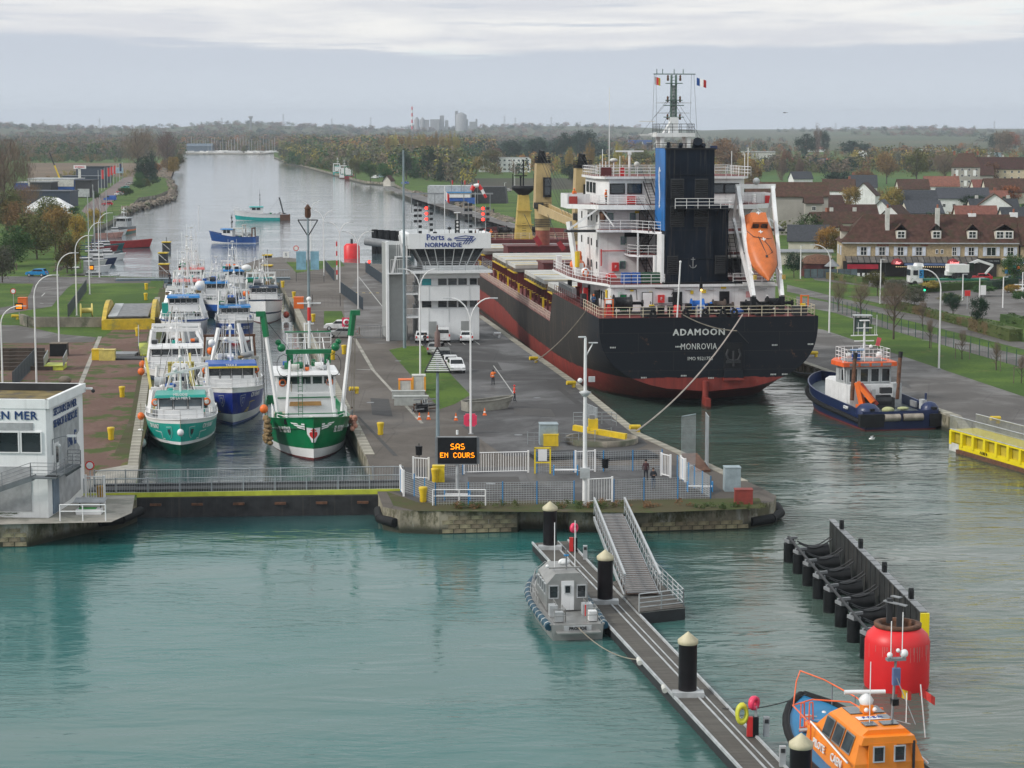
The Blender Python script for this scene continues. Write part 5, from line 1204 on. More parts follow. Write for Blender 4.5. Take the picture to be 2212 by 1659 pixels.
# marina at the canal bend
mq=P(505,331,0)
for i in range(64):
 x=405+i*3.1+random.uniform(-1,1);d=random.uniform(2440,2520);L=random.uniform(9,13)
 t=thing('sailing_boat','small white yacht with a bare mast in the far marina','yacht',((x-1106)/F_PX*d,d,1.2),random.uniform(-.5,.5),'yachts in the far marina')
 mb=MB();mb.box((0,0,.7),(L,3.2,1.6),WHITE,taper=1.15);mb.box((0,0,1.9),(L*.4,2,.8),WHITE2);mb.build('hull',t)
 if i%2==0:mb=MB();mb.tube((0,0,1),(0,0,random.uniform(13,20)),.22,LGREY,4);mb.build('mast',t)
hs(430,329,30,20,7,3,0,mat('blue_grey_shed',(.10,.14,.18),.6),mat('blue_grey_shed'),'blue grey boat hall at the far marina',wins=False,name='boat_hall',cat='boat hall')
mb=MB();mb.prism([(-400,2400),(-285,2400),(-285,2560),(-420,2560)],0,1.2,CONC);mb.build('marina_quay',kind='structure')
# boatyard buildings on the east bank
def shed(x,y,w,d,h,wall,roofm,label,rz=-6,bands=()):
 t=thing('boatyard_building',label,'building',P(x,y),R(rz));mb=MB();mb.box((0,d/2,h/2),(w,d,h),wall);mb.build('wall',t)
 mb=MB();mb.box((0,d/2,h+.15),(w+.6,d+.6,.4),roofm);mb.build('roof',t)
 for(cx,cz,ww,hh,m,nm)in bands:mb=MB();mb.box((cx,-.12,cz),(ww,.2,hh),m);mb.build(nm,t)
 return t
DBL=mat('dark_blue_cladding',(.03,.045,.075),.5)
shed(195,396,15,14,8.5,DBL,DARK,'dark navy hall furthest back in the boatyard')
shed(177,406,19,10,5.5,DBL,mat('navy_roof',(.05,.065,.09),.5),'low navy hall in front of the furthest hall')
shed(181,427,7,9,7,DARK,DARK,'small black hall with open doors beside the tall sign',bands=((0,2,5,3.4,LGREY,'door'),))
shed(111,426,20,14,7.5,BLUE,LGREY,'white and blue boat shop with flat roof',bands=((0,6,19.8,3,OFFW,'fascia'),(7,1.8,4,3,DBL,'door')))
shed(88,428,9,9,6.5,DARK,GREY,'dark office block of the boatyard',bands=((-2,2.4,2,2,WHITE2,'door'),(2,2.4,2,2,WHITE2,'door')))
shed(89,446,22,10,5.5,DBL,mat('navy_roof'),'long dark boat shop with white garage doors nearest the trees',bands=((3,1.9,6,2.6,OFFW,'garage_door'),(-7,1.6,5,2,GLASS_L,'shop_window')))
shed(55,420,10,10,5,BLUE,LGREY,'pale blue shed at the left end of the boatyard')
t=thing('tent','white peaked marquee in front of the boat shops','tent',P(102,463));mb=MB();w,d=15,9
for a in(0,):
 mb.add([(-w/2,0,0),(w/2,0,0),(w/2,d,0),(-w/2,d,0),(-w/2,0,2.2),(w/2,0,2.2),(w/2,d,2.2),(-w/2,d,2.2),(-w*.12,d/2,6),(w*.2,d/2,5.4)],[(0,1,5,4),(1,2,6,5),(2,3,7,6),(3,0,4,7),(4,5,9,8),(5,6,9),(6,7,8,9),(7,4,8)],WHITE2)
mb.build('canvas',t)
t=thing('sign','tall white pylon sign with red lettering in the boatyard','sign',P(173,424));mb=MB();mb.box((0,0,6),(1.1,.5,12),OFFW);mb.build('pylon',t);mb=MB();mb.box((0.2,0,12.4),(5.2,.5,1.5),WHITE2);mb.build('board',t);text(t,'ZODIAC',(.2,-.3,12.4),FX,1.1,RED,bold=.02)
for i in range(9):
 x=213+i*6.5;t=thing('flagpole','pale flagpole in the row of boatyard flags','flagpole',P(x,416-i*3.4),0,'flagpoles of the boatyard');mb=MB();mb.tube((0,0,0),(0,0,10),.13,LGREY,4);mb.build('pole',t)
 if i in(1,3,4,5,7):mb=MB();mb.box((.6,0,7.6),(1.1,.06,4.2),RED if i!=7 else NAVY);mb.build('flag',t)
t=thing('mobile_crane','yellow crane jib raised behind the boatyard','crane',P(130,400));mb=MB();mb.bar((0,0,3),(-2.6,0,10),.7,.7,YEL);mb.build('lower_jib',t);mb=MB();mb.bar((-2.6,0,10),(-5,0,16.5),.5,.5,DARK);mb.build('upper_jib',t);mb=MB();mb.box((0,0,2),(5,2.4,3),YEL);mb.build('cab',t)
t=thing('sign','pale blue billboard at the far end of the boatyard lane','sign',P(253,392));mb=MB();mb.box((0,0,6),(7,.2,3),mat('pale_blue_board',(.35,.5,.6),.5));mb.build('board',t)
for s in(-3,3):mb=MB();mb.tube((s,0,0),(s,0,6),.15,GREY,4);mb.build('post',t)
# ------------------------------------------------------------------ boats
def bhull(par,L,B,zb,zm,zs,bands,tr=.8,rake=1.0,full=2.6,wl=1.7,deckm=None,bul=.7,fl=.75,name='hull',off=0):
 """hull with the bow toward +y, stern at y=0; bands = [(f0, f1, material)] up the freeboard from -0.6 to the sheer"""
 ts=[0,.06,.15,.3,.45,.6,.7,.78,.85,.9,.94,.97,1.0]
 fs=sorted({0.0,1.0}|{b[0]for b in bands}|{b[1]for b in bands}|{.5,.8})
 def sheer(t):return zm+(zs-zm)*max(0,1-t/.5)**2+(zb-zm)*max(0,(t-.35)/.65)**1.8
 def half(t,f):
  if t<.45:k=tr+(1-tr)*math.sin(t/.45*math.pi/2);d=w=k
  else:s=(t-.45)/.55;d=max(0.0,1-s**full)**.75;w=max(0.0,1-s**wl)
  w*=.9
  return B/2*(w+(d-w)*f**fl)
 def pt(t,f,sg,dz=0,inset=0):
  z=-.6+(sheer(t)+.6)*f
  return(sg*max(0,half(t,f)-inset),t*(L+off)-off+rake*(f-.6)*max(0,(t-.5)/.5)**2,z+dz)
 mb=MB()
 def bm(j):
  c=(fs[j]+fs[j+1])/2
  for a,b,m in bands:
   if a<=c<=b:return m
  return bands[-1][2]
 for sg in(-1,1):
  secs=[[pt(t,f,sg)for f in fs]for t in ts]
  if sg>0:
   for a,b in zip(secs,secs[1:]):
    for j in range(len(fs)-1):mb.add([b[j],a[j],a[j+1],b[j+1]],[(3,2,1,0)],bm(j),smooth=True)
  else:curve_loft(secs,bm,mb=mb)
 for j in range(len(fs)-1):mb.add([pt(0,fs[j],-1),pt(0,fs[j],1),pt(0,fs[j+1],1),pt(0,fs[j+1],-1)],[(0,1,2,3)],bm(j))
 weld(mb.build(name,par))
 d=MB()
 for a,b in zip(ts,ts[1:]):d.add([pt(a,1,-1,-bul,.05),pt(a,1,1,-bul,.05),pt(b,1,1,-bul,.05),pt(b,1,-1,-bul,.05)],[(0,1,2,3)],deckm or GREY)
 d.build('deck',par)
 c=MB()
 for sg in(-1,1):
  for a,b in zip(ts,ts[1:]):c.bar(pt(a,1,sg),pt(b,1,sg),.14,.08,bands[-1][2])
 c.build('gunwale',par)
 def g(t,sg=1,dz=0,inset=0):return Vector(pt(t,1,sg,dz,inset))
 g.pt=lambda t,f,s:Vector(pt(min(t,.9995),f,s))
 return g
def wrap(o,g,s,t0,f0):
 """lay a flat mesh (x to the right, y up) on the hull at (t0, f0); readable from outside, bow toward the reader"""
 N_=400;ts=[i/N_ for i in range(N_+1)];ps=[g.pt(t,f0,s)for t in ts];al=[0]
 for a,b in zip(ps,ps[1:]):al.append(al[-1]+(b-a).length)
 a0=np.interp(t0,ts,al);e=.02;hv=(g.pt(t0,f0+e,s)-g.pt(t0,f0-e,s)).length/(2*e)
 for v in o.data.vertices:
  t=float(np.interp(a0+v.co.x*o.scale.x*s,al,ts));f=f0+v.co.y/hv;p=g.pt(t,f,s)
  n=(g.pt(t+.004,f,s)-g.pt(t-.004,f,s)).cross(g.pt(t,f+.03,s)-g.pt(t,f-.03,s)).normalized()
  if n.x*s<0:n=-n
  v.co=p+n*(.025+abs(v.co.z))
 o.location=(0,0,0);o.rotation_euler=(0,0,0);o.scale=(1,1,1);return o
def htext(b,g,st,s,t0,f0,size,m=None,**k):return wrap(text(b,st,(0,0,0),(0,0,0),size,m or WHITE2,extr=.012,**k),g,s,t0,f0)
def hshape(b,g,s,t0,f0,polys,nm='emblem'):
 mb=MB()
 for i,(poly,m)in enumerate(polys):mb.prism(poly,.004+.012*i,.004+.012*i,m)
 return wrap(mb.build(nm,b),g,s,t0,f0)
def shp(w):return[(-w/2,.55*w),(w/2,.62*w),(w/2,-.1*w),(w*.3,-.5*w),(0,-.8*w),(-w*.3,-.5*w),(-w/2,-.1*w)]
def bars(s,m,m2):return[([(0,0),(s*1.6,.05),(s*1.6,.12),(0,.07)],m),([(0,0),(s*.07,0),(s*.12,-.85),(s*.05,-.85)],m)]+[([(-s*.1*(1+k),-.62-k*.17),(-s*(.55+k*.3),-.62-k*.17),(-s*(.5+k*.3),-.54-k*.17),(-s*.1,-.54-k*.17)],m2)for k in range(3)]
def brail(par,g,t0=.5,t1=1.0,h=.9,m=None,rails=2,n=7):
 mb=MB();pts=[g(t0+(t1-t0)*i/n,-1,0,.05)for i in range(n+1)];p2=[g(t0+(t1-t0)*i/n,1,0,.05)for i in range(n+1)][::-1]
 rail(mb,pts+p2,h,rails,1.3,.03,m or WHITE2);return mb.build('railing',par)
def house(par,y,w,l,z,h,wall,roofm,nwin,glassm=None,visor=.25,fr=None,winh=.75,rake=.18,name=None,namem=None,wf=None):
 """wheelhouse with its windows toward the bow (+y)"""
 mb=MB();mb.add([(-w/2,y,z),(w/2,y,z),(w/2,y+l,z),(-w/2,y+l,z),(-w/2,y,z+h),(w/2,y,z+h),(w/2,y+l-rake,z+h),(-w/2,y+l-rake,z+h)],[(0,3,2,1),(4,5,6,7),(0,1,5,4),(1,2,6,5),(2,3,7,6),(3,0,4,7)],wall);mb.build('wheelhouse',par)
 r=MB();r.box((0,y+l/2+.05,z+h+.12),(w+visor*2,l+visor*2.2,.26),roofm,taper=.94);r.build('wheelhouse_roof',par)
 zw=z+h-winh/2-.15;yy=y+l+.03-rake*(zw-z)/h;f=wf or fr or DARK
 for i in range(nwin):
  ww=(w-.2)/nwin-.08;window(par,(-w/2+.1+(i+.5)*(w-.2)/nwin,yy,zw),ww,winh,math.pi,f,glassm or GLASS,.06,rx=math.atan2(rake,h))
 for s in(-1,1):
  for k in range(2):window(par,(s*(w/2+.03),y+l*(.35+.35*k),zw),l*.28,winh,s*math.pi/2,f,glassm or GLASS,.06)
 if name:text(par,name,(0,y+l+visor*1.15+.12,z+h+.12),(math.pi/2,0,math.pi),min(.34,w*.1),namem or WHITE2,bold=.01)
def bmast(par,x,y,z,h,m=None,cross=2,balls=True):
 m=m or WHITE2;mb=MB();mb.tube((x,y,z),(x,y,z+h),.11,m,6,.06)
 for k in range(cross):zz=z+h*(.45+.3*k);mb.box((x,y,zz),(1.7-.5*k,.12,.1),m);mb.box((x,y,zz+.12),(.5,.2,.16),m)
 if balls:mb.ball((x+.5,y,z+h*.5+.1),.24,m,8);mb.ball((x,y,z+h*.82),.2,m,8)
 for s in(-.7,.7):mb.tube((x+s,y,z),(x+s*1.1,y,z+h*1.15),.025,m,3)
 mb.build('mast',par)
def gantry(par,y,w,z0,h,m,lean=0,wd=.35,name='gantry'):
 mb=MB()
 for s in(-1,1):mb.bar((s*w/2,y,z0),(s*w/2*.9,y+lean,z0+h),wd,wd,m)
 mb.bar((-w/2*.9-.2,y+lean,z0+h),(w/2*.9+.2,y+lean,z0+h),wd,wd*1.1,m);mb.build(name,par)
def gear(par,y0,y1,w,z,seed,n=14):
 r=random.Random(seed);mb=MB()
 for k in range(n):
  c=(r.uniform(-w/2,w/2),r.uniform(y0,y1),z);q=r.random();s=r.uniform(.25,.6)
  m=r.choice((BLUE,GREEN,DARK,WHITE2,LGREY,TEAL,OFFW,NET,GREY,WHITE2,ORG if s<.4 else LGREY))
  if q<.5:mb.box((c[0],c[1],z+s/2),(s*1.4,s,s),m,rz=r.random())
  elif q<.8:mb.tube((c[0]-s,c[1],z+s),(c[0]+s,c[1],z+s),s*.8,m,8)
  else:mb.ball((c[0],c[1],z+s*.5),s,m,8,(1.3,1,.6))
 mb.build('deck_gear',par,kind='stuff')
def aft(b,off,B,z):
 gantry(b,-off+1.2,B*.8,z,3.6,WHITE2,.3,.28);gear(b,-off+.6,2.5,B*.8,z-.3,int(off*9),18);mb=MB();r=random.Random(off)
 mb.tube((-B*.3,-off*.45,z+.9),(B*.3,-off*.45,z+.9),.8,r.choice((TEAL,GREEN,BLUE)),12)
 for k in range(12):x0=r.uniform(-B*.42,B*.42);mb.tube((x0,r.uniform(-off,2),z-.4),(x0*.4,r.uniform(-off,2),z+r.uniform(2.5,6.5)),r.choice((.03,.05,.07)),r.choice((WHITE2,OFFW,LGREY,ROPE)),4)
 mb.build('net_drum_and_rigging',b,kind='stuff')
AX=math.pi+.1485
def boat(x,y,L,label,rz=AX,name='fishing_trawler',cat='fishing boat',rake=1.0,group=None):
 """thing whose bow stands at the survey point (x, y) on the water"""
 p=P(x,y,0);d=Vector((-math.sin(rz),math.cos(rz),0));return thing(name,label,cat,p-d*L,rz,group)
def fender(p,r,m,label,rz=0):
 t=thing('fender',label,'fender',p,rz,'round fenders hung between boats and quay');mb=MB();mb.ball((0,0,0),r,m,12,(1,1,1.1));mb.build('ball',t);mb=MB();mb.tube((0,0,r),(0,0,r+.9),.03,ROPE,4);mb.build('rope',t)
# teal trawler
b=boat(391,985,17,'teal and dark green trawler nearest the left lock wall with white shield emblems');DG=mat('dark_green_antifouling',(.0,.055,.035),.35)
g=bhull(b,17,7.1,3.5,2.6,2.6,[(0,.10,BLACK),(.10,.40,DG),(.40,.47,WHITE2),(.47,.90,TEAL),(.90,1,WHITE2)],deckm=LGREY,bul=.15,full=3.4,rake=.4,off=7);aft(b,7,7.1,2.6)
brail(b,g,.55);house(b,8.6,4.4,3.4,2.6,2.4,WHITE2,TEAL,3,GLASS_L,.3,DARK,1.1,name='MELODIE\nDE LA MER 2')
bmast(b,0,9.5,5.2,4.2);gantry(b,5.5,6.2,2.6,2.3,WHITE2,-.3,.5);gantry(b,2.5,2.5,2.2,5.0,mat('pale_yellow',(.62,.52,.14),.5));gear(b,.8,8,5.6,2.2,1)
mb=MB();PY=MATS['pale_yellow'];mb.bar((-1.0,6,2.4),(-.9,2.2,8.2),.22,.22,PY);mb.bar((2.6,6,2.4),(3.5,2.2,7.8),.22,.22,PY);mb.bar((1.5,7,6.6),(-2.6,6.4,7.4),.22,.22,WHITE2);mb.bar((2.2,6,2.6),(.6,5.6,7.5),.2,.2,WHITE2);mb.bar((-.6,6,7.4),(.6,5.6,7.5),.5,.3,WHITE2);mb.build('derrick',b)
for s_ in(-1,1):htext(b,g,'CN 936967',s_,.83,.80,.62,WHITE2,shear=.2,bold=.01);hshape(b,g,s_,.957,.70,[(shp(.85),WHITE2),(shp(.8),TEAL),(shp(.45),DARK)],'shield_emblem')
PY=MATS['pale_yellow']
for s_ in(-1,1):hshape(b,g,s_,.90,.66,bars(-s_,WHITE2,WHITE2),'bow_stripes')
fender(b.matrix_basis@Vector((0,17.35,2.3)),.33,WHITE2,'white pear fender hanging at the stem of the teal trawler')
for q,m,l in(((3.9,11.8,1.5),WHITE2,'upper white ball fender between teal trawler and lock wall'),((3.75,12.9,.75),WHITE2,'lower white ball fender between teal trawler and lock wall'),((3.95,7.5,2.6),ORG,'orange ball fender beside the teal trawler gantry')):
 fender(b.matrix_basis@Vector(q),.42 if m is WHITE2 else.36,m,l)
# blue trawler beside it
b=boat(503,919,18,'royal blue trawler with white stripe, yellow trim and blue yellow wheelhouse roof');RB_=mat('royal_blue',(.008,.025,.22),.3)
g=bhull(b,18,7.4,4.0,3.0,3.0,[(0,.19,mat('bright_blue',(.01,.07,.30),.35)),(.19,.38,WHITE2),(.38,.88,RB_),(.88,1,WHITE2)],deckm=LGREY,bul=.15,full=3.2,rake=.6,off=9);aft(b,9,7.4,3.0)
brail(b,g,.5);house(b,8.4,5.0,3.6,3.0,2.6,WHITE2,BLUE,4,GLASS,.3,BLACK,1.3,name='TAKA II');mb=MB();mb.box((0,12.3,5.5),(5.7,.25,.2),mat('bright_yellow',(.8,.6,.02),.4));mb.build('visor_trim',b)
bmast(b,0,9,5.8,4.6);gear(b,1,8,6,2.8,2);gantry(b,4.0,6.6,3,2.6,OFFW,0,.3);gantry(b,1.2,6.0,3,4.8,RUST,0,.25)
mb=MB();mb.bar((-1.8,6,3),(-1.0,4.6,9.5),.3,.3,WHITE2);mb.bar((2.6,6,3),(1.2,4.6,9),.35,.35,WHITE2);mb.bar((-2.9,5,3),(-1.2,4.6,9),.25,.25,WHITE2);mb.ball((2.0,7,7.6),.4,WHITE2);mb.build('derrick',b)
YB=MATS['bright_yellow']
for s_ in(-1,1):htext(b,g,'CN 934917',s_,.84,.80,.7,WHITE2,shear=.2,bold=.01);hshape(b,g,s_,.955,.70,[(shp(.95),LGREY),(shp(.85),RB_),(shp(.5),LGREY),(shp(.38),RB_)],'shield_emblem');hshape(b,g,s_,.895,.62,bars(-s_,YB,YB),'bow_stripes')
# green beam trawler
b=boat(678,995,27,'large green beam trawler with tall white derricks and winged heart emblem on the bow');GT=GREEN
g=bhull(b,27,8.1,4.1,2.6,2.8,[(0,.17,mat('dark_red_antifouling',(.16,.03,.03),.5)),(.17,.36,WHITE2),(.36,1,GT)],deckm=LGREY,bul=1.0,full=4.2,wl=2.2,rake=.5,tr=.85)
house(b,8.5,5.8,5.6,2.0,4.6,WHITE2,WHITE2,5,GLASS,.45,WHITE,.85);mb=MB();mb.box((0,14.05,4.3),(5.9,.12,.1),GREEN);mb.box((.1,14.2,3.7),(3.2,.12,.42),mat('varnished_nameboard',(.40,.22,.07),.5),taper=.95);mb.box((2.7,15.2,2.4),(1.5,1.4,1.2),mat('beige_locker',(.5,.46,.36),.6));mb.build('wheelhouse_trim',b)
mb=MB()
for s in(-1,1):mb.bar((s*2.4,22.0,2.6),(s*1.75,19.6,9.2),.23,.23,WHITE2)
mb.bar((-2.2,20.8,5.6),(2.2,20.8,5.6),.14,.14,WHITE2);mb.build('a_frame',b)
mb=MB();mb.box((0,19.6,9.5),(4.4,.5,.42),GREEN)
for s in(-1,1):mb.box((s*1.8,19.6,8.8),(.6,.6,.9),GREEN);mb.ball((s*2.6,19.6,9.9),.42,GREEN);mb.ball((s*2.9,19.4,10.4),.3,GREEN)
mb.build('a_frame_head',b)
for s in(-1,1):
 mb=MB();mb.bar((s*3.0,20.8,3.0),(s*4.05,19.8,11.0),.27,.27,WHITE2);mb.build('derrick',b);mb=MB();mb.bar((s*4.05,19.8,11.0),(s*4.35,19.6,13.3),.4,.45,GREEN);mb.box((s*4.55,19.6,13.2),(.9,.5,.5),GREEN);mb.box((s*3.0,20.9,3.2),(.7,.8,1.2),GREEN);mb.build('derrick_head',b)
 mb=MB()
 for q in((s*4.6,12.9),(s*4.3,12.9),(s*4.5,12.6)):mb.tube((q[0],19.6,q[1]),(q[0]*.93,20.3,2.8),.03,ROPE if s<0 else DARK,3,cap=False)
 mb.tube((s*4.4,19.6,13),(s*1.9,19.6,9.8),.03,DARK,3,cap=False)
 lp=[(s*(2.4+.7*math.sin(a)),20.0,8.2+1.1*math.cos(a))for a in[i*math.pi/5 for i in range(11)]];mb.path(lp,.035,DARK,3);mb.build('rigging',b)
mb=MB();mb.bar((1.05,19.9,2.6),(1.05,19.4,9),.05,.05,GREEN);mb.bar((.65,19.9,2.6),(.65,19.4,9),.05,.05,GREEN)
for k in range(16):mb.bar((.65,19.9-k*.03,2.9+k*.4),(1.05,19.9-k*.03,2.9+k*.4),.04,.04,GREEN)
mb.build('ladder',b)
mb=MB();rail(mb,[(-2.3,17.5,9.7),(2.0,17.5,9.7),(2.0,19.5,9.7)],1.4,3,1.0,.035,WHITE2);mb.tube((-2.3,17.5,11.2),(2.2,17.5,11.2),.07,GREEN,4);mb.build('top_platform_railing',b)
mb=MB();mb.tube((-.2,17.5,9.6),(-.2,17.5,14.2),.14,WHITE2,6);mb.tube((-.2,17.5,12.3),(-.2,17.5,13.6),.17,RED,6);mb.box((-.2,17.5,14.0),(2.3,.14,.12),WHITE2);mb.box((-.2,17.5,12.0),(.9,.14,.12),WHITE2);mb.ball((-.2,17.5,14.4),.25,WHITE2);mb.build('mast',b)
mb=MB();rail(mb,[(-3.2,22.2,2.9),(-2.5,23.8,2.9),(2.5,23.8,2.9),(3.2,22.2,2.9)],.9,3,1.2,.04,WHITE2);mb.tube((-3,23,3.9),(3,23,3.9),.05,GREEN,4);rail(mb,[(3.5,16,2.7),(3.5,21,2.7)],1.3,3,1.2,.04,WHITE2);rail(mb,[(-3.6,14,2.7),(-3.6,20,2.7)],1.3,3,1.2,.04,WHITE2);mb.build('deck_railing',b)
gear(b,14.5,22,5,1.9,3,12);gear(b,5,13,4.4,6.9,4,8)
mb=MB();mb.ball((0,24.6,3.4),.5,OFFW);mb.box((1.9,24.4,3.4),(1.5,.6,.5),BLACK);mb.tube((-.9,24.9,3.1),(-.1,24.9,3.1),.35,SKYB,8);mb.build('windlass',b)
mb=MB();r_=random.Random(4)
for k in range(60):
 a=r_.random();mb.ball((4.0+r_.uniform(-.1,.35),21.5+2.3*a+r_.uniform(-.3,.3),3.6-r_.random()*2.4),r_.uniform(.16,.34),NET,6,(1,1.4,.8))
for k in range(16):mb.ball((-4.0-r_.uniform(-.1,.25),22.0+r_.uniform(-1,.8),3.5-r_.random()*1.2),.25,mat('pink_net',(.35,.17,.12),.9,var=.4),6)
mb.build('net',b,kind='stuff')
for s_ in(-1,1):
 htext(b,g,'BL 935969',s_,.885,.74,.85,sx=.66,bold=.012);hshape(b,g,s_,.975,.78,[([(-s_*x,y)for x,y in((-.3,.45-k*.22),(1.55-k*.4,.6-k*.2),(1.35-k*.4,.46-k*.2),(-.3,.3-k*.22))],WHITE2)for k in range(3)],'wing_emblem')
 hshape(b,g,s_,.9995,.68,[([(0,.5),(-s_*.62,.55),(-s_*.6,-.1),(-s_*.3,-.5),(-s_*.12,-.9),(0,-.9)],WHITE2),([(0,.05),(-s_*.17,.15),(-s_*.34,.02),(-s_*.3,-.25),(0,-.55)],RED),([(0,.42),(-s_*.05,.42),(-s_*.05,0),(0,0)],RED),([(0,.32),(-s_*.17,.32),(-s_*.17,.24),(0,.24)],RED)],'heart_emblem')
for q,l in(((4.5,24.2,4.6),'orange ball fender at the left rail of the green trawler'),((-4.6,23.8,.9),'red ball fender between the green trawler and the quay')):fender(b.matrix_basis@Vector(q),.4,ORG if q[0]>0 else mat('fender_red',(.45,.07,.04),.5),l)
# second row and beyond
def simple(x,y,L,B,zb,zm,bands,label,hw,hz,hh,wall,roof,nw,nm='',y0=.42,gan=None,seed=5,mh=5,vis=.25,mastm=None,**k):
 b=boat(x,y,L,label,**k);g=bhull(b,L,B,zb,zm,zm,bands,deckm=LGREY,bul=.3,full=3.0,rake=.6,off=L*.4);aft(b,L*.4,B,zm);brail(b,g,.5)
 house(b,L*y0,hw,3.4,hz,hh,wall,roof,nw,GLASS,vis,DARK,.8,name=nm);bmast(b,0,L*y0+.6,hz+hh,mh,mastm,3);gear(b,1,L*y0,B*.75,hz-.3,seed,16)
 if gan:gantry(b,L*.12,B*.8,zm,gan,WHITE2,.3,.3)
 gear(b,1,L*y0+3,B*.7,hz+hh+.25,seed+50,9);mb=MB();r=random.Random(seed)
 for k2 in range(11):xx=r.uniform(-B*.35,B*.35);yy=r.uniform(1,L*.55);mb.tube((xx,yy,hz),(xx*.5,yy-.5,hz+hh+r.uniform(1,mh)),.05,WHITE2,4)
 mb.build('poles',b,kind='stuff');globals()['g_last']=g;return b
NV=mat('trawler_navy',(.015,.035,.075),.4)
b=simple(380,866,19,7.6,3.6,2.6,[(0,.8,NV),(.8,1,WHITE2)],'navy hulled trawler with broad white wheelhouse behind the teal trawler',6.0,2.6,2.4,WHITE2,WHITE2,5,'',.3,4.6,6,4)
mb=MB();mb.bar((-3.4,3.5,2.6),(-2.8,3,6.6),.4,.5,WHITE2);mb.bar((3.4,3.5,2.6),(2.8,3,6.6),.4,.5,WHITE2);mb.bar((-3.0,3,6.6),(3.0,3,6.6),.4,.4,WHITE2);mb.bar((-2.4,3,6.4),(-3.3,5.5,4.5),.3,.3,WHITE2);mb.build('stern_gallows',b)
for q,l in(((4.1,10,2.4),'orange ball fender on the side of the navy hulled trawler'),((-4.0,9,4.6),'bright red ball between the two middle trawlers'),((4.1,4,2.6),'red ball fender behind the navy hulled trawler')):fender(b.matrix_basis@Vector(q),.42,ORG,l)
b=simple(397,752,21,6.9,4.0,3.0,[(0,.3,mat('bright_blue')),(.3,.95,WHITE2),(.95,1,BLUE)],'white trawler with blue wheelhouse visor and row of square windows in mid lock',4.3,4.6,2.0,WHITE2,mat('visor_blue',(.01,.19,.50),.4),5,'CAP PILAR',.52,4,7,6)
mb=MB();mb.ball((-2.4,10,8.0),.75,WHITE2);mb.box((2.6,12,4.7),(1.0,1.5,2.0),TEAL);mb.bar((-3.2,9,3),(-2.0,7.5,7),.9,.3,WHITE2);mb.bar((3.2,9,3),(2.0,7.5,7),.9,.3,WHITE2);mb.build('radome',b)
b=simple(510,746,16,5.7,3.6,2.7,[(0,.2,mat('hull_red',(.45,.02,.04),.4)),(.2,.34,WHITE2),(.34,.9,mat('hull_blue',(.01,.055,.25),.35)),(.9,1,WHITE2)],'blue trawler with white and red bottom stripes behind the royal blue one',4.2,2.9,2.0,WHITE2,mat('visor_blue'),5,"L'HORIZON",.40,0,8,6)
pass
for s_ in(-1,1):htext(b,g_last,'CN 722228',s_,.88,.74,.6,bold=.01)
mb=MB();mb.box((0,16.35,2.4),(.35,.2,2.2),GREY);mb.build('stem_post',b)
b=simple(470,688,16,5.6,3.0,2.4,[(0,.5,NV),(.5,.8,BLUE),(.8,1,WHITE2)],'small dark blue trawler with name board, half hidden behind the blue one',3.6,2.9,2.2,WHITE2,mat('visor_blue'),4,'',.25,0,9,4);text(b,'Tarnic',(0,15.2,3.1),(math.pi/2,0,math.pi),.7,WHITE2,bold=.02)
b=simple(574,700,17,6.3,3.9,3.0,[(0,.17,MATS['dark_red_antifouling']),(.17,.48,WHITE2),(.48,.54,NV),(.54,.95,WHITE2),(.95,1,NV)],'white trawler with thin navy stripes and red bottom against the right lock wall',4.3,3.3,1.9,WHITE2,NV,5,'Scapulaire',.36,0,10,5)
mb=MB();mb.box((0.5,1.5,6.2),(4.2,3,.15),mat('turquoise_canvas',(.05,.42,.42),.6),rx=.1);mb.ball((2.6,2.5,8.0),.7,WHITE2,sc=(1.2,1,.8));mb.bar((-1.5,5,3.5),(0,4.5,8),.15,.15,WHITE2);mb.bar((1.6,5,3.5),(0,4.5,8),.15,.15,WHITE2);mb.build('awning',b)
fender(b.matrix_basis@Vector((2.9,11.5,4.5)),.55,ORG,'large orange buoy on the rail of the white trawler');fender(b.matrix_basis@Vector((-3.5,11,.9)),.5,MATS['fender_red'],'red fender between the white trawler and the right wall')
b=simple(405,690,17,6.2,3.4,2.8,[(0,.4,mat('bright_blue')),(.4,1,WHITE2)],'white trawler crowded with masts behind the blue visor trawler',4.2,3.6,1.9,WHITE2,mat('pink_red_roof',(.6,.14,.13),.5),4,'',.3,3,11,7)
b=simple(415,655,15,6.0,3.4,2.8,[(0,.4,NV),(.4,1,WHITE2)],'furthest white trawler in the lock, close to the far footbridge',4.2,3.6,1.9,WHITE2,mat('pink_red_roof'),4,'',.3,3,12,7)
b=simple(505,648,13,5.2,3.0,2.4,[(0,.5,NV),(.5,1,WHITE2)],'small blue and white trawler by the open far gate',3.8,2.8,2.1,WHITE2,mat('visor_blue'),4,'',.4,0,13,5)
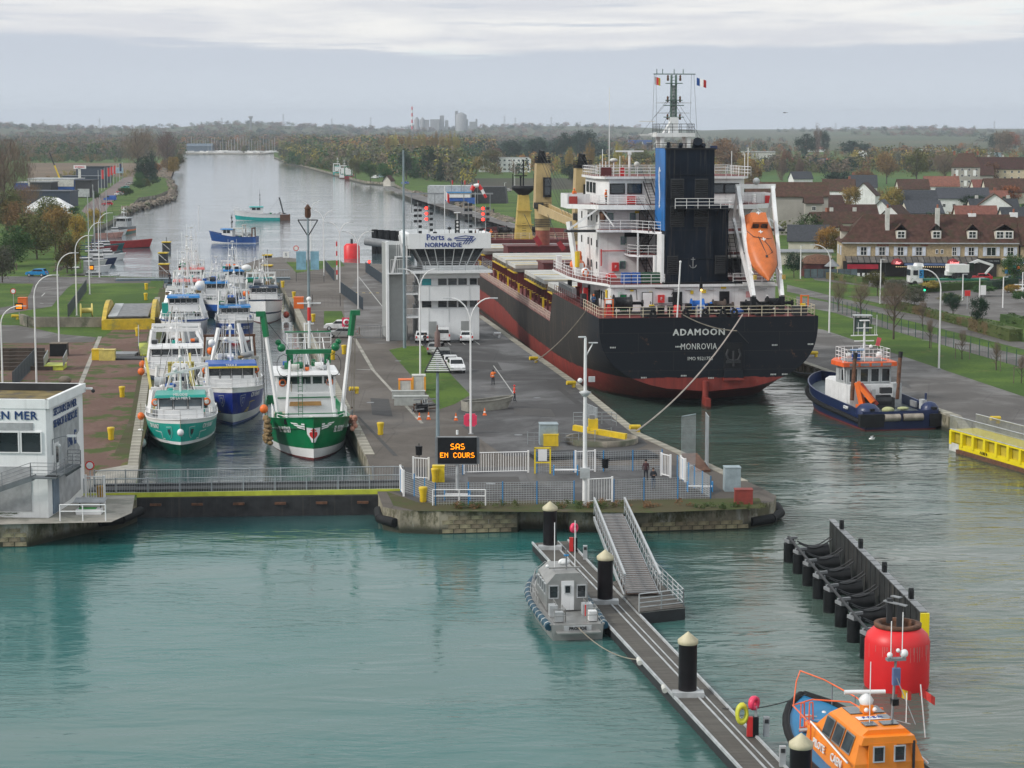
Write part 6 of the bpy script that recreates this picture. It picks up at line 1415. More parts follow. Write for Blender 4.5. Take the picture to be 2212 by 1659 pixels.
# loose rigging, lifebuoys and fish boxes that crowd the front boats
for bb,hw,z0,y0 in((bpy.data.objects['fishing_trawler'],2.8,5.2,3),(bpy.data.objects['fishing_trawler.001'],3,5.9,3),(bpy.data.objects['fishing_trawler.002'],2.6,7.0,9)):
 mb=MB();r=random.Random(hw*10)
 for k in range(22):x0=r.uniform(-hw,hw);mb.tube((x0,y0+r.uniform(0,6),z0-2),(x0*r.uniform(.1,.9),y0+r.uniform(-1,3),z0+r.uniform(1.2,4.5)),r.choice((.02,.03,.045)),r.choice((WHITE2,LGREY,DARK,ROPE)),4)
 mb.build('rigging',bb,kind='stuff');gear(bb,y0,y0+5,hw*1.6,z0-.1,int(hw*7)+3,12)
 for s in(-1,1):mb=MB();mb.lathe([(.24,-.06),(.4,0),(.24,.06)],ORG,T=Matrix.Translation((s*hw*.9,y0+5,z0-1.2))@Euler((math.pi/2,0,0)).to_matrix().to_4x4(),n=12,caps=False);mb.build('lifebuoy',bb)
# boats under way on the canal
b=boat(455,524,13,'blue trawler with white foot and rusty stern gallows under way on the canal',rz=R(82));CB=mat('canal_blue',(.01,.07,.27),.4)
g=bhull(b,13,4.4,3.2,1.7,1.7,[(0,.3,WHITE2),(.3,1,CB)],deckm=GREY,bul=.4);house(b,6.5,3.0,3.0,1.6,2.0,WHITE2,mat('visor_blue'),4);bmast(b,0,7,3.6,4,DARK);gantry(b,3.6,3.4,1.6,3.2,OFFW,0,.3);gantry(b,1.0,3.4,1.4,2.6,RUST,0,.3);gear(b,.6,5.5,3,1.5,20,14);mb=MB();mb.box((0,5.5,3.9),(2.4,3,.3),OFFW);mb.build('shelter',b);htext(b,g,'LH 282260',1,.8,.8,.65,LGREY)
fender(b.matrix_basis@Vector((2.2,11.5,.8)),.4,RED,'red ball fender at the bow of the blue canal trawler')
b=boat(507,476,18,'turquoise and white trawler with rusty stern under way on the canal',rz=R(97));TQ=mat('turquoise_hull',(.02,.40,.38),.35)
g=bhull(b,18,5.2,3.6,2.1,2.0,[(0,.2,WHITE2),(.2,.56,TQ),(.56,1,WHITE2)],deckm=GREY,bul=.5);house(b,8.5,3.8,4.4,2.2,2.2,WHITE2,TQ,4);bmast(b,0,9.5,4.4,5,DARK);gear(b,.5,7.5,3.6,1.8,22,16);brail(b,g,.55);mb=MB();mb.box((0,1.2,.9),(5.0,3.4,2.0),RUST);mb.bar((1.6,1.6,1.8),(.8,3,7.5),.35,.35,DARK);mb.bar((-1.6,1.6,1.8),(-.8,3,7.5),.35,.35,DARK);mb.tube((0,3,7.3),(0,6.5,3),.04,DARK,3);mb.bar((-.9,3,7.4),(.9,3,7.4),.5,.4,DARK);mb.build('stern_gallows',b)
t=thing('small_boat','small white tender just behind the blue canal trawler','boat',P(545,508,0),R(95));g=bhull(t,5,2,1.1,.8,.8,[(0,1,WHITE2)]);mb=MB();mb.box((0,2.2,1.2),(1.2,1.4,.9),WHITE2);mb.build('cabin',t)
# craft moored along the east bank
t=boat(252,505,12,'green and grey workboat with orange trim moored at the east bank',rz=R(172),name='workboat',cat='workboat');bhull(t,12,5.0,2.0,1.7,1.7,[(0,.5,mat('hull_dark_green',(.0,.11,.07),.4)),(.5,.7,ORG),(.7,1,GREY)],full=6,wl=4);house(t,3,3.4,4.5,1.7,2.6,LGREY,LGREY,3);bmast(t,0,5,4.4,3.2);gantry(t,9,3.8,1.6,3.4,LGREY,0,.18)
def launch(x,y,L,B,rz,m,label,cab=True,mast=0,cm=None,nm='motor_boat',cat='boat',h=1.2):
 t=thing(nm,label,cat,P(x,y,0),R(rz));bhull(t,L,B,h*1.35,h,h,[(0,.3,BLACK if m is not RUST else m),(.3,1,m)],bul=.3)
 if cab:mb=MB();mb.box((0,L*.45,h+.45),(B*.62,L*.36,1.1),cm or WHITE2,taper=.85);mb.box((0,L*.45,h+.65),(B*.60,L*.34,.4),GLASS,taper=.95);mb.build('cabin',t)
 if mast:mb=MB();mb.tube((0,L*.55,h),(0,L*.55,h+mast),.1,LGREY,5);mb.tube((0,L*.5,h+1.2),(0,L*.1,h+1.3),.09,mat('sail_cover_blue',(.02,.06,.18),.7),5);mb.build('mast',t);mb=MB();mb.tube((0,L*.55,h+mast),(0,L,h+.3),.02,DARK,3);mb.tube((0,L*.55,h+mast),(0,0,h+.3),.02,DARK,3);mb.build('rigging',t)
 return t
launch(225,536,12,3.6,-78,mat('red_hull',(.35,.02,.02),.45),'long red hulled boat without cabin moored at the east pontoons',False,h=1.7)
launch(228,508,6,2.4,-70,WHITE2,'white cabin cruiser just behind the long red boat');launch(195,514,9,3,-75,mat('pink_hull',(.55,.3,.25),.5),'pale pink fishing boat under the lamp curves',False)
launch(175,545,9,2.8,-72,mat('dark_red_hull',(.25,.02,.025),.4),'dark red sailing yacht among the moorings',True,13,nm='sailing_boat',cat='yacht');launch(190,540,9,2.8,-70,mat('teal_hull',(.01,.12,.13),.4),'dark teal sailing yacht among the moorings',True,14,nm='sailing_boat',cat='yacht')
launch(203,562,7,2.4,-75,WHITE2,'white motor boat with outboard under the second lamp');launch(160,562,9,2.8,-72,WHITE,'white sailing yacht nearest the thicket',True,15,nm='sailing_boat',cat='yacht');launch(182,572,7,2.5,-80,mat('navy_paint'),'low navy motor boat between white ones')
launch(150,578,8,2.8,-70,OFFW,'weathered grey sailing yacht with tall mast',True,15,nm='sailing_boat',cat='yacht');launch(176,588,6,2.3,-85,WHITE2,'small white boat at the nearest pontoon end',False);launch(165,552,8,2.6,-68,WHITE,'white yacht with slim mast behind the lamp',True,16,nm='sailing_boat',cat='yacht')
launch(120,600,8,3.0,-75,OFFW,'old white cabin boat right behind the blue car');launch(158,612,9,3.2,-72,WHITE,'larger grey white motor cruiser behind the first one',cm=LGREY);launch(212,556,5,2,-90,GREY,'grey dinghy furthest out on the pontoon',False)
for x,y,l in((190,555,'timber pontoon between the moored yachts'),(165,600,'dark timber pontoon beside the motor boats'),(205,528,'pontoon beside the long red boat')):
 t=thing('pontoon',l,'pontoon',P(x,y,0),R(18));mb=MB();mb.box((-6,0,.35),(16,1.6,.5),WOOD);mb.build('deck',t)
 for s in(-12,-4,1):mb=MB();mb.tube((s,.9,-1),(s,.9,3.2),.14,WOOD,6);mb.build('pile',t)
# moored trawlers at the fishing quay
for i,(x,y,c,l)in enumerate(((727,380,TQ,'turquoise and white trawler moored at the fishing quay'),(741,386,WHITE,'white trawler moored in the middle at the fishing quay'),(752,389,mat('dark_red_hull'),'rust red sterned trawler moored nearest at the fishing quay'))):
 t=thing('fishing_trawler',l,'fishing boat',P(x,y,0),R(0));bhull(t,20,5.6,3.6,2.4,2.4,[(0,.4,RUST),(.4,1,c)]);house(t,9,4,4,3,3,WHITE2,TQ if i==0 else WHITE2,4);bmast(t,0,9,6,6);gantry(t,1,4.4,2.4,5.4,WHITE2 if i<2 else GREEN,0,.5);gear(t,.5,8,4,2.4,30+i,16)
# ------------------------------------------------------------------ tug
T_=thing('tugboat','navy tugboat with white wheelhouse and orange roof moored at the west quay','tugboat',(40.1,211.4,0),R(11.5))
g=bhull(T_,23.5,8.6,3.4,2.35,2.0,[(0,.28,MATS['dark_red_antifouling']),(.28,1,NAVY)],tr=.95,full=2.8,wl=2.4,deckm=mat('tug_deck',(.13,.155,.165),.6),bul=1.0,rake=1.2)
mb=MB()
for a,b_ in zip([i/12 for i in range(12)],[(i+1)/12 for i in range(12)]):
 for s in(-1,1):p_,q_=g(a,s,-1.15,-.12),g(b_,s,-1.15,-.12);mb.tube(p_,q_,.26,RUBBER,7)
mb.box((-3.3,-.1,1.1),(2.6,.6,1.3),RUBBER);mb.box((3.9,-.1,1.0),(1.6,.6,1.3),RUBBER);mb.build('rubber_fender',T_)
for s,c in((-1,-3.2),(1,3.6)):mb=MB();mb.lathe([(1.25 if s<0 else.95,0),(1.2 if s<0 else.9,.6),(.8 if s<0 else.6,1.0),(.2,1.15)],NAVY,(c,1.2,1.6),14);mb.box((c,.05,2.2),(.45,.5,.25),BLACK);mb.build('stern_bitt',T_)
for x0,x1 in((-1.9,-.2),(.2,2.3)):mb=MB();mb.tube((x0,-.1,1.35),(x1,-.1,1.35),.38,mat('worn_steel_roller',(.33,.29,.24),.5,.3,var=.3),14);mb.build('stern_roller',T_)
mb=MB();mb.prism([(-2.6,8),(2.8,8),(2.9,15),(1.6,17),(-1.6,17),(-2.8,15)],1.35,3.7,WHITE);mb.box((2.6,8.2,2.6),(1.0,1.2,2.6),LGREY);mb.build('deckhouse',T_)
mb=MB();pl=[(-2.7,9.2),(2.7,9.2),(2.9,12),(1.8,14),(-1.8,14),(-2.9,12)];mb.prism([(x*.93,y)for x,y in pl],3.7,5.6,LGREY);mb.build('wheelhouse',T_)
mb=MB();mb.prism([(x*1.12,11.5+(y-11.5)*1.15)for x,y in pl],5.6,6.05,mat('tug_roof_orange',(.80,.13,.03),.5));mb.prism([(x*.8,11.5+(y-11.5)*.8)for x,y in pl],6.05,6.12,GREY);mb.build('wheelhouse_roof',T_)
for k in range(4):mb=MB();mb.box((-1.95+k*1.25,8.62,5.84),(.95,.1,.3),GREY);mb.build('roof_panel',T_)
for k in range(4):window(T_,(-1.8+k*1.22,9.15,4.65),1.05,1.55,0,LGREY,GLASS,.1)
for y in(10,11.4):window(T_,(-2.64,y,4.65),1.0,1.4,-math.pi/2,LGREY,GLASS,.1)
for x in(-2.5,2.6):mb=MB();mb.tube((x,7.6,2.2),(x+.35,7.9,6.6),.21,RUST,10);mb.tube((x+.35,7.9,6.4),(x+.5,8.1,7.2),.21,BLACK,10,.25);mb.build('exhaust_stack',T_)
mb=MB();mb.bar((-1.7,6.4,1.5),(-2.2,6.9,4.2),.6,.5,ORG);mb.bar((-2.2,6.9,4.2),(-.9,5.6,2.2),.5,.45,ORG);mb.bar((-1.9,6.6,4.1),(-.3,5.9,1.9),.35,.35,mat('crane_dark_red',(.35,.05,.03),.5));mb.box((-1.7,6.3,1.6),(1.4,.9,.6),ORG);mb.build('deck_crane',T_)
mb=MB();mb.tube((-.9,6.9,2.2),(1.5,6.9,2.2),.6,DARK,12);mb.box((.3,7.1,1.9),(3.2,1.2,1.2),DARK);mb.box((-.6,6.4,2.9),(.4,.4,1.2),LGREY);mb.box((.9,6.6,3.3),(1.2,.6,.6),DARK);mb.build('towing_winch',T_)
mb=MB();mb.ball((.4,4.6,1.5),.55,mat('pale_green_rope',(.4,.42,.22),.9,bump=.5),sc=(1.3,1,.6));mb.ball((2.4,5.4,1.5),.45,MATS['pale_green_rope'],sc=(1.5,1,.4));mb.build('coiled_hawser',T_,kind='stuff')
mb=MB();rail(mb,[(-2.4,9.4,6.1),(2.4,9.4,6.1),(2.4,13,6.1),(-2.4,13,6.1),(-2.4,9.4,6.1)],1.3,3,1.0,.03,WHITE2);mb.build('roof_railing',T_)
mb=MB();mb.tube((-.1,10.6,6.1),(-.1,10.6,10.4),.16,WHITE2,7,.1);mb.box((-.1,10.6,10.4),(1.0,.5,.1),WHITE2)
for z,w in((9.6,1.7),(8.8,3.0),(8.2,2.2),(7.4,1.2)):mb.box((-.1,10.6,z),(w,.18,.1),WHITE2)
for x,h in((-1.3,1.9),(1.3,2.2),(-.8,1.4),(1.1,1.0)):mb.tube((x,10.6,8.8),(x,10.6,8.8+h),.025,WHITE2,3)
mb.box((-1.0,10.2,7.3),(1.6,.18,.16),SKYB);mb.box((-1.2,10,6.6),(.8,.5,.8),BLUE);mb.ball((1.4,10,6.7),.38,WHITE2);mb.ball((-2.2,9.6,6.8),.3,WHITE2);mb.ball((.6,10.4,7.6),.2,WHITE2);mb.build('mast',T_)
mb=MB();mb.box((1.45,10.4,8.1),(.45,.08,.9),mat('rose_flag',(.65,.1,.12),.7),ry=.25);mb.build('flag',T_)
text(T_,'CAEN',(-4.36,4.5,1.9),(math.pi/2+.06,0,-math.pi/2+.03),.45,WHITE2,extr=.05,bold=.01)
mb=MB();mb.path([(-3.0,9.2,6.6),(-2.9,8.6,2),(-3.1,7.6,2)],.04,WHITE2,4);mb.box((3.7,3.2,2.2),(.5,.9,1.0),LGREY);mb.box((3.9,3.0,2.9),(.12,.3,1.0),NAVY);mb.build('deck_fittings',T_)
for q in((-3.9,12),(4.0,6)):mb=MB();mb.box((q[0]*.95,q[1],1.9),(.2,1.6,.6),GREY);mb.build('bulwark_bracket',T_)
# ------------------------------------------------------------------ grey patrol boat at the pontoon
B_=thing('patrol_boat','small grey aluminium patrol boat moored at the pontoon with blue rubber sides','patrol boat',(4.0,123.4,0),R(8.5));AL=mat('brushed_aluminium',(.36,.36,.35),.38,.5,var=.12)
g=bhull(B_,12.4,3.5,1.5,1.0,.95,[(0,.3,BLACK),(.3,1,AL)],tr=.92,full=2.6,wl=2.2,deckm=AL,bul=.05,rake=.8)
TB=mat('blue_rubber_tube',(.01,.06,.10),.5)
for s in(-1,1):
 mb=MB();k0=0
 for i in range(12):
  a,b_=i/13,(i+1)/13;p_,q_=g(a+.02,s,-.16,-.10),g(b_+.02,s,-.16,-.10);mb.tube(p_,q_,.25,TB,8)
 mb.build('rubber_tube',B_);mb=MB()
 for i in range(11):c=g((i+.6)/13,s,-.16,-.10);c2=g((i+.6)/13+.007,s,-.16,-.10);mb.tube(c,c2,.265,OFFW,8)
 mb.build('tube_bands',B_,kind='stuff')
mb=MB();mb.add([(-1.3,3.6,1.0),(1.3,3.6,1.0),(1.25,8.6,1.2),(-1.25,8.6,1.2),(-1.3,3.6,2.7),(1.3,3.6,2.7),(1.15,8.0,2.7),(-1.15,8.0,2.7),(-.75,3.6,3.35),(.75,3.6,3.35),(.6,7.6,3.3),(-.6,7.6,3.3)],[(0,1,5,4),(4,5,9,8),(1,2,6,5),(3,0,4,7),(2,3,7,6),(5,6,10,9),(7,4,8,11),(8,9,10,11),(6,7,11,10)],AL);mb.build('cabin',B_)
mb=MB();mb.box((0,3.55,1.95),(.8,.08,1.85),WHITE);mb.build('door',B_);window(B_,(0,3.5,2.35),.42,.55,0,LGREY,GLASS,.05)
for x in(-.88,.88):window(B_,(x,3.55,2.2),.62,.85,0,LGREY,GLASS,.06)
for k in range(4):window(B_,(-1.31,4.2+k*.85,2.3),.62,.7,-math.pi/2,LGREY,GLASS,.05);window(B_,(1.31,4.2+k*.85,2.3),.62,.7,math.pi/2,LGREY,GLASS,.05)
mb=MB();mb.box((0,4.6,3.5),(2.0,.12,.1),AL);mb.ball((0,4.9,3.8),.32,WHITE2,sc=(1.2,1,.7));mb.tube((0.1,4.6,3.4),(.1,4.6,4.7),.05,GREY,5);mb.box((.1,4.6,4.3),(.3,.1,.1),SKYB);mb.tube((-.65,4.6,3.4),(-.65,4.6,6.4),.03,WHITE2,4);mb.tube((.65,4.6,3.4),(.65,4.6,6.5),.03,WHITE2,4);mb.ball((-1.1,4.7,3.6),.12,WHITE2,8);mb.build('radar_arch',B_)
mb=MB()
for x in(-1.0,1.0):rail(mb,[(x-.35,.6,.95),(x+.35,.6,.95),(x+.35,1.8,.95)],.85,2,.7,.03,AL);rail(mb,[(x*.95,2.4,.95),(x*.95,3.2,.95)],.85,2,.7,.03,AL)
rail(mb,[(-1.6,5,1.1),(-1.55,8,1.2),(-.9,10.6,1.45),(0,12.2,1.6),(.9,10.6,1.45),(1.55,8,1.2)],.7,2,1.0,.025,AL);mb.build('railing',B_)
mb=MB();mb.box((-1.0,1.0,1.25),(.55,.45,.6),LGREY);mb.box((1.1,1.0,1.25),(.5,.5,.6),WHITE);mb.box((-1.1,2.5,1.3),(.5,.7,.7),LGREY);mb.box((1.05,2.6,1.3),(.6,.7,.7),LGREY);mb.box((.72,1.3,1.5),(.08,.08,.7),RED);mb.build('lockers',B_)
mb=MB();mb.box((0,-.25,.55),(2.7,.7,.08),AL);mb.box((0,-.03,.72),(1.7,.06,.34),LGREY);mb.build('swim_platform',B_);text(B_,'PRONOE',(0,-.08,.72),FX,.27,BLACK,bold=.004)
# ------------------------------------------------------------------ orange pilot boat
PB=thing('pilot_boat','orange and blue pilot boat in the lower right corner','pilot boat',(17.75,88.5,0),R(11));OB=mat('pilot_orange',(.86,.25,.02),.38,var=.06);PBL=mat('pilot_blue',(.01,.19,.40),.42,var=.06)
g=bhull(PB,14.6,5.0,2.3,1.35,1.3,[(0,.82,PBL),(.82,1,BLACK)],tr=.92,full=2.5,wl=2.1,deckm=PBL,bul=.08,rake=1.2)
mb=MB()
for i in range(14):
 for s in(-1,1):mb.tube(g(i/14,s,-.12,-.08),g((i+1)/14,s,-.12,-.08),.2,RUBBER,7)
mb.build('rubber_fender',PB)
mb=MB();W1,W2=1.45,1.0
mb.add([(-1.75,1.0,1.3),(1.75,1.0,1.3),(1.75,7.6,1.3),(-1.75,7.6,1.3),(-1.65,1.0,2.3),(1.65,1.0,2.3),(1.6,7.6,2.2),(-1.6,7.6,2.2)],[(0,1,5,4),(1,2,6,5),(2,3,7,6),(3,0,4,7),(4,5,6,7)],OB)
mb.add([(-1.65,1.0,2.3),(1.65,1.0,2.3),(1.6,7.2,2.2),(-1.6,7.2,2.2),(-1.25,1.4,3.45),(1.25,1.4,3.45),(1.2,5.6,3.45),(-1.2,5.6,3.45),(-.9,1.4,3.75),(.9,1.4,3.75),(.85,5.1,3.8),(-.85,5.1,3.8)],[(0,1,5,4),(1,2,6,5),(2,3,7,6),(3,0,4,7),(4,5,9,8),(5,6,10,9),(6,7,11,10),(7,4,8,11),(8,9,10,11)],OB)
mb.add([(-1.55,7.6,1.3),(1.55,7.6,1.3),(1.2,10.0,1.5),(-1.2,10.0,1.5),(-1.3,6.6,2.5),(1.3,6.6,2.5),(1.0,9.4,1.95),(-1.0,9.4,1.95)],[(0,1,5,4),(1,2,6,5),(2,3,7,6),(3,0,4,7),(4,5,6,7)],OB)
mb.build('cabin',PB)
def pan(mb,a,b,c,d,m,out):mb.add([Vector(q)+Vector(out)for q in(a,b,c,d)],[(0,1,2,3),(3,2,1,0)],m)
for s in(-1,1):
 for y0 in(1.9,3.2,4.5):
  def q(y,f):return(s*(1.65-.4*f),y,2.3+1.15*f)
  mb=MB();pan(mb,q(y0,.12),q(y0+1.1,.12),q(y0+1.1,.9),q(y0,.9),LGREY,(s*.03,0,.02));mb.build('window_frame',PB)
  mb=MB();pan(mb,q(y0+.07,.18),q(y0+1.03,.18),q(y0+1.03,.84),q(y0+.07,.84),GLASS_L,(s*.045,0,.03));mb.build('pane',PB)
 mb=MB();mb.box((s*.7,8.0,2.28),(.75,1.3,.05),PBL,rx=-.2);mb.build('deck_hatch',PB)
for x,y,w,l in((-.5,4.4,.7,1.1),(.5,4.4,.7,1.1),(-.55,2.2,.6,.6),(.4,2.2,.8,.6),(.55,3.2,.5,.6)):mb=MB();mb.box((x,y,3.82),(w,l,.03),GLASS_L);mb.build('roof_pane',PB)
mb=MB();mb.box((-.05,3.1,3.81),(1.5,.5,.02),WHITE2);mb.build('roof_sign',PB);text(PB,'F·S·E·M',(-.05,3.1,3.84),(0,0,0),.34,BLUE)
mb=MB();mb.box((-.35,.98,2.3),(1.35,.08,1.9),OB);mb.box((1.15,.98,2.3),(.1,.1,2),DARK);mb.box((-.05,1.2,3.35),(2.7,.5,.35),OB,taper=.9);mb.build('door',PB)
for x in(-.55,.45):window(PB,(x,.92,2.75),.55,.75,0,LGREY,GLASS,.05)
tr=mat('orange_tube',(.85,.15,.04),.4)
mb=MB();c=(0,3.9,3.75);mb.box((0,4.0,4.0),(.5,.5,.4),OB);mb.lathe([(.3,0),(.36,.2),(.2,.42),(.08,.5)],WHITE2,(0,4.1,4.2),12);mb.tube((-1.0,4.3,4.75),(.9,4.0,4.75),.11,WHITE2,8)
for x in(-.12,.3):mb.ball((x,3.72,4.0),.12,WHITE2,8)
mb.build('radar',PB)
mb=MB();mb.tube((.75,2.7,3.8),(.95,2.9,6.6),.07,GREY,6);mb.tube((.75,2.7,3.8),(1.3,1.8,3.8),.03,GREY,4);mb.tube((.9,2.8,5.9),(1.5,1.7,3.8),.03,GREY,4);mb.box((.95,2.9,6.6),(.9,.3,.12),GREY);mb.ball((1.35,2.9,6.85),.2,WHITE2,8);mb.ball((.65,2.9,6.8),.14,WHITE2,8);mb.ball((1.05,2.9,7.0),.1,WHITE2,8);mb.box((.95,2.8,5.8),(.35,.2,.8),mat('blue_pennant',(.12,.18,.35),.7));mb.box((.9,2.8,4.6),(.3,.3,.3),BLACK)
for x,y,h in((.7,2.9,9.0),(1.25,2.9,9.4),(-.5,2.3,7.3),(1.2,2.1,5.8)):mb.tube((x,y,3.8 if h<9 else 6.5),(x,y,h-.6),.025,WHITE2,4)
mb.build('mast',PB)
flag(PB,(.95,2.6,5.3),.7,.42,(mat('norman_red',(.65,.05,.04),.7),YEL,MATS['norman_red']));flag(PB,(1.9,2.3,5.4),.8,.4,(MATS['norman_red'],MATS['norman_red']),droop=.7);mb=MB();mb.tube((1.95,2.3,5.5),(2.2,2.2,3.0),.03,WHITE2,4);mb.build('flag_staff',PB)
mb=MB();pts=[g(t,-1,.95,.25)for t in(.62,.75,.86)];mb.path([g(.9,-1,0,.2),g(.93,-1,1.1,.25),(-.1,15.2,3.4),g(.93,1,1.1,.25),g(.8,1,1.0,.2),g(.66,1,.9,.2),g(.66,1,0,.2)],.038,tr,6)
for t in(.9,.8,.72):mb.tube(g(t,1,0,.25),g(t,1,1.05,.25),.035,GREY,5)
mb.build('bow_rail',PB)
mb=MB();mb.path([(-1.85,6.5,1.3),(-1.85,6.5,2.6),(-1.5,10.2,2.5),(-.2,11,2.5),(1.5,10.2,2.5),(1.8,6.8,2.6)],.04,tr,5);mb.path([(-1.95,1.2,2.35),(-1.85,6.5,2.75)],.05,WHITE2,5);mb.path([(1.95,1.2,2.1),(1.85,6.5,2.55)],.05,WHITE2,5);mb.build('side_handrail',PB)
def aladder(x,y):
 mb=MB()
 for k in(-.22,.22):
  mb.path([(x+k-.2,y-.2,1.4),(x+k-.08,y,3.0),(x+k+.08,y,3.0),(x+k+.2,y+.2,1.4)],.035,tr,5)
 for z in(1.8,2.3):mb.tube((x-.35,y-.1,z),(x+.35,y+.1,z),.03,tr,4)
 mb.box((x,y-.3,1.75),(.9,.35,.06),LGREY);mb.build('boarding_frame',PB)
aladder(-1.25,9.6);aladder(1.75,8.0)
mb=MB();mb.path([(-1.2,.2,1.3),(-1.2,.2,2.4),(0,.1,2.5),(0,.1,1.4)],.05,GALV,5);mb.path([(.6,.2,1.3),(.6,.2,2.3),(1.5,.15,2.3),(1.5,.15,1.3)],.05,GALV,5);mb.ball((1.1,.3,1.9),.16,OFFW,8,(1,1,1.3));mb.path([(.5,.3,1.7),(1.8,.3,1.7)],.04,tr,4);mb.build('stern_rail',PB)
mb=MB();mb.box((-.6,12.3,1.75),(.3,.5,.3),LGREY);mb.tube((-1.0,12.3,1.8),(-.2,12.3,1.8),.07,GALV,6);mb.ball((.35,12.8,1.8),.15,WHITE2,8);mb.build('bow_cleat',PB)
text(PB,'PILOTE',(-1.79,5.5,1.85),(math.pi/2-.1,0,-math.pi/2),.5,WHITE2,bold=.012,extr=.02);text(PB,'CAEN',(-1.80,3.1,1.85),(math.pi/2-.1,0,-math.pi/2),.55,WHITE2,bold=.012,extr=.02)

for c_ in list(PB.children):
 n_=c_.name.split('.')[0]
 if n_ in('hull','deck','gunwale','rubber_fender','bow_rail','stern_rail','bow_cleat'):continue
 c_.location.y+=1.2 if n_=='boarding_frame' else 2.0
# ------------------------------------------------------------------ rescue station (left foreground)
RS=thing('rescue_station','white two storey sea rescue station with blue lettering and outside stairs on the left quay','building',P(105,1119),R(-4));PGY=mat('pale_grey_panel',(.36,.37,.38),.7);RW_=mat('station_white',(.84,.85,.85),.6,var=.06,scale=.5,streak=.12)
mb=MB();mb.box((-7,5,4.15),(14,10,8.3),RW_);mb.build('wall',RS)
mb=MB();BIT=mat('mossy_roof',(.17,.13,.05),.95,var=.4,scale=.8,col2=(.07,.065,.06))
mb.box((-7,5,8.36),(13.4,9.4,.12),BIT);mb.bar((-13,1,8.5),(-9,9.6,8.6),.7,.12,BIT);mb.build('roof',RS)
mb=MB()
for a,b in(((-14,.1),(.15,.1)),((.1,-.05),(.1,10.1)),((-14,9.9),(.1,9.9))):mb.bar((a[0],a[1],8.65),(b[0],b[1],8.65),.3,.7,RW_)
mb.box((-7,9.68,8.7),(13.6,.1,.6),DARK);mb.build('parapet',RS)
mb=MB();mb.box((-7.3,-.03,6.95),(12.6,.07,.55),PGY);mb.box((-7.4,-.03,2.2),(12.3,.07,3.4),PGY)
M=Matrix.Translation((.03,0,0))@Euler((math.pi/2,0,math.pi/2)).to_matrix().to_4x4()
mb.prism([(1.2,.4),(1.2,3),(1.9,4.2),(1.9,7.1),(8.6,7.3),(8.6,5.4),(7.9,5.2),(7.9,4.6),(8.7,4.1),(8.7,.7),(5.6,.4)],0,.03,PGY,T=M);mb.build('wall_panel',RS)
for k in range(5):window(RS,(-1.15-k*1.72,-.04,5.75),1.62,1.65,0,WHITE2,GLASS,.09,depth=.14)
mb=MB();mb.box((.06,2.3,4.3),(.1,1.0,2.2),WHITE2);mb.box((.1,2.3,4.5),(.08,.6,1.3),GLASS);mb.build('door',RS)
mb=MB();mb.box((.05,1.9,1.6),(.1,1.5,3.0),mat('blue_grey_door',(.14,.19,.25),.5));mb.build('garage_door',RS)
DBT=mat('station_blue_letters',(.01,.045,.16),.5)
text(RS,'SECOURS EN MER',(-4.45,-.04,7.75),FX,.88,DBT,bold=.02,spacing=1.1)
text(RS,'SECOURS EN MER',(.08,4.9,7.75),(math.pi/2,0,math.pi/2),.82,DBT,bold=.015,sx=.95);text(RS,'SEARCH & RESCUE',(.08,4.9,6.85),(math.pi/2,0,math.pi/2),.82,DBT,bold=.015,sx=.93);text(RS,'196',(.08,5.9,4.9),(math.pi/2,0,math.pi/2),1.1,DBT,bold=.025,sx=.9)
mb=MB();mb.box((.08,7.4,5.1),(.05,.5,1.1),DBT,rx=-.12);mb.box((.11,7.4,5.15),(.05,.36,.6),PGY,rx=-.12);mb.build('phone_pictogram',RS)
mb=MB();mb.path([(.1,1.2,4.6),(.1,1.2,5.8),(.8,1.5,6.0),(1.2,1.7,6.0)],.04,GREY,5);mb.box((1.4,1.8,6.0),(.7,.35,.15),WHITE2);mb.ball((.3,2.2,5.2),.14,WHITE2,8);mb.box((.5,9.9,8.6),(.7,.15,.15),WHITE2);mb.ball((.9,9.9,8.4),.16,DARK,8);mb.build('lamps_and_camera',RS)
SG=mat('stair_grey',(.13,.145,.155),.5)
mb=MB();mb.bar((-9.6,-.75,.15),(-.6,-.75,3.3),.12,.35,SG);mb.bar((-9.6,-1.5,.15),(-.6,-1.5,3.3),.12,.35,SG)
for k in range(18):mb.box((-9.4+k*.5,-1.12,.35+k*.172),(.3,.75,.05),SG)
mb.box((.2,-1.1,3.3),(1.9,1.0,.12),SG);mb.box((.65,1.8,3.3),(1.1,6.0,.12),SG);mb.bar((1.2,4.8,3.2),(.1,4.4,2.5),.1,.2,SG);mb.build('staircase',RS)
mb=MB();rail(mb,[(-9.6,-1.55,.3),(-.8,-1.55,3.35),(1.15,-1.55,3.35),(1.2,4.8,3.35),(.2,4.8,3.35)],1.1,4,2.1,.025,GREY,.035);mb.build('stair_railing',RS)
t=thing('notice_board','pale table top sign on black legs beside the rescue station door','table',RS.matrix_basis@Vector((2.6,2.2,0)));mb=MB();mb.box((0,0,1.0),(2.4,1.3,.05),PGY,rx=.12);mb.build('top',t)
for s in(-.8,.8):mb=MB();mb.bar((s,-.3,0),(s,.3,1),.05,.05,BLACK);mb.bar((s,.3,0),(s,-.3,1),.05,.05,BLACK);mb.build('leg',t)
t=thing('crate','green bottomed white tray under the pale table','crate',RS.matrix_basis@Vector((2.6,1.9,0)));mb=MB();mb.box((0,0,.22),(1.9,.9,.4),WHITE2);mb.box((-.1,0,.44),(1.3,.6,.06),mat('bright_green',(.02,.35,.03),.6));mb.build('tray',t)
t=thing('flower_bed','low green plants under the rescue station wall','plants',RS.matrix_basis@Vector((-8,-.7,0)));inst('foliage',crown_mesh('shrub','green',1),t,(0,0,-.1),0,(5.5,.5,.3))
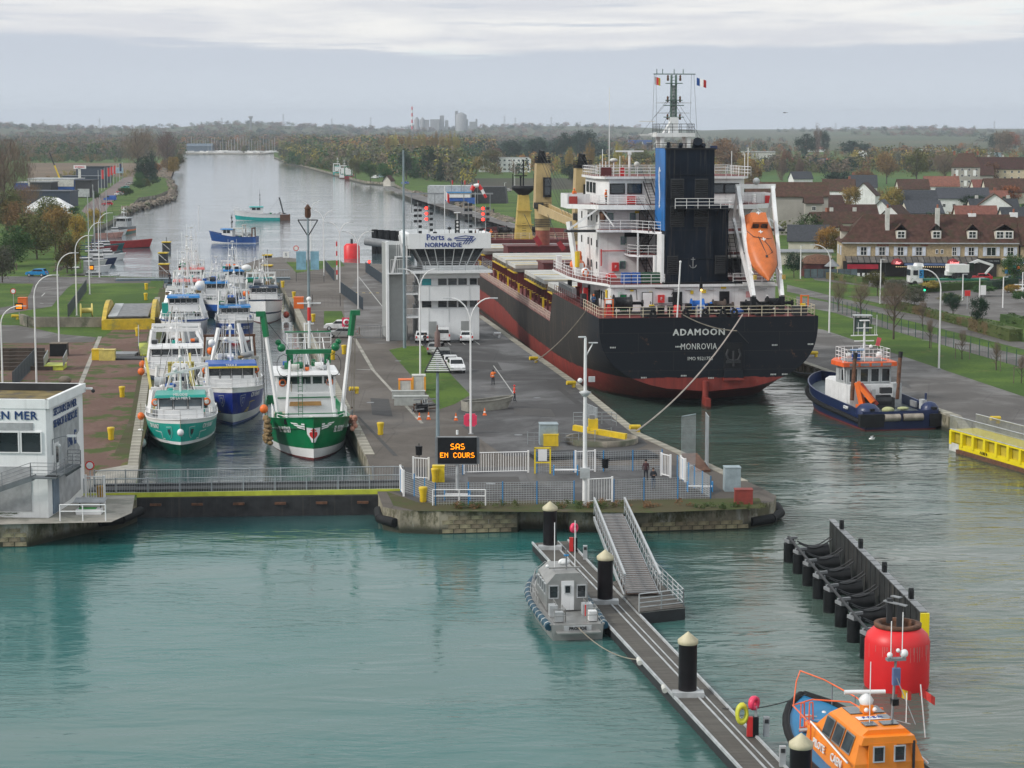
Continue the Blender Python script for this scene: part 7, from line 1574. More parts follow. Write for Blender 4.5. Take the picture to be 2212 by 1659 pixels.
# ------------------------------------------------------------------ control tower
CT=thing('control_tower','white port control tower with slanted glass lookout and blue lettering','control tower',P(971,735),R(8.5));TW=mat('tower_white',(.84,.86,.87),.55,var=.04,scale=.5,streak=.1);TG=mat('tower_grey',(.32,.335,.33),.6,var=.06)
mb=MB();mb.box((0,4.6,2.2),(8.4,8.4,4.4),TW);mb.box((0,4.3,6.5),(8.4,9.0,2.0),TW);mb.box((0,4.9,4.9),(7.9,7.8,9.2),TW);mb.box((.3,4.6,9.0),(8.0,8.2,.9),TW);mb.build('wall',CT)
for s,(x0,w)in enumerate(((-3.4,1.5),(-1.2,1.4),(.2,1.4),(1.6,1.4),(3.1,1.2))):
 window(CT,(x0+.35,.95,8.03),w-.05,1.05,0,WHITE2,mat('turquoise_pane',(.02,.30,.33),.3)if s==0 else GLASS,.07,depth=.2);window(CT,(x0+.35,.95,4.95),w-.05,1.05,0,WHITE2,GLASS,.07,depth=.2)
for z in(8.1,4.9):
 for y in(2.5,5):window(CT,(-4.0,y,z),1.4,1.0,-math.pi/2,WHITE2,GLASS,.07)
for x in(-2.3,2.2):mb=MB();mb.box((x,.37,1.45),(1.1,.06,2.3),TG);mb.build('door',CT)
for x in(-2.8,0,2.8):
 mb=MB();mb.box((x,.37,3.4),(.03,.03,1.9),LGREY);mb.box((x,-.22,6.5),(.03,.03,2.1),LGREY);mb.build('panel_joint',CT)
mb=MB();mb.box((.3,4.2,9.5),(11.2,10.2,.35),TW);mb.build('balcony',CT)
mb=MB();rail(mb,[(-5.2,9,9.65),(-5.2,-.8,9.65),(5.8,-.8,9.65),(5.8,9,9.65)],1.25,5,1.8,.025,LGREY,.035);mb.build('balcony_railing',CT)
def ring(z,hw,y0,y1):return[(-hw,y0,z),(hw,y0,z),(hw,y1,z),(-hw,y1,z)]
lo,hi_=ring(10.3,3.5,.9,8.4),ring(12.7,4.8,-.3,9.2)
mb=MB();mb.box((0,4.6,10.0),(7.2,7.6,.65),TW);mb.box((0,4.7,11.4),(6.2,6.6,2.2),GLASS);mb.build('lookout_base',CT)
nP=7
for side in range(4):
 a0,b0,a1,b1=Vector(lo[side]),Vector(lo[(side+1)%4]),Vector(hi_[side]),Vector(hi_[(side+1)%4])
 for k in range(nP):
  u,v=k/nP+.012,(k+1)/nP-.012
  g_=MB();g_.add([a0.lerp(b0,u),a0.lerp(b0,v),a1.lerp(b1,v),a1.lerp(b1,u)],[(0,1,2,3)],GLASS);g_.build('pane',CT)
 mb=MB()
 for k in range(nP+1):mb.bar(a0.lerp(b0,k/nP),a1.lerp(b1,k/nP),.1,.1,TW)
 mb.build('mullion',CT)
mb=MB();W_,H_=5.6,12.7
mb.box((0,-.75,13.75),(11.3,.25,2.1),TW);mb.box((-5.55,4.5,13.75),(.25,10.6,2.1),TW);mb.box((5.55,4.5,13.75),(.25,10.6,2.1),TW);mb.box((0,9.8,13.75),(11.3,.25,2.1),TW);mb.box((0,4.5,12.85),(11.0,10.4,.3),LGREY);mb.build('parapet',CT)
NB=mat('logo_navy',(.01,.045,.24),.5)
text(CT,'Ports',(-2.0,-.9,14.25),FX,1.15,NB,bold=.025);text(CT,'de',(-.05,-.9,14.0),FX,.6,NB,bold=.015);text(CT,'NORMANDIE',(-.9,-.9,13.2),FX,.86,NB,bold=.03,sx=.96,spacing=1.05)
mb=MB()
for a,b in(((1.6,14.2),(3.1,14.45)),((1.5,14.05),(4.0,14.1)),((1.8,13.8),(4.2,13.85)),((3.1,14.45),(4.3,14.3)),((4.2,14.35),(3.5,13.3)),((3.9,14.3),(3.1,13.3)),((3.5,14.25),(2.75,13.3)),((4.5,14.1),(3.9,13.5))):mb.bar((a[0]-.95,-.9,a[1]),(b[0]-.95,-.9,b[1]),.04,.11,NB)
mb.build('wave_logo',CT)
mb=MB();mb.box((-7.1,5.5,6.6),(2.6,9.5,13.2),TG);mb.box((-8.5,.4,6.6),(.35,1.0,14.2),TW);mb.box((-5.9,4,13.9),(.4,9,1.6),TW);mb.build('stair_tower',CT)
mb=MB()
for z in(3.2,6.4):mb.box((-4.9,2.2,z),(2.0,3.0,.25),TW);rail(mb,[(-5.9,.7,z),(-3.95,.7,z)],1.2,1,.16,.025,WHITE2,.02)
mb.box((-7.0,.3,9.3),(2.9,1.4,.15),TW);mb.box((-6.4,.3,11.6),(2.2,1.4,.12),TW)
for a,b in(((-7.9,9.4),(-7.4,11.6)),((-6.4,11.7),(-6.9,14.6)),((-5.9,9.4),(-5.9,14.4))):mb.bar((a[0],-.35,a[1]),(b[0],-.35,b[1]),.15,.3,WHITE2)
rail(mb,[(-8.1,-.4,9.35),(-5.6,-.4,9.35)],1.9,1,.3,.03,WHITE2,.02);rail(mb,[(-7.3,-.4,11.65),(-5.5,-.4,11.65)],1.8,1,.3,.03,WHITE2,.02);mb.build('outside_stairs',CT)
LIGHTB=mat('signal_black',(.012,.016,.02),.5)
def sigmast(x,y,h,lit,l):
 t=thing('signal_mast',l,'signal mast',CT.matrix_basis@Vector((x,y,13.0)),R(8.5),'light signal masts on the control tower');mb=MB();mb.tube((0,0,0),(0,0,h),.06,LGREY,5);mb.build('pole',t)
 for k in range(6):
  z=h-.35-k*.75
  mb=MB();mb.box((.32,0,z),(.42,.4,.36),LIGHTB);mb.build('lamp_box',t)
  if k<(3 if lit else 4):mb=MB();mb.box((-.32,0,z),(.42,.4,.36),LIGHTB);mb.build('lamp_box',t)
  if lit and k<3:mb=MB();mb.tube((-.38,-.2,z),(-.38,-.3,z),.21,LIT_R,10);mb.build('lamp_lens',t)
sigmast(-4.2,1,6.0,False,'leftmost signal mast with dark lamps on the tower roof');sigmast(-2.8,-.3,5.6,True,'signal mast with three lit red lamps at the left of the tower roof');sigmast(2.8,1,6.0,False,'signal mast with dark lamps at the right of the tower roof');sigmast(5.0,-.3,5.5,True,'signal mast with three lit red lamps at the right edge of the tower roof')
t=thing('signal_column','black column with five pale round lamps on the tower roof','signal',CT.matrix_basis@Vector((1.1,-.2,13)),R(8.5));mb=MB();mb.box((0,0,2.3),(.65,.4,2.6),LIGHTB);mb.tube((0,0,3.5),(0,0,4.6),.05,WHITE2,5);mb.box((0,0,4.6),(.9,.2,.15),WHITE2);mb.build('housing',t)
for k in range(5):mb=MB();mb.tube((0,-.2,3.3-k*.48),(0,-.25,3.3-k*.48),.16,WHITE2 if k<3 else LGREY,10);mb.build('lamp_lens',t)
t=thing('flagpole','white flagpole with a red and white flag on the tower roof','flagpole',CT.matrix_basis@Vector((-.6,0,13)));mb=MB();mb.tube((0,0,0),(0,0,8.2),.06,WHITE2,5);mb.build('pole',t);flag(t,(.05,0,7.6),.6,1.2,(WHITE2,RED),droop=1.0)
t=thing('antenna_mast','reddish antenna mast with a red and white windsock on the tower roof','mast',CT.matrix_basis@Vector((3.7,.5,13)));mb=MB();mb.tube((0,0,0),(0,0,7.4),.05,LGREY,5);mb.lathe([(.2,1.2),(.05,2.2)],RUST,n=6);mb.build('pole',t)
mb=MB();w=[(-.5,7.6),(-.2,8.2),(.5,8.3),(.9,7.7),(1.2,7.1),(1.5,6.6)]
for k,(a,b)in enumerate(zip(w,w[1:])):mb.tube((a[0],0,a[1]),(b[0],0,b[1]),.3-k*.03,RED if k%2==0 else WHITE2,8)
mb.build('windsock',t)
mb=MB()
for x,h in((-1.9,2.2),(.1,2.8),(4.5,2.6),(4.2,3.6),(2.2,2.0)):mb.tube((x,.5,13),(x,.5,13+h),.05,GREY,4);mb.box((x,.5,12.6+h),(.5,.3,.3),DARK)
mb.lathe([(.35,0),(.3,.8),(.15,1.1)],GREY,(-.2+.6,1,13),8);mb.build('roof_antennas',CT)
# ------------------------------------------------------------------ brasserie row
BR_=thing('brasserie','long yellow stone brasserie and hotel with steep brown tiled roof and white shutters','building',P(2008,597),R(-3.5));BX=17.2
mb=MB();mb.box((0,5.5,3.35),(34.4,11,6.7),STONEW);mb.build('wall',BR_)
mb=MB();z0,z1=6.6,12.0
mb.add([(-17.6,-.5,z0),(17.3,-.5,z0),(17.3,11.5,z0),(-17.6,11.5,z0),(-12.5,5.5,z1),(17.3,5.5,z1)],[(0,1,5,4),(2,3,4,5),(3,0,4),(1,2,5),(3,2,1,0)],TILE);mb.box((-.1,-.55,6.55),(34.6,.2,.2),LGREY);rf=mb.build('roof',BR_)
for x,m,h,y in((-8.2,OFFW,5.5,2.6),(1.6,OFFW,5.5,2.6),(8.8,WHITE,3.2,5.5),(17.0,WHITE,3.6,5.5)):
 mb=MB();w=.8 if m is OFFW else 1.5;mb.box((x,y,10.6),(w,1.0,h),m);mb.build('chimney',rf)
 mb=MB();mb.tube((x,y,10.6+h/2),(x,y,11.3+h/2),.2,BRICK,6);mb.build('chimney_pot',rf)
for x,w in((-5.7,1.9),(1.2,1.9),(8.2,1.9),(14.4,3.6)):
 mb=MB();mb.prism([(-w/2-.3,0),(w/2+.3,0),(0,1.3)],0,3.6,TILE,T=Matrix.Translation((x,.35,9.0))@Euler((math.pi/2,0,math.pi)).to_matrix().to_4x4());mb.box((x,1.6,8.2),(w,2.6,1.6),RENDER);mb.build('dormer',BR_)
 for k in((0,)if w<3 else(-.85,.85)):window(BR_,(x+k,.27,8.2),1.5,1.4,0,WHITE2,GLASS,.12,cross=3)
mb=MB();mb.box((-16.6,3.5,8.0),(1.4,1.4,1.5),RENDER);mb.prism([(-1.1,0),(1.1,0),(0,1.0)],0,2.5,TILE,T=Matrix.Translation((-17.4,3.5,8.7))@Euler((math.pi/2,0,math.pi/2)).to_matrix().to_4x4());mb.build('dormer',BR_)
SHU=mat('shutter_white',(.62,.66,.74),.6)
for x,w,sh in((-13.0,1.3,3),(-9.4,1.3,3),(-5.8,1.3,3),(-2.2,1.3,3),(4.7,.9,2),(8.0,1.2,3),(11.9,1.9,3),(15.6,1.3,3)):
 window(BR_,(x,-.04,4.95),w,1.75,0,WHITE2,GLASS,.1,cross=3 if w<1.5 else 1)
 for s in(-1,1):
  if sh&(1 if s<0 else 2):mb=MB();mb.box((x+s*(w/2+.36),-.08,4.95),(.62,.08,1.8),SHU);mb.build('shutter',BR_)
for x in(1.3,2.3):window(BR_,(x,-.04,4.9),.5,.9,0,WHITE2,GLASS,.08)
for y in(2.4,7.5):
 window(BR_,(-17.24,y,4.95),1.1,1.7,-math.pi/2,WHITE2,GLASS,.1)
 for s in(-.85,.85):mb=MB();mb.box((-17.28,y+s,4.95),(.08,.6,1.8),SHU);mb.build('shutter',BR_)
LR=mat('wall_letter_red',(.28,.06,.04),.7)
for s,x in(('Brasserie',-9.3),('Le Phare',-5.2),('Hotel',-1.2)):text(BR_,s,(x,-.1,6.15),FX,.62,LR,bold=.01,shear=.25)
AW=mat('awning_glass',(.26,.24,.22),.3,var=.3,scale=.8)
for k in range(22):mb=MB();x=-16.6+k*1.17;mb.add([(x,0,3.9),(x+1.1,0,3.9),(x+1.1,-3.4,2.9),(x,-3.4,2.9)],[(3,2,1,0),(0,1,2,3)],AW);mb.build('awning_pane',BR_)
mb=MB()
for k in range(23):mb.bar((-16.63+k*1.17,0,3.95),(-16.63+k*1.17,-3.5,2.92),.09,.12,DARK)
for k in range(8):mb.tube((-16.5+k*3.7,-3.4,0),(-16.5+k*3.7,-3.4,2.9),.07,DARK,4)
mb.build('awning_frame',BR_);mb=MB();mb.box((-2,-.1,1.5),(30,.2,3),mat('dark_shop_front',(.035,.028,.026),.5));mb.build('shop_front',BR_)
for x0,w,z,m in((-13.5,6,2.1,mat('awning_red',(.35,.01,.03),.7)),(-1.3,8.4,2.6,mat('awning_blue',(.06,.09,.17),.8))):mb=MB();mb.box((x0,-3.6,z),(w,.9 if z>2.3 else.2,.9 if z<2.3 else.12),m,rx=.5 if z>2.3 else 0);mb.build('awning',BR_)
mb=MB()
for k in range(26):mb.ball((-7+k*.38,-3.5,2.1),.05,mat('warm_bulb',(1,.75,.4),emit=2.5),5)
mb.build('string_lights',BR_,kind='stuff')
for s,x in(('Bar',-6.8),('Hotel',4.0)):
 mb=MB();mb.lathe([(1.2,-.3),(1.1,.2),(.8,.6),(.05,.85)],mat('neon_dome_red',(.22,.01,.015),.5),(x,-3.4,2.9),12);mb.build('sign_dome',BR_);text(BR_,s,(x,-4.72,2.95),FX,.75,mat('neon_red',(1,.25,.25),emit=1.2),bold=.02,shear=.3)
mb=MB();mb.box((11.2,-.3,3.05),(5.0,.2,1.2),BLACK);mb.build('shop_sign',BR_);text(BR_,'LA TABLE MARINE',(12.2,-.42,3.1),FX,.3,LGREY);mb=MB();mb.lathe([(.46,0),(.40,.02)],LGREY,T=Matrix.Translation((9.4,-.42,3.05))@Euler((math.pi/2,0,0)).to_matrix().to_4x4(),n=16,caps=False);mb.build('round_logo',BR_);text(BR_,'224',(9.4,-.43,3.05),FX,.34,LGREY)
mb=MB();mb.box((16.8,-.3,3.05),(5.4,.2,1.2),WHITE2);mb.build('shop_sign',BR_);text(BR_,'VERLAINE',(17.6,-.42,2.9),FX,.62,NB,bold=.02);text(BR_,'GROUPE',(16.9,-.42,3.4),FX,.3,RED);mb=MB();mb.prism([(0,-.35),(.35,.1),(.2,.35),(0,.2),(-.2,.35),(-.35,.1)],0,.03,RED,T=Matrix.Translation((15.1,-.42,3.05))@Euler((math.pi/2,0,0)).to_matrix().to_4x4());mb.build('heart_logo',BR_)
for k,m in enumerate((YEL,BLUE,TEAL,ORG,SKYB,GREEN,RED,BLUE)):mb=MB();mb.box((14.9+(k%4)*.75,-.25,1.9-(k//4)*.9),(.6,.08,.75),m);mb.build('poster',BR_)
t=gable_house(BR_.matrix_basis@Vector((24.6,.2,0)),14,10,6.2,5.2,R(-3.5),STONEW,TILE,'yellow stone house joining the right end of the brasserie row',wins=True)
for i,(x,l)in enumerate(((-13,'white terrace chairs at the left corner of the brasserie'),(-1,'dark terrace tables under the blue awning'),(3.5,'dark terrace chairs before the hotel door'))):
 t=thing('terrace_furniture',l,'terrace seating',BR_.matrix_basis@Vector((x,-5,0)),kind='stuff')if False else thing('terrace_seating',l,'chairs',BR_.matrix_basis@Vector((x,-5.2,0)))
 for k in range(6):mb=MB();m=WHITE2 if i==0 else DARK;xx=(k-2.5)*.95;mb.box((xx,0,.45),(.5,.5,.06),m);mb.box((xx,.25,.7),(.5,.05,.5),m);mb.box((xx,0,.2),(.3,.3,.4),m);mb.build('chair',t)
t=thing('pavilion','dark red round terrace pavilion at the left end of the brasserie','pavilion',BR_.matrix_basis@Vector((-22,0,0)));mb=MB();mb.lathe([(3.4,0),(3.4,2.6)],mat('pavilion_red',(.10,.02,.02),.5),n=8);mb.lathe([(3.8,2.6),(2.2,4),(.1,4.4)],RUST,n=8);mb.build('wall',t)
t=thing('parasol','closed grey parasol roofed hut left of the brasserie terrace','parasol',BR_.matrix_basis@Vector((-19.5,-4,0)));mb=MB();mb.lathe([(1.6,2.2),(.05,3.6)],GREY,n=8);mb.tube((0,0,0),(0,0,2.4),.06,DARK,5);mb.build('canopy',t)
for i in range(8):mb=MB();
t=thing('glass_screen','glass wind screens around the brasserie terrace corner','screen',BR_.matrix_basis@Vector((-18.5,-6,0)))
for k in range(8):mb=MB();mb.box((-6+k*1.3,0,.9),(1.2,.05,1.8),GLASS_L);mb.build('pane',t)
# ------------------------------------------------------------------ lock gates and footbridges
def bars_panel(par,a,b,h,m,step=.14,r=.012,name='railing_panel',top=.035,kind='stuff'):
 mb=MB();a=Vector(a);b=Vector(b);n=max(2,int((b-a).length/step));q=Vector((0,0,h))
 for i in range(n+1):p=a.lerp(b,i/n);mb.tube(p,p+q,r,m,3,cap=False)
 for k in(0.04,1):mb.tube(a+q*k,b+q*k,top,m,4,cap=False)
 return mb.build(name,par,kind=kind)
def fence(name,label,pts,h,m,pm=None,step=2.5,bar=.14,r=.012,horiz=0,pr_=.05,cat='fence'):
 """posts are parts, the pickets or wires between them one part per bay"""
 p0=Vector(pts[0]);t=thing(name,label,cat,p0);pts=[Vector(p)-p0 for p in pts];pm=pm or m
 for a,b in zip(pts,pts[1:]):
  n=max(1,round((b-a).length/step))
  for i in range(n):
   u,v=a.lerp(b,i/n),a.lerp(b,(i+1)/n);mb=MB();mb.tube(u,u+Vector((0,0,h+.08)),pr_,pm,5);mb.build('post',t)
   if horiz:
    mb=MB()
    for k in range(1,horiz+1):z=Vector((0,0,h*k/horiz));mb.tube(u+z,v+z,r,m,3,cap=False)
    w=max(1,int((v-u).length/bar))
    for k in range(1,w):q=u.lerp(v,k/w);mb.tube(q,q+Vector((0,0,h)),r*.6,m,3,cap=False)
    mb.build('mesh_panel',t)
   else:bars_panel(t,u,v,h,m,bar,r,'picket_panel')
 mb=MB();mb.tube(pts[-1],pts[-1]+Vector((0,0,h+.08)),pr_,pm,5);mb.build('post',t);return t
GB=thing('footbridge','grey railed footbridge with lime yellow edge across the near lock gate','footbridge',(-34.2,163.3,1.8))
d_=Vector((25.2,2.2,0));mb=MB();mb.bar((0,2,.05),d_+Vector((0,2,.05)),1.5,.25,DARK);mb.bar((0,4.1,.05),d_+Vector((0,4.1,.05)),.5,.25,DARK);mb.build('walkway',GB)
mb=MB();mb.bar((-1,-.2,-.05),d_+Vector((0,-.2,-.05)),.12,.45,YELG);mb.build('edge_beam',GB)
for off,z in((-.1,.1),(4.1,.1)):
 for k in range(10):a=Vector((0,off,z))+d_*(k/10);b=Vector((0,off,z))+d_*((k+1)/10);bars_panel(GB,a,b,1.2,GALV,.13,.016,'railing_panel',.04,None);mb=MB();mb.box(a+Vector((0,0,.6)),(.1,.1,1.35),GALV);mb.build('post',GB)
t=thing('lock_gate','black steel lock gate under the near footbridge with small brown brackets','lock gate',(-30.1,163.0,0));BG=mat('gate_black',(.02,.021,.023),.6,var=.4,streak=.3)
mb=MB();mb.bar((0,.4,.3),(19.6,1.7,.3),.5,2.6,BG);mb.build('leaf',t)
for k in range(6):mb=MB();mb.box((1.6+k*3.3,.3+k*.2,1.05),(.9,.35,.18),RUST);mb.build('bracket',t)
FBR=thing('footbridge','blue grey beam footbridge with railing across the far end of the small lock','footbridge',(-76,397,1.8));BGm=mat('bridge_blue_grey',(.17,.24,.28),.5)
mb=MB();mb.bar((0,0,-.1),(33,4,-.1),2.4,.9,BGm);mb.build('beam',FBR)
for k in range(12):bars_panel(FBR,Vector((0,-1.3,.3)).lerp(Vector((33,2.7,.3)),k/12),Vector((0,-1.3,.3)).lerp(Vector((33,2.7,.3)),(k+1)/12),1.6,GALV,.3,.03,'railing_panel',.05,None)
for k in(3,7):mb=MB();mb.box((k*2.2-4,-1.2,-1.2),(3.2,.8,1.2),BGm);mb.build('bracket',FBR)
mb=MB();mb.box((14,-.2,-1.2),(8,.6,1.8),BG);mb.build('gate_leaf',FBR)
a=P(2049,972,0);b=P(2300,1046,0);d=(b-a);L=d.length
YG=thing('lock_gate','bright yellow lock gate with grey railings and lettering at the right edge','lock gate',a,math.atan2(d.y,d.x));BY=mat('gate_bright_yellow',(.80,.66,.01),.4,var=.06)
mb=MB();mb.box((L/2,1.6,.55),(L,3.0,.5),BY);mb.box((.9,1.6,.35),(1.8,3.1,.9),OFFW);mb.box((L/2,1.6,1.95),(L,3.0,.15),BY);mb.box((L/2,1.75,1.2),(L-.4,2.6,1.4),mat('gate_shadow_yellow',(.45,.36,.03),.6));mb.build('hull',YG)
mb=MB();mb.box((L/2+.9,-.15,.15),(L-2,.3,.4),RUST);mb.build('timber_fender',YG)
for k in range(int(L/2.1)+1):mb=MB();mb.box((.25+k*2.1,.2,1.3),(.4,.4,1.3),BY);mb.build('rib',YG)
for off in(.1,2.9):
 for k in range(int(L/2.1)):bars_panel(YG,(k*2.1,off,2.05),(k*2.1+2.1,off,2.05),1.35,LGREY,.16,.028,'railing_panel',.05,None)
text(YG,'AVAL II',(6.6,-.06,.62),FX,.42,BLACK)
# left steel arch bridge section on the grass
s_=thing('bridge_section','yellow curved side bascule bridge deck standing open on the grass by the lock','bridge',P(277,712),R(8));YM=mat('mossy_yellow',(.58,.40,.02),.5,var=.2,col2=(.30,.26,.06),scale=.8)
W,Lb=7.0,26
for sx in(-1,1):
 mb=MB();pr=[(0,0),(Lb,0)]+[(Lb*(1-k/8),.3+2.9*math.sin(math.pi*(.12+.76*k/8)))for k in range(9)]
 mb.extr(pr,sx*W/2-.3,sx*W/2+.3,YM);mb.build('side_girder',s_)
mb=MB();mb.box((0,.1,.75),(W,.5,1.6),YM);mb.build('end_beam',s_)
mb=MB();mb.box((.5,Lb/2,1.7),(W-2.4,Lb*.85,.2),mat('deck_plate_grey',(.16,.165,.17),.5,var=.3,streak=.3));mb.box((-2.3,Lb/2,1.75),(1.3,Lb*.85,.2),LGREY);mb.build('deck',s_)
# ------------------------------------------------------------------ fences on the island
BW=mat('mesh_fence_blue',(.02,.22,.50),.5);MW=mat('mesh_fence_wire',(.50,.53,.55),.5)
Pz=lambda*q:[P(x,y)for x,y in q]
fence('mesh_fence','blue posted mesh fence along the front ledge left of the mast',Pz((941,1092),(1012,1091),(1086,1090),(1160,1089),(1240,1088)),1.75,MW,BW,2.7,.2,.013,10)
fence('mesh_fence','blue posted mesh fence along the front ledge right of the white gate',Pz((1326,1084),(1391,1081),(1464,1079),(1535,1077)),1.75,MW,BW,2.6,.2,.013,10)
fence('mesh_fence','diagonal mesh fence at the right end of the terrace',Pz((1535,1077),(1500,1055),(1463,1030)),1.75,MW,BW,2.0,.2,.013,10)
fence('mesh_fence','slanting mesh fence at the left end of the terrace',Pz((866,1062),(895,1072),(941,1092)),1.75,MW,BW,2.0,.2,.013,10)
fence('mesh_fence','mesh fence behind the terrace between white gates',Pz((1160,1022),(1240,1020),(1430,1016)),1.75,MW,BW,2.7,.2,.013,10)
fence('mesh_fence','short mesh fence right of the stair head',Pz((1000,1026),(950,1030)),1.75,MW,BW,2.0,.2,.013,10)
def gate(x0,y0,x1,y1,h,label,leaves=1):
 a,b=P(x0,y0),P(x1,y1);t=thing('gate',label,'gate',a);d=(b-a)
 for k in range(leaves):bars_panel(t,d*(k/leaves)+Vector((0,0,.1)),d*((k+1)/leaves)+Vector((0,0,.1)),h,WHITE2,.2,.028,'leaf',.045,None)
 for q in(Vector((0,0,0)),d):mb=MB();mb.box(q+Vector((0,0,h/2+.1)),(.16,.16,h+.25),WHITE2);mb.build('post',t)
gate(1002,1024,1141,1021,1.7,'double leaf white picket gate behind the message board',2);gate(1243,1021,1285,1019,1.7,'narrow white picket gate beside the blue bench');gate(1271,1087,1322,1084,1.8,'white picket gate at the head of the gangway');gate(1428,1028,1448,1033,1.8,'small white picket gate with blue notice at the right');gate(893,1035,926,1037,1.7,'white picket gate with a blue notice at the left');gate(186,1086,226,1088,2.0,'white picket gate beside the rescue station');gate(1470,1035,1480,1042,1.8,'white gate leaf on the slanting fence');gate(865,1060,872,1072,1.9,'white gate at the end of the near footbridge')
DF=mat('dark_fence',(.035,.05,.065),.5)
for p,l in((((703,583),(722,607)),'dark palisade fence beside the striped barrier'),(((736,633),(784,670)),'dark palisade fence running to the lamp post'),(((790,588),(826,614)),'dark palisade fence left of the control tower'),(((147,686),(187,628)),'dark palisade fence climbing the left lawn'),(((28,842),(76,789)),'dark palisade fence above the rescue station')):
 fence('palisade_fence',l,Pz(*p),2.0,DF,DF,3.0,.16,.03)
fence('sliding_gate','grey barred sliding gate across the quay road by the tower',Pz((762,731),(822,730)),1.8,GREY,GREY,4.0,.2,.02,cat='gate');fence('yard_fence','grey barred fence in front of the tower entrance',Pz((826,731),(880,728)),1.6,GREY,GREY,2.5,.2,.018)
fence('wire_fence','thin dark wire fence round the lawn at the lock head',Pz((640,608),(700,610)),1.8,DARK,DARK,3.0,.5,.012,4);fence('wire_fence','thin dark wire fence beside the orange container',Pz((615,660),(735,662)),1.8,DARK,DARK,5,.6,.012,3)
fence('wire_fence','thin fence before the road by the blue car',Pz((0,612),(190,606),(335,605)),1.1,GREY,GREY,5,.6,.015,2)
t=fence('green_fence','dark green posted wire fence along the cycle path',Pz((1790,668),(1917,711),(2060,752),(2216,797)),2.0,mat('green_wire',(.03,.08,.07),.6),MATS['green_wire'],2.9,.9,.008,3)
fence('railing','grey galvanised railing around the yellow valve gear',Pz((1140,960),(1250,962),(1320,950)),1.1,GALV,GALV,2,.5,.02,3,cat='railing')
t=fence('railing','tall grey barred panel beside the yellow valve gear',Pz((1268,925),(1290,935)),2.4,GALV,GALV,2,.15,.03,cat='railing')
for x,y,l in((935,1092,'white double hoop railing on the front ledge'),(130,1126,'white tube railing on the rescue quay')):
 t=thing('tube_railing',l,'railing',P(x,y));W=4.1 if x>500 else 3.4;mb=MB()
 for z in(1.25,.75):mb.tube((0,0,z),(W,0,z),.05,WHITE2,6)
 for q in(0,W/2,W):mb.tube((q,0,0),(q,0,1.25),.05,WHITE2,6)
 mb.build('frame',t)
# ------------------------------------------------------------------ message board, lamps, masts, bollards
t=thing('message_board','black message board with orange dot letters SAS EN COURS on a post','message board',P(988,1060));mb=MB();mb.tube((0,0,0),(0,0,2.6),.14,LGREY,8);mb.tube((0,0,4.6),(0,0,4.95),.1,WHITE2,6);mb.build('post',t)
mb=MB();mb.box((0,0,3.3),(3.15,.35,2.15),BLACK);mb.build('panel',t);mb=MB()
for a,b in(((-1.6,0,4.4),(1.6,0,4.4)),((-1.6,0,2.2),(1.6,0,2.2)),((-1.6,0,2.2),(-1.6,0,4.4)),((1.6,0,2.2),(1.6,0,4.4))):mb.bar(a,b,.4,.06,GREY)
mb.build('frame',t)
GL={'S':'01110100001000001110000010000111110','A':'01110100011000110001111111000110001','E':'11111100001000011110100001000011111','N':'10001110011010110011100011000110001','C':'01110100011000010000100001000101110','O':'01110100011000110001100011000101110','U':'10001100011000110001100011000101110','R':'11110100011000111110101001001010001'}
def dots(word,x0,z0,s=.062):
 mb=MB()
 for i,ch in enumerate(word):
  if ch in GL:
   for k,b_ in enumerate(GL[ch]):
    if b_=='1':mb.box((x0+i*s*6.6+(k%5)*s*1.05,-.19,z0-(k//5)*s*1.1),(s*.95,.02,s*.98),LIT_O)
 mb.build('dot_lettering',t)
dots('SAS',-.5,3.85);dots('EN COURS',-1.35,3.12,.054)
def lamp(x,y,ytop,arm,label,double=False,r=.11,m=WHITE2,z=QZ,w=2.2):
 p=P(x,y,z);H=(y-ytop)/F_PX*p.y;t=thing('street_lamp',label,'street lamp',p,0,'white curved street lamps');mb=MB();k=min(2.4,H*.22)
 mb.tube((0,0,0),(0,0,H-k),r,m,7,r*.7);mb.box((0,0,.04),(.5,.5,.08),GREY);mb.build('pole',t)
 for s in((-1,1)if double else(arm,)):
  mb=MB();pts=[(s*w*(1-math.cos(a)),0,H-k+k*math.sin(a))for a in[i*math.pi/12 for i in range(7)]];mb.path(pts,r*.6,m,6);mb.build('arm',t)
  mb=MB();mb.box((s*(w+.3),0,H),(.8,.22,.1),LAMPG);mb.build('lamp_head',t)
for x,y,yt,l in((6,841,659,'single arm lamp at the left edge above the rescue station'),(79,829,592,'tall single arm lamp behind the palisade fence'),(128,749,545,'single arm lamp at the edge of the red gravel'),(166,682,508,'single arm lamp on the left lawn'),(194,636,480,'single arm lamp near the far footbridge'),(215,600,460,'furthest single arm lamp before the moorings')):lamp(x,y,yt,1,l,r=.12)
for x,y,yt,l in((1017,938,640,'double arm lamp nearest, between red cones and grey skiff'),(908,817,579,'double arm lamp on the lawn before the tower'),(774,668,500,'double arm lamp at the end of the dark palisade'),(735,633,480,'double arm lamp beside the zebra marks'),(700,596,455,'double arm lamp on the lock head lawn'),(672,565,436,'furthest double arm lamp at the island tip')):lamp(x,y,yt,1,l,True,.12,w=1.9)
for x,y,yt,l in((1791,720,528,'single arm lamp on the quay lawn beside the ship'),(2028,797,580,'single arm lamp on the quay lawn above the tug')):lamp(x,y,yt,-1,l,r=.13)
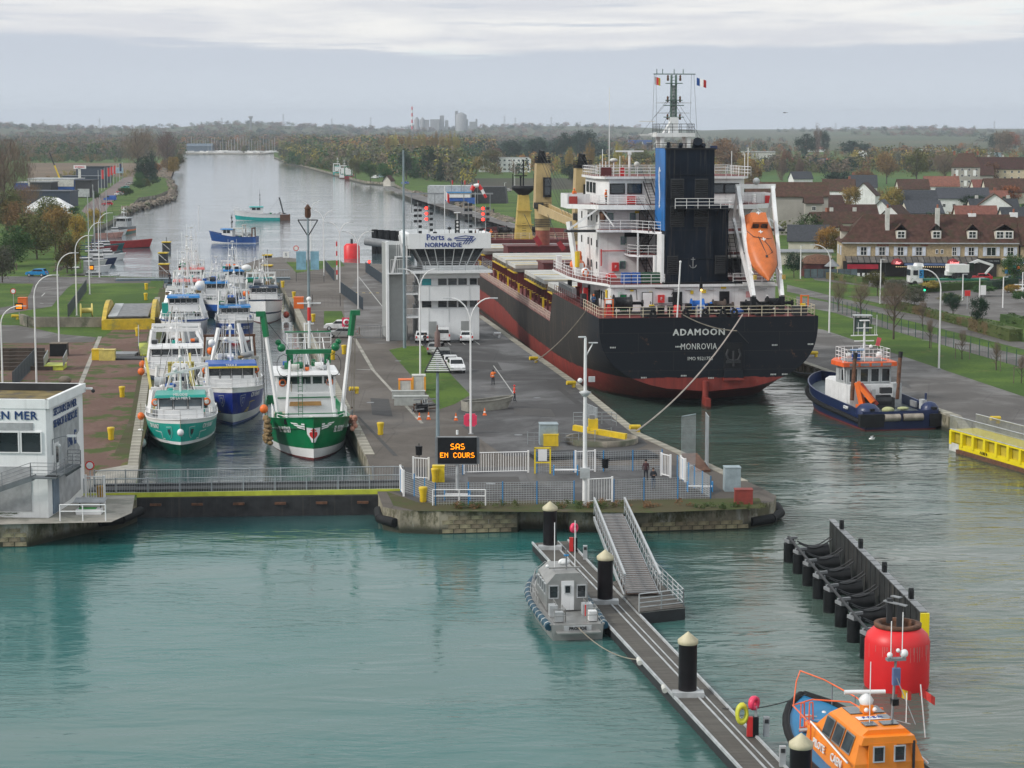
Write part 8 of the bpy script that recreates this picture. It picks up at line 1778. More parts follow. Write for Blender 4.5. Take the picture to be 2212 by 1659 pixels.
for i,(x,y,yt)in enumerate(((1729,602,530),(1842,594,525),(1901,656,560),(2079,650,592),(2115,665,600),(2166,665,598),(2208,645,588),(430,500,445),(1163,398,345),(1112,402,350),(1090,432,395))):
 p=P(x,y);H=(y-yt)/F_PX*p.y;t=thing('lamp_post','straight white lamp post '+('behind the ship lifeboat','before the brasserie corner','beside the bar sign','in the car park beside the no entry sign','right of the no entry sign','beside the planted island','at the right edge of the car park','on the east shore','by the canal road pines','left of the canal road pines','over the canal road')[i],'lamp post',p);mb=MB();mb.tube((0,0,0),(0,0,H),.12,WHITE2,6,.09);mb.build('pole',t);mb=MB();mb.box((.35,0,H),(.8,.25,.1),LAMPG);mb.build('lamp_head',t)
def pole(x,y,yt,r,m,label,cat='mast',z=QZ):
 p=P(x,y,z);H=(y-yt)/F_PX*p.y;t=thing('mast',label,cat,p);mb=MB();mb.tube((0,0,0),(0,0,H),r,m,8,r*.55);mb.build('pole',t);return t,H
BGP=mat('blue_grey_pole',(.22,.28,.31),.4)
pole(874,752,325,.22,BGP,'very tall thin grey mast beside the control tower')
t,H=pole(668,724,470,.24,BGP,'grey mast with inverted triangle frame and brown lantern');mb=MB();mb.lathe([(.3,0),(.45,.3),(.4,1.2),(.5,1.3),(.1,1.9)],RUST,(0,0,H),8);mb.build('lantern',t);mb=MB();mb.path([(-1.4,0,H-.3),(1.4,0,H-.3),(0,0,H-2.6),(-1.4,0,H-.3)],.08,DARK,4);mb.build('triangle',t);mb=MB();mb.box((-1.0,0,H-6),(1.4,.1,2.6),mat('pale_blue_sign',(.20,.38,.48),.5));mb.box((.9,0,H-6),(1.2,.1,2.6),MATS['pale_blue_sign']);mb.build('sign_panel',t)
t,H=pole(946,1010,780,.2,BGP,'blue grey mast carrying a triangular slatted daymark');mb=MB()
for k in range(11):w=2.0*(11-k)/11;mb.box((0,-.25,H-.6+k*.17),(w,.05,.09),WHITE2)
mb.build('slats',t);mb=MB();mb.path([(-1.1,-.25,H-.75),(1.1,-.25,H-.75),(0,-.25,H+1.4),(-1.1,-.25,H-.75)],.06,DARK,4);mb.build('triangle',t);mb=MB();mb.lathe([(.26,H+1.4),(.24,H+2.6),(.1,H+2.8),(.04,H+3.3)],mat('mesh_lantern',(.16,.10,.09),.6),n=8);mb.build('lantern',t)
t,H=pole(1263,1092,722,.19,WHITE2,'white mast with small lamps and control box at the gangway head');mb=MB();mb.box((0,-.25,4.1-1.5),(.75,.35,.8),LGREY);mb.build('control_box',t);mb=MB();mb.path([(0,0,H-1.5),(.5,0,H-.6),(.55,0,H-.4)],.05,WHITE2,4);mb.box((.6,0,H-.4),(.7,.2,.08),LAMPG);mb.box((-.25,0,H+.05),(.6,.2,.1),LAMPG);mb.build('lamp_head',t);mb=MB();mb.lathe([(.25,0),(.3,.1),(.5,.3),(.1,.42)],LAMPG,(0,0,9.2-.6),8);mb.box((.5,0,9.9),(.5,.3,.4),LGREY);mb.ball((-.4,0,9.8),.2,WHITE2,8);mb.build('floodlight_and_camera',t)
def bollard(x,y,label,m=YEL,hook=False,s=1.0):
 t=thing('bollard',label,'bollard',P(x,y),R(20),'yellow mooring bollards')
 mb=MB()
 if hook:mb.lathe([(.22,0),(.2,.4)],m,(.3,0,0),10);mb.tube((-.55,0,.55),(.5,0,.5),.24,m,10)
 else:mb.lathe([(.24*s,0),(.28*s,.1),(.26*s,.5),(.34*s,1.0*s),(.36*s,1.15*s),(.3*s,1.2*s),(.01,1.22*s)],m,n=12)
 mb.build('body',t)
for x,y,l in((264,858,'yellow bollard alone on the red gravel'),(240,950,'yellow bollard nearest the rescue station'),(297,726,'yellow bollard just below the yellow bridge deck'),(241,776,'yellow bollard beside the yellow boxes'),(316,626,'yellow bollard at the top of the lock lawn'),(315,648,'yellow bollard behind the yellow bridge deck'),(822,939,'yellow bollard on the island left of the message board'),(743,765,'yellow bollard beside the steel cover plates'),(719,777,'yellow bollard right at the coping by the trawler derrick'),(677,695,'yellow bollard beside the white hatchback'),(635,645,'yellow bollard beside the orange container'),(611,621,'yellow bollard at the far footbridge'),(914,1084,'yellow bollard on the front ledge by the lock corner'),(940,1042,'yellow bollard inside the slanting fence')):bollard(x,y,l)
for x,y,l in((765,850,'yellow hook bollard above the standing grey man'),(1153,783,'yellow hook bollard holding the ship rope'),(1234,837,'yellow hook bollard without rope, nearest the ship stern'),(1372,934,'yellow hook bollard holding the long stern rope'),(1758,771,'yellow hook bollard on the west quay under the ship'),(2150,915,'yellow hook bollard on the west quay above the yellow gate'),(33,690,'yellow hook bollard on the service path')):bollard(x,y,l,hook=True)
bollard(1074,729,'white hook bollard right of the parked white car',WHITE2,True);bollard(218,1082,'rusty yellow bollard behind the white picket gate',mat('rusty_yellow',(.45,.25,.03),.7,var=.3))
# ropes between ship, quay and tug
def rope(name,label,a,b,sag,r=.07,m=ROPE,n=14):
 t=thing(name,label,'mooring rope',a);mb=MB();pts=[Vector(a).lerp(Vector(b),i/n)+Vector((0,0,-sag*4*(i/n)*(1-i/n)))-Vector(a)for i in range(n+1)];mb.path(pts,r,m,5);mb.build('strand',t)
SM=lambda*q:SHIP.matrix_basis@Vector(q)
rope('mooring_rope','rope from the ship quarter down to the yellow quay bollard',SM(-12.3,9,10.3),P(1155,781,QZ+.5),.6);X_=SM(3.0,-.6,8.6)
rope('mooring_rope','long stern rope from the ship down to the bollard near the gate pit',X_+Vector((.6,0,1.8)),P(1375,931,QZ+.5),1.2,.08,mat('pale_rope',(.42,.36,.32),.9));rope('mooring_rope','towing rope from the ship stern to the tug bow',SM(-3,-.2,10.4),X_,.4,.06);rope('mooring_rope','lower part of the towing rope sagging to the tug',X_,T_.matrix_basis@Vector((0,24,3.2)),1.6,.08,DARK)
rope('mooring_rope','slack rope from the patrol boat stern to the pontoon cleat',B_.matrix_basis@Vector((0,0,.8)),P(1385,1425,.6),.5,.03);rope('mooring_rope','rope from the pilot boat bow to the pontoon',PB.matrix_basis@Vector((0,14.4,2.4)),P(1560,1530,.6),.3,.03,DARK)
# ------------------------------------------------------------------ pontoon, gangway, piles
PZ=.6;DKW=mat('pontoon_decking',(.10,.092,.08),.8,var=.3,scale=1.2,bump=.3,tint=.3)
A1,A2=P(1150,1173,PZ),P(1600,1662,PZ);B1,B2=P(1227,1168,PZ),P(1700,1662,PZ);A2=A2+(A2-A1)*.08;B2=B2+(B2-B1)*.08
PT=thing('pontoon','long floating pontoon with grey brown decking running to the bottom edge','pontoon',A1);o0=A1
mb=MB();n=230
w=[A1-o0,A2-o0,B2-o0,B1-o0]
mb.prism([tuple(q[:2])for q in w],-.9,-.07,DARK);mb.build('float',PT)
pl=MB();pl.box((0,0,0),(1,.155,.05),DKW);plm=pl.mesh('plank')
for i in range(n):
 u=(i+.5)/n;a=(A1-o0).lerp(A2-o0,u);b=(B1-o0).lerp(B2-o0,u);c=(a+b)/2;dd=b-a;k=(A2-A1).length/n/.165
 inst('plank',plm,PT,(c.x,c.y,-.03+random.uniform(-.003,.003)),math.atan2(dd.y,dd.x),(dd.length,k,1))
mb=MB()
for u,wd,m in((.0,.12,LGREY),(1.0,.12,LGREY),(.55,.1,LGREY),(.72,.07,LGREY)):mb.bar(w[0].lerp(w[3],u)+Vector((0,0,.03)),w[1].lerp(w[2],u)+Vector((0,0,.03)),wd,.05 if.1<u<.9 else.16,m)
mb.build('edge_channel',PT)
for k,(u,s)in enumerate(((.12,0),(.17,0),(.21,0),(.40,0),(.58,0),(.68,0))):q=w[0].lerp(w[1],u);mb=MB();mb.tube(q+Vector((-.1,-.5,.0)),q+Vector((-.1,.4,.0)),.15,OFFW,8);mb.build('fender',PT)
for x,y,hh in((1188,1184,3.05),(1307,1301,3.05),(1485,1500,3.05),(1728,1745,3.05)):
 t=thing('mooring_pile',{1188:'furthest black mooring pile with cream cone cap',1307:'black mooring pile beside the patrol boat',1485:'black mooring pile between patrol boat and pilot boat',1728:'nearest black mooring pile beside the orange pilot boat'}[x],'pile',P(x,y,PZ),0,'black mooring piles');mb=MB();mb.tube((0,0,-2),(0,0,hh-.25),.5,mat('pile_black',(.010,.008,.010),.35,var=.5,scale=.6,spec=.3),24);mb.build('shaft',t);mb=MB();mb.lathe([(.52,hh-.25),(.55,hh-.22),(.55,hh-.02),(.02,hh+.42)],mat('cream_cap',(.55,.50,.34),.55,var=.12,streak=.2),n=24);mb.build('cap',t);mb=MB();mb.box((0,-.35,.12),(1.7,.7,.3),LGREY);mb.build('collar',t)
G0,G1=P(1316,1111,QZ+.1),P(1388,1283,.95);gd=G1-G0;GW_=thing('gangway','aluminium gangway with truss sides and ribbed treads down to the pontoon','gangway',G0);ga=Vector((-gd.y,gd.x,0)).normalized()
GAL=mat('pale_aluminium',(.50,.52,.53),.4,.3,var=.08);tm=MB();tm.box((0,0,0),(2.0,.1,.05),LGREY);tmm=tm.mesh('tread');nt_=46;rzg=math.atan2(gd.y,gd.x)-math.pi/2
mb=MB();mb.bar(gd*0,gd,2.1,.06,mat('gangway_brown',(.11,.075,.06),.8));mb.build('deck',GW_)
for i in range(nt_):c=gd*((i+.5)/nt_);inst('tread',tmm,GW_,c+Vector((0,0,.06)),rzg)
for s in(-1,1):
 q=ga*1.15*s;mb=MB();up=Vector((0,0,1.25));mb.bar(q-Vector((0,0,.3)),q+gd-Vector((0,0,.3)),.12,.3,GAL);mb.bar(q+up,q+gd+up,.14,.16,GAL);mb.bar(q+up*.45,q+gd+up*.45,.04,.05,GAL)
 for k in range(17):a=q+gd*(k/16);mb.bar(a,a+up,.06,.06,GAL);k<16 and mb.bar(a,q+gd*((k+1)/16)+up,.05,.05,GAL)
 mb.build('truss_side',GW_)
C=[P(1323,1258,.8),P(1400,1235,.8),P(1480,1312,.8),P(1381,1323,.8)];t=thing('landing_pontoon','small landing pontoon with white railings at the foot of the gangway','pontoon',C[0]);cc=[c-C[0]for c in C];mb=MB();mb.prism([tuple(q[:2])for q in cc],-1.2,-.05,mat('landing_pale',(.45,.47,.44),.6),DARK);mb.build('float',t)
for k in range(22):a=cc[0].lerp(cc[3],(k+.5)/22);b=cc[1].lerp(cc[2],(k+.5)/22);mb=MB();mb.bar(a,b,(cc[3]-cc[0]).length/22*.9,.05,DKW);mb.build('plank',t)
mb=MB();rail(mb,[cc[3]+Vector((0,.15,0)),cc[2]+Vector((-.1,.15,0)),cc[1]],1.15,4,1.5,.035,GAL,.045);mb.build('railing',t)
def buoystand(x,y,l,z=PZ,hose=False):
 t=thing('lifebuoy_stand',l,'lifebuoy stand',P(x,y,z));mb=MB();mb.box((0,0,.8),(.12,.12,1.6),GAL);mb.box((-.3,0,.55),(.28,.25,1.0),RED);mb.box((.0,0,.55),(.28,.24,1.0),BLACK);mb.build('post',t);mb=MB();mb.lathe([(.16,-.12),(.34,-.14),(.38,0),(.34,.14),(.16,.12),(.16,-.12)],PINK,T=Matrix.Translation((-.1,0,1.75))@Euler((math.pi/2,0,.9)).to_matrix().to_4x4(),n=16,caps=False);mb.build('lifebuoy',t)
 if hose:mb=MB();mb.lathe([(.25+.1*math.cos(a),.22*math.sin(a))for a in[i*math.pi/3 for i in range(7)]],mat('yellow_hose',(.6,.6,.05),.5),T=Matrix.Translation((-.7,0,1.2))@Euler((math.pi/2,0,.2)).to_matrix().to_4x4()@Matrix.Diagonal((1,1.7,1,1)),n=14,caps=False);mb.build('hose',t)
buoystand(1243,1192,'pink lifebuoy on its stand at the far end of the pontoon');buoystand(1632,1592,'pink lifebuoy with coiled yellow hose beside the pilot boat',hose=True)
for x,y,l in((1264,1208,'grey service pedestal behind the pink lifebuoy'),(1690,1655,'grey service pedestal beside the nearest pile'),(1655,1590,'slim steel power post on the pontoon by the pilot boat')):t=thing('pedestal',l,'pedestal',P(x,y,PZ));mb=MB();mb.box((0,0,.5),(.3,.25,1.0),LGREY);mb.box((0,-.14,.8),(.2,.02,.2),DARK);mb.build('body',t)
# berthing dolphin line and red fender tower
FL=thing('fender_wall','row of black pipe piles, cones and chains behind a tall black fender wall','fender wall',P(1705,1213,0));f0=P(1705,1213,0);fd=P(1872,1421,0)-f0;fn=Vector((-fd.y,fd.x,0)).normalized();BK=mat('wet_black_steel',(.010,.011,.012),.4,var=.5,scale=1.5,spec=.25)
for k in range(8):
 c=fd*(k/7);mb=MB();mb.tube(c+Vector((0,0,-2)),c+Vector((0,0,1.35)),.42,BK,16);mb.build('pile',FL)
 mb=MB();a=c+fn*.4+Vector((0,0,.85))+fd*.04;b=c+fn*2.6+fd*.04+Vector((0,0,.95));mb.tube(a,a.lerp(b,.5),.35,BK,12,.48);mb.tube(a.lerp(b,.5),b,.48,BK,12,.62);mb.build('cone_fender',FL)
 mb=MB()
 for s in(-.35,.35):
  pts=[a+Vector((0,0,.8))+fd.normalized()*s+fn*(2.4*u)+Vector((0,0,-.5*math.sin(math.pi*u)+.3*u))for u in[i/6 for i in range(7)]];mb.path(pts,.045,DARK,4)
 mb.box(c+Vector((0,0,1.5)),(.5,.9,.2),GREY,rz=.3);mb.box(c+Vector((.1,-.3,1.65)),(.3,.3,.2),DARK);mb.box(c+Vector((.2,.4,1.65)),(.9,.14,.16),GREY,rz=.4);mb.build('chain',FL)
mb=MB();mb.tube(fd*-.02+Vector((0,0,1.7)),fd*1.03+Vector((0,0,1.7)),.1,DARK,6);mb.build('tie_bar',FL)
w0=fn*3.1-fd*.02+Vector((0,0,1.35));LW_=fd*1.06;PAN=mat('fender_panel',(.022,.024,.024),.5,var=.5,scale=2,streak=.9)
for k in range(20):a=w0+LW_*(k/20+.003);b=w0+LW_*((k+1)/20-.003);mb=MB();mb.bar(a,b,.3,3.2,PAN);mb.bar(a+Vector((0,0,1.62)),b+Vector((0,0,1.62)),.42,.06,GREY);mb.build('panel',FL)
for k in(.13,.36,.62,.88):c=w0+LW_*k;mb=MB();mb.box(c+Vector((0,0,1.7)),(.25,.5,.7),BK);mb.tube(c+Vector((-.12,0,2.05)),c+Vector((.13,0,2.05)),.25,BK,12);mb.build('lifting_lug',FL)
mb=MB();mb.box(w0+LW_*1.005,(.5,.2,3.2),mat('gate_bright_yellow'));mb.build('end_plate',FL)
t=thing('red_dolphin','huge bright red cylindrical fender with rusty ring collar standing in the water','dolphin',P(1949,1500,0)+Vector((0,1.8,0)));RD=mat('dolphin_red',(.72,.018,.022),.42,var=.08,scale=.5)
mb=MB();mb.lathe([(1.72,-2),(1.72,.02)],mat('silty_brown',(.10,.07,.045),.7),n=40,caps=False);mb.build('wet_base',t);mb=MB();mb.lathe([(1.76,.0),(1.8,.2),(1.8,2.6),(1.68,3.0),(1.25,3.4),(1.2,3.42)],RD,n=48,caps=False);mb.build('body',t)
mb=MB();mb.lathe([(1.0,3.35),(1.3,3.4),(1.32,3.6),(1.05,3.62),(.98,3.4),(.98,3.2),(.05,3.2)],RUST,n=32,caps=False);mb.build('collar',t);mb=MB();mb.box((.1,0,4.0),(.3,.3,1.3),DARK);mb.box((-.4,.4,4.2),(.3,.3,1.4),DARK);mb.bar((-.7,.5,4.75),(.45,-.2,4.6),.35,.05,GREY);mb.bar((-.2,.8,4.95),(.2,.3,4.95),.3,.05,GREY);mb.build('hanger',t)
mb=MB();r_=random.Random(3)
for k in range(34):a=r_.uniform(-2.8,-.3);h_=r_.uniform(.2,.9);mb.box((1.803*math.cos(a),1.803*math.sin(a),2.6-h_/2),(.012,.018,h_),mat('guano_pink',(.55,.22,.20),.7),rz=a)
mb.build('guano_streak',t,kind='stuff')
t=thing('red_dolphin','smaller red dolphin at the island tip left of the control tower','dolphin',P(760,558,0));mb=MB();mb.lathe([(1.9,-1),(1.9,2.9),(1.3,3.5)],RD,n=24);mb.tube((0,0,3.5),(0,0,4.6),.3,DARK,6);mb.build('body',t)
t=thing('pipe_fender','grey pipes and black fender piles beside the far red dolphin','fender wall',P(790,550,0));mb=MB();mb.tube((0,0,3.3),(10,-4,2.2),1.0,GREY,12);mb.build('pipe',t)
for k in range(7):mb=MB();mb.tube((2+k*1.5,4,-1),(2+k*1.5,4,6-k*.1),.8,BK,10);mb.build('pile',t)
for x,y,l in((360,541,'nearer pair of yellow topped timber dolphin in the canal, upper one'),(353,566,'yellow topped timber dolphin in the canal, middle one'),(355,592,'yellow topped timber dolphin just behind the far footbridge'),(578,571,'yellow topped dolphin with two legs in the canal'),(578,595,'yellow topped dolphin behind the right end of the footbridge')):
 t=thing('timber_dolphin',l,'dolphin',P(x,y,0));mb=MB();mb.box((0,0,1.0),(1.9,1.9,2.0),RUST if y>580 else DARK);mb.bar((-.9,-1.0,1.9),(.9,-1.0,.3),.15,.15,OFFW);mb.build('frame',t);mb=MB();mb.box((0,0,2.15),(2.2,2.2,.25),YEL);mb.tube((0,0,2.2),(0,0,3.4),.07,DARK,4);mb.build('platform',t)
# ------------------------------------------------------------------ quay clutter
def crate(x,y,sx,sy,sz,m,name,label,cat,rz=0,extra=None,z=QZ):
 t=thing(name,label,cat,P(x,y,z),R(rz));mb=MB();mb.box((0,sy/2,sz/2),(sx,sy,sz),m,taper=.97);mb.build('body',t)
 mb=MB();mb.box((0,sy/2,sz+.04),(sx*1.03,sy*1.03,.08),extra or m);mb.build('lid',t);return t
crate(1186,962,1.7,1.5,1.9,mat('cabinet_blue_grey',(.30,.37,.40),.5),'cabinet','pale blue grey steel cabinet behind the terrace','cabinet',4);crate(1190,964,1.4,.9,1.0,YEL,'grit_bin','yellow grit bin in front of the grey cabinet','bin');crate(1583,1062,1.3,1.1,1.9,mat('cabinet_blue_grey'),'cabinet','grey cabinet at the right end of the island','cabinet',3);crate(1607,1090,1.4,.9,1.1,mat('dull_red_box',(.25,.04,.03),.6,var=.2),'box','dull red box at the tip of the island','box');crate(947,1042,1.0,.7,1.3,mat('bright_yellow'),'locker','bright yellow locker behind the left gate','locker')
crate(876,853,1.5,1.4,1.6,OFFW,'tank','left white container with orange straps on the concrete blocks','container',4,ORG);crate(905,845,1.5,1.4,1.7,OFFW,'tank','right white container with orange straps','container',4);crate(882,862,3.6,.9,.8,mat('block_grey',(.40,.42,.40),.8),'concrete_block','rear long concrete block under the white containers','block',3);crate(888,876,3.6,1.0,.9,mat('block_grey'),'concrete_block','front long concrete block before the white containers','block',3);
t=thing('scrap_frame','rusty steel frame with dark machinery beside red cones','scrap',P(912,892),R(10));mb=MB();r=random.Random(8)
for k in range(26):a_=Vector((r.uniform(-1,1),r.uniform(0,2),r.uniform(0,1.3)));mb.bar(a_,a_+r.choice((Vector((1,0,.1)),Vector((.1,1.2,0)),Vector((0,.1,-.9)))),.12,.12,r.choice((RUST,DARK,BLACK,GREY)))
mb.box((.1,1,.5),(1.1,1.2,.7),BLACK);mb.build('machinery',t,kind='stuff')
crate(210,778,1.4,1.2,1.3,YEL,'box','bright yellow box in front of the valve pit','box',3);crate(231,779,2.0,1.2,1.3,mat('pale_yellow'),'box','pale yellow box beside the bright yellow one','box',3);crate(126,770,2.2,2.0,1.6,BLACK,'trailer','black timber trailer behind the tall left lamp','trailer',5,WOOD);crate(48,668,1.4,1.4,1.8,ORG,'box','orange cabinet beside the road barrier on the left','cabinet',3);crate(645,667,1.6,1.4,1.8,ORG,'box','orange container on the island quay','container',3);crate(776,722,.2,.2,.9,WOOD,'stool','little wooden stand under the pink lifebuoy board','stand')
for k in range(6):t=thing('timber_beam','long dark timber beams stacked left of the trailer','timber',P(34,800-k*8),R(2),'stacked timber beams');mb=MB();mb.box((0,0,.25),(9-k*.3,.5,.5),mat('dark_timber',(.06,.045,.035),.9,var=.4,scale=2));mb.build('beam',t)
t=crate(116,800,2.2,3.4,.5,YELG,'ramp','small steel ramp with yellow bed and grey side rails','ramp',4)
for s in(-1.15,1.15):mb=MB();mb.bar((s,0,1.0),(s,3.4,1.6),.08,1.1,GALV);mb.build('side_plate',t)
for x0 in(869,883,898,912):t=bpy.data.objects['tank' if x0<890 else 'tank.001'];mb=MB();mb.box(((-.68 if x0 in(869,898)else.68),-.03,.8),(.2,.06,1.6),mat('strap_orange',(.8,.35,.03),.5));mb.build('strap',t)
t=thing('boulder','single brown boulder on the grass above the rescue station','boulder',P(140,828));mb=MB();mb.ball((0,0,.4),.6,STONE,7,(1.3,.9,.8));mb.build('stone',t)
t=thing('cable_drum','pale yellow wooden cable drum on the lawn','cable drum',P(187,686));mb=MB();T=Matrix.Translation((0,0,1.1))@Euler((0,math.pi/2,.3)).to_matrix().to_4x4();mb.lathe([(1.1,-.9),(1.1,-.8),(.4,-.78),(.4,.78),(1.1,.8),(1.1,.9)],mat('pale_yellow'),T=T,n=18);mb.build('drum',t)
t=thing('valve_pit','dark sunken valve pit with grey covers beside the left lock wall','pit',P(275,775));mb=MB();mb.box((0,0,.1),(7,3,.2),DARK);mb.bar((3,3,.5),(4.5,11,.5),1.6,.9,CONCD);mb.box((-2,4,.2),(5,3,.3),GREY);mb.build('cover',t)
t=thing('derrick_ramp','grey sided yellow gangplank leaning at the left lock edge','gangplank',P(318,768),R(12));mb=MB();mb.box((0,2,.6),(1.8,6,.2),YELG,rx=.15);mb.bar((-1.1,-1,.6),(-.9,5,2.8),.08,1.6,GALV);mb.bar((1.1,-1,.6),(1.3,5,2.8),.08,1.6,GALV);mb.build('frame',t)
t=thing('retaining_wall','low stone retaining wall crossing the left lawn','wall',P(150,706));mb=MB();mb.bar((-6,0,.7),(17,-.5,.7),.5,1.5,CONCD);mb.bar((-6,0,.7),(-8,4,.7),.5,1.7,CONCD);mb.build('masonry',t)
t=thing('valve_gear','yellow swivel gear with handrails in a round concrete pit','machinery',P(1300,955));mb=MB();mb.lathe([(3.4,0),(3.4,.5),(3.1,.5),(3.1,.1),(.1,.1)],CONCD,n=24);mb.build('pit',t);mb=MB();mb.bar((-2.6,1.2,1.2),(2.2,-1.2,.7),.5,.5,YEL);mb.box((-.8,.6,1.6),(.9,.9,1.0),YEL);mb.box((-.9,.6,2.3),(.5,.5,.4),GREY);mb.build('arm',t);mb=MB();rail(mb,[(-2.6,2,1.4),(1,2.4,1.4),(1.4,1,1.4)],1.1,3,1,.03,GALV);mb.build('handrail',t)
for k,(x0,x1)in enumerate(((1150,1250),(1290,1410))):t=thing('gate_leaf',('left','right')[k]+' dark steel gate leaf lying recessed behind the terrace fence','gate',P(x0,990));L_=(P(x1,985)-P(x0,990));mb=MB();mb.bar((0,0,.1),L_+Vector((0,0,.1)),3.2,.5,DARK);mb.build('frame',t)
t=thing('gate_walkway','upright grey mesh walkway panels at the open big lock gate','walkway',P(1492,1020));bars_panel(t,(-.8,0,.2),(.5,1.5,.2),4.6,GALV,.14,.02,'mesh_panel',.05,None);bars_panel(t,(1.6,1,.2),(1.6,4.0,.2),4.4,GALV,.14,.02,'mesh_panel',.05,None);mb=MB();mb.bar((1,0,.1),(.4,6,.6),1.4,.2,RUST);mb.build('plank',t)
t=thing('information_frame','yellow portal frame with a framed notice on the terrace','notice frame',P(1172,1023));mb=MB()
for s in(-.65,.65):mb.box((s,0,1.1),(.12,.12,2.2),mat('bright_yellow'))
mb.box((0,0,2.2),(1.42,.12,.12),mat('bright_yellow'));mb.box((0,0,.95),(1.3,.1,.1),mat('bright_yellow'));mb.build('frame',t);mb=MB();mb.box((0,-.05,1.6),(.75,.05,1.0),WHITE2);mb.build('notice',t)
for x,y,l in((1222,1026,'blue and white bench before the back fence'),(988,1080,'blue and white bench behind the hoop railing'),(1512,1062,'blue and white bench beside the slanting fence')):t=thing('bench',l,'bench',P(x,y));mb=MB();mb.box((0,0,.45),(2.0,.45,.07),WHITE2);mb.build('seat',t);[MB().path([(s,-.2,0),(s,-.2,.8),(s,.25,.8),(s,.25,0)],.05,SKYB).build('frame',t)for s in(-1.0,1.0)]
for x,y,l in((1307,1018,'black litter bin on the terrace'),(905,990,'dark control lever stand left of the message board')):t=thing('litter_bin',l,'bin',P(x,y));mb=MB();mb.lathe([(.28,.3),(.32,1.1)],BLACK,n=10);mb.tube((0,.3,0),(0,.3,1.3),.04,DARK,5);mb.build('bin',t)
for x,y,l in((906,910,'traffic cone left of the rusty frame'),(926,909,'traffic cone right of the rusty frame'),(985,911,'traffic cone at the stern of the grey skiff'),(1047,900,'traffic cone at the bow of the grey skiff')):
 t=thing('traffic_cone',l,'traffic cone',P(x,y-3),0,'orange and white traffic cones');mb=MB();mb.box((0,0,.03),(.42,.42,.06),ORG);mb.lathe([(.17,.06),(.13,.28)],ORG,n=8);mb.lathe([(.13,.28),(.10,.42)],WHITE2,n=8);mb.lathe([(.10,.42),(.04,.75)],ORG,n=8);mb.build('cone',t)
t=thing('skiff','weathered grey wooden skiff resting on the asphalt','boat',P(1003,888),R(-62));bhull(t,5.4,1.9,1.3,1.0,1.0,[(.3,1,mat('skiff_grey',(.30,.29,.25),.8,var=.2))],bul=.5,deckm=DARK)
def board(x,y,z,w,h,m,label,s=None,sm=None,pole_m=LGREY,round_=0,name='sign',rz=0):
 t=thing(name,label,'sign',P(x,y),R(rz));mb=MB();mb.tube((0,0,0),(0,0,z),.05,pole_m,5);mb.build('post',t);mb=MB()
 if round_:mb.tube((0,-.04,z),(0,-.09,z),w/2,RED,16);mb.tube((0,-.09,z),(0,-.1,z),w*.36,WHITE2,16);
 else:mb.box((0,-.06,z),(w,.08,h),m)
 mb.build('panel',t)
 if s:text(t,s,(0,-.13,z),FX,h*.7,sm or BLACK)
 return t
t=board(749,720,1.6,1.3,1.3,PINK,'pink lifebuoy board beside the sliding gate');mb=MB();mb.lathe([(.3,0),(.5,.05),(.3,.1)],WHITE2,T=Matrix.Translation((0,-.12,1.6))@Euler((math.pi/2,0,0)).to_matrix().to_4x4(),n=16,caps=False);mb.build('lifebuoy',t)
t=thing('lifebuoy_board','round pink lifebuoy case on the nearest lamp post','lifebuoy',P(1016,937));mb=MB();mb.box((0,.25,1.3),(1.25,.22,.9),PINK);mb.box((0,.25,1.3),(.95,.24,1.2),PINK);mb.lathe([(.16,0),(.14,.03)],DARK,T=Matrix.Translation((0,.13,1.3))@Euler((math.pi/2,0,0)).to_matrix().to_4x4(),n=12);mb.build('case',t)
board(196,1075,2.6,.75,.75,None,'round red rimmed no access sign beside the rescue station',round_=1);board(618,566,1.6,1.3,1.3,WHITE2,'white square sign with number 5 at the island tip','5',NAVY);board(30,672,3.2,.9,1.1,None,'round speed sign on the left lawn',round_=1);board(2089,668,2.6,.9,.9,RED,'no entry sign at the car park entrance');board(2123,655,2.2,.9,1.6,WHITE2,'white information panel in the car park');board(1955,592,1.8,1.4,1.9,WHITE2,'white panel before the bar entrance');board(640,566,3.0,1.2,1.2,None,'small round sign at the lawn',round_=1)
for x,y,l in((197,600,'orange lit traffic message panel near the far footbridge'),(42,690,'small orange lit traffic panel on the left road')):t=board(x,y,2.0,1.2,1.0,BLACK,l);mb=MB();[mb.box((0,-.12,2.2-k*.22),(.9,.02,.1),LIT_O)for k in range(3)];mb.build('lit_rows',t)
for x,y,m,l in((1080,577+40,LIT_R,''),(1996,655,LIT_G,'traffic light showing green in the car park road')):
 if l:t=board(x,y,2.4,.35,1.0,BLACK,l,name='traffic_light');mb=MB();mb.ball((0,-.15,2.2),.18,m,8);mb.build('lamp',t)
t=board(798,590,2.2,.5,.9,BLACK,'red traffic light before the far pipes',name='traffic_light');mb=MB();mb.ball((0,-.2,2.3),.28,LIT_R,8);mb.build('lamp',t)
t=thing('barrier','raised red and white striped barrier by the lock head','barrier',P(728,610));[MB().box((0,0,1+k*.9),(.25,.25,.9),RED if k%2 else WHITE2).build('band',t)for k in range(8)]
t=thing('bus_shelter','small glazed shelter on the quay lawn beside the tug mast','shelter',P(1862,722));mb=MB();mb.box((0,0,2.7),(2.6,1.8,.12),LGREY);[mb.tube((sx,sy,0),(sx,sy,2.7),.05,DARK,4)for sx in(-1.1,1.1)for sy in(-.7,.7)];mb.build('frame',t);mb=MB();mb.box((0,.7,1.3),(2.2,.04,2.0),GLASS_L);mb.build('pane',t)
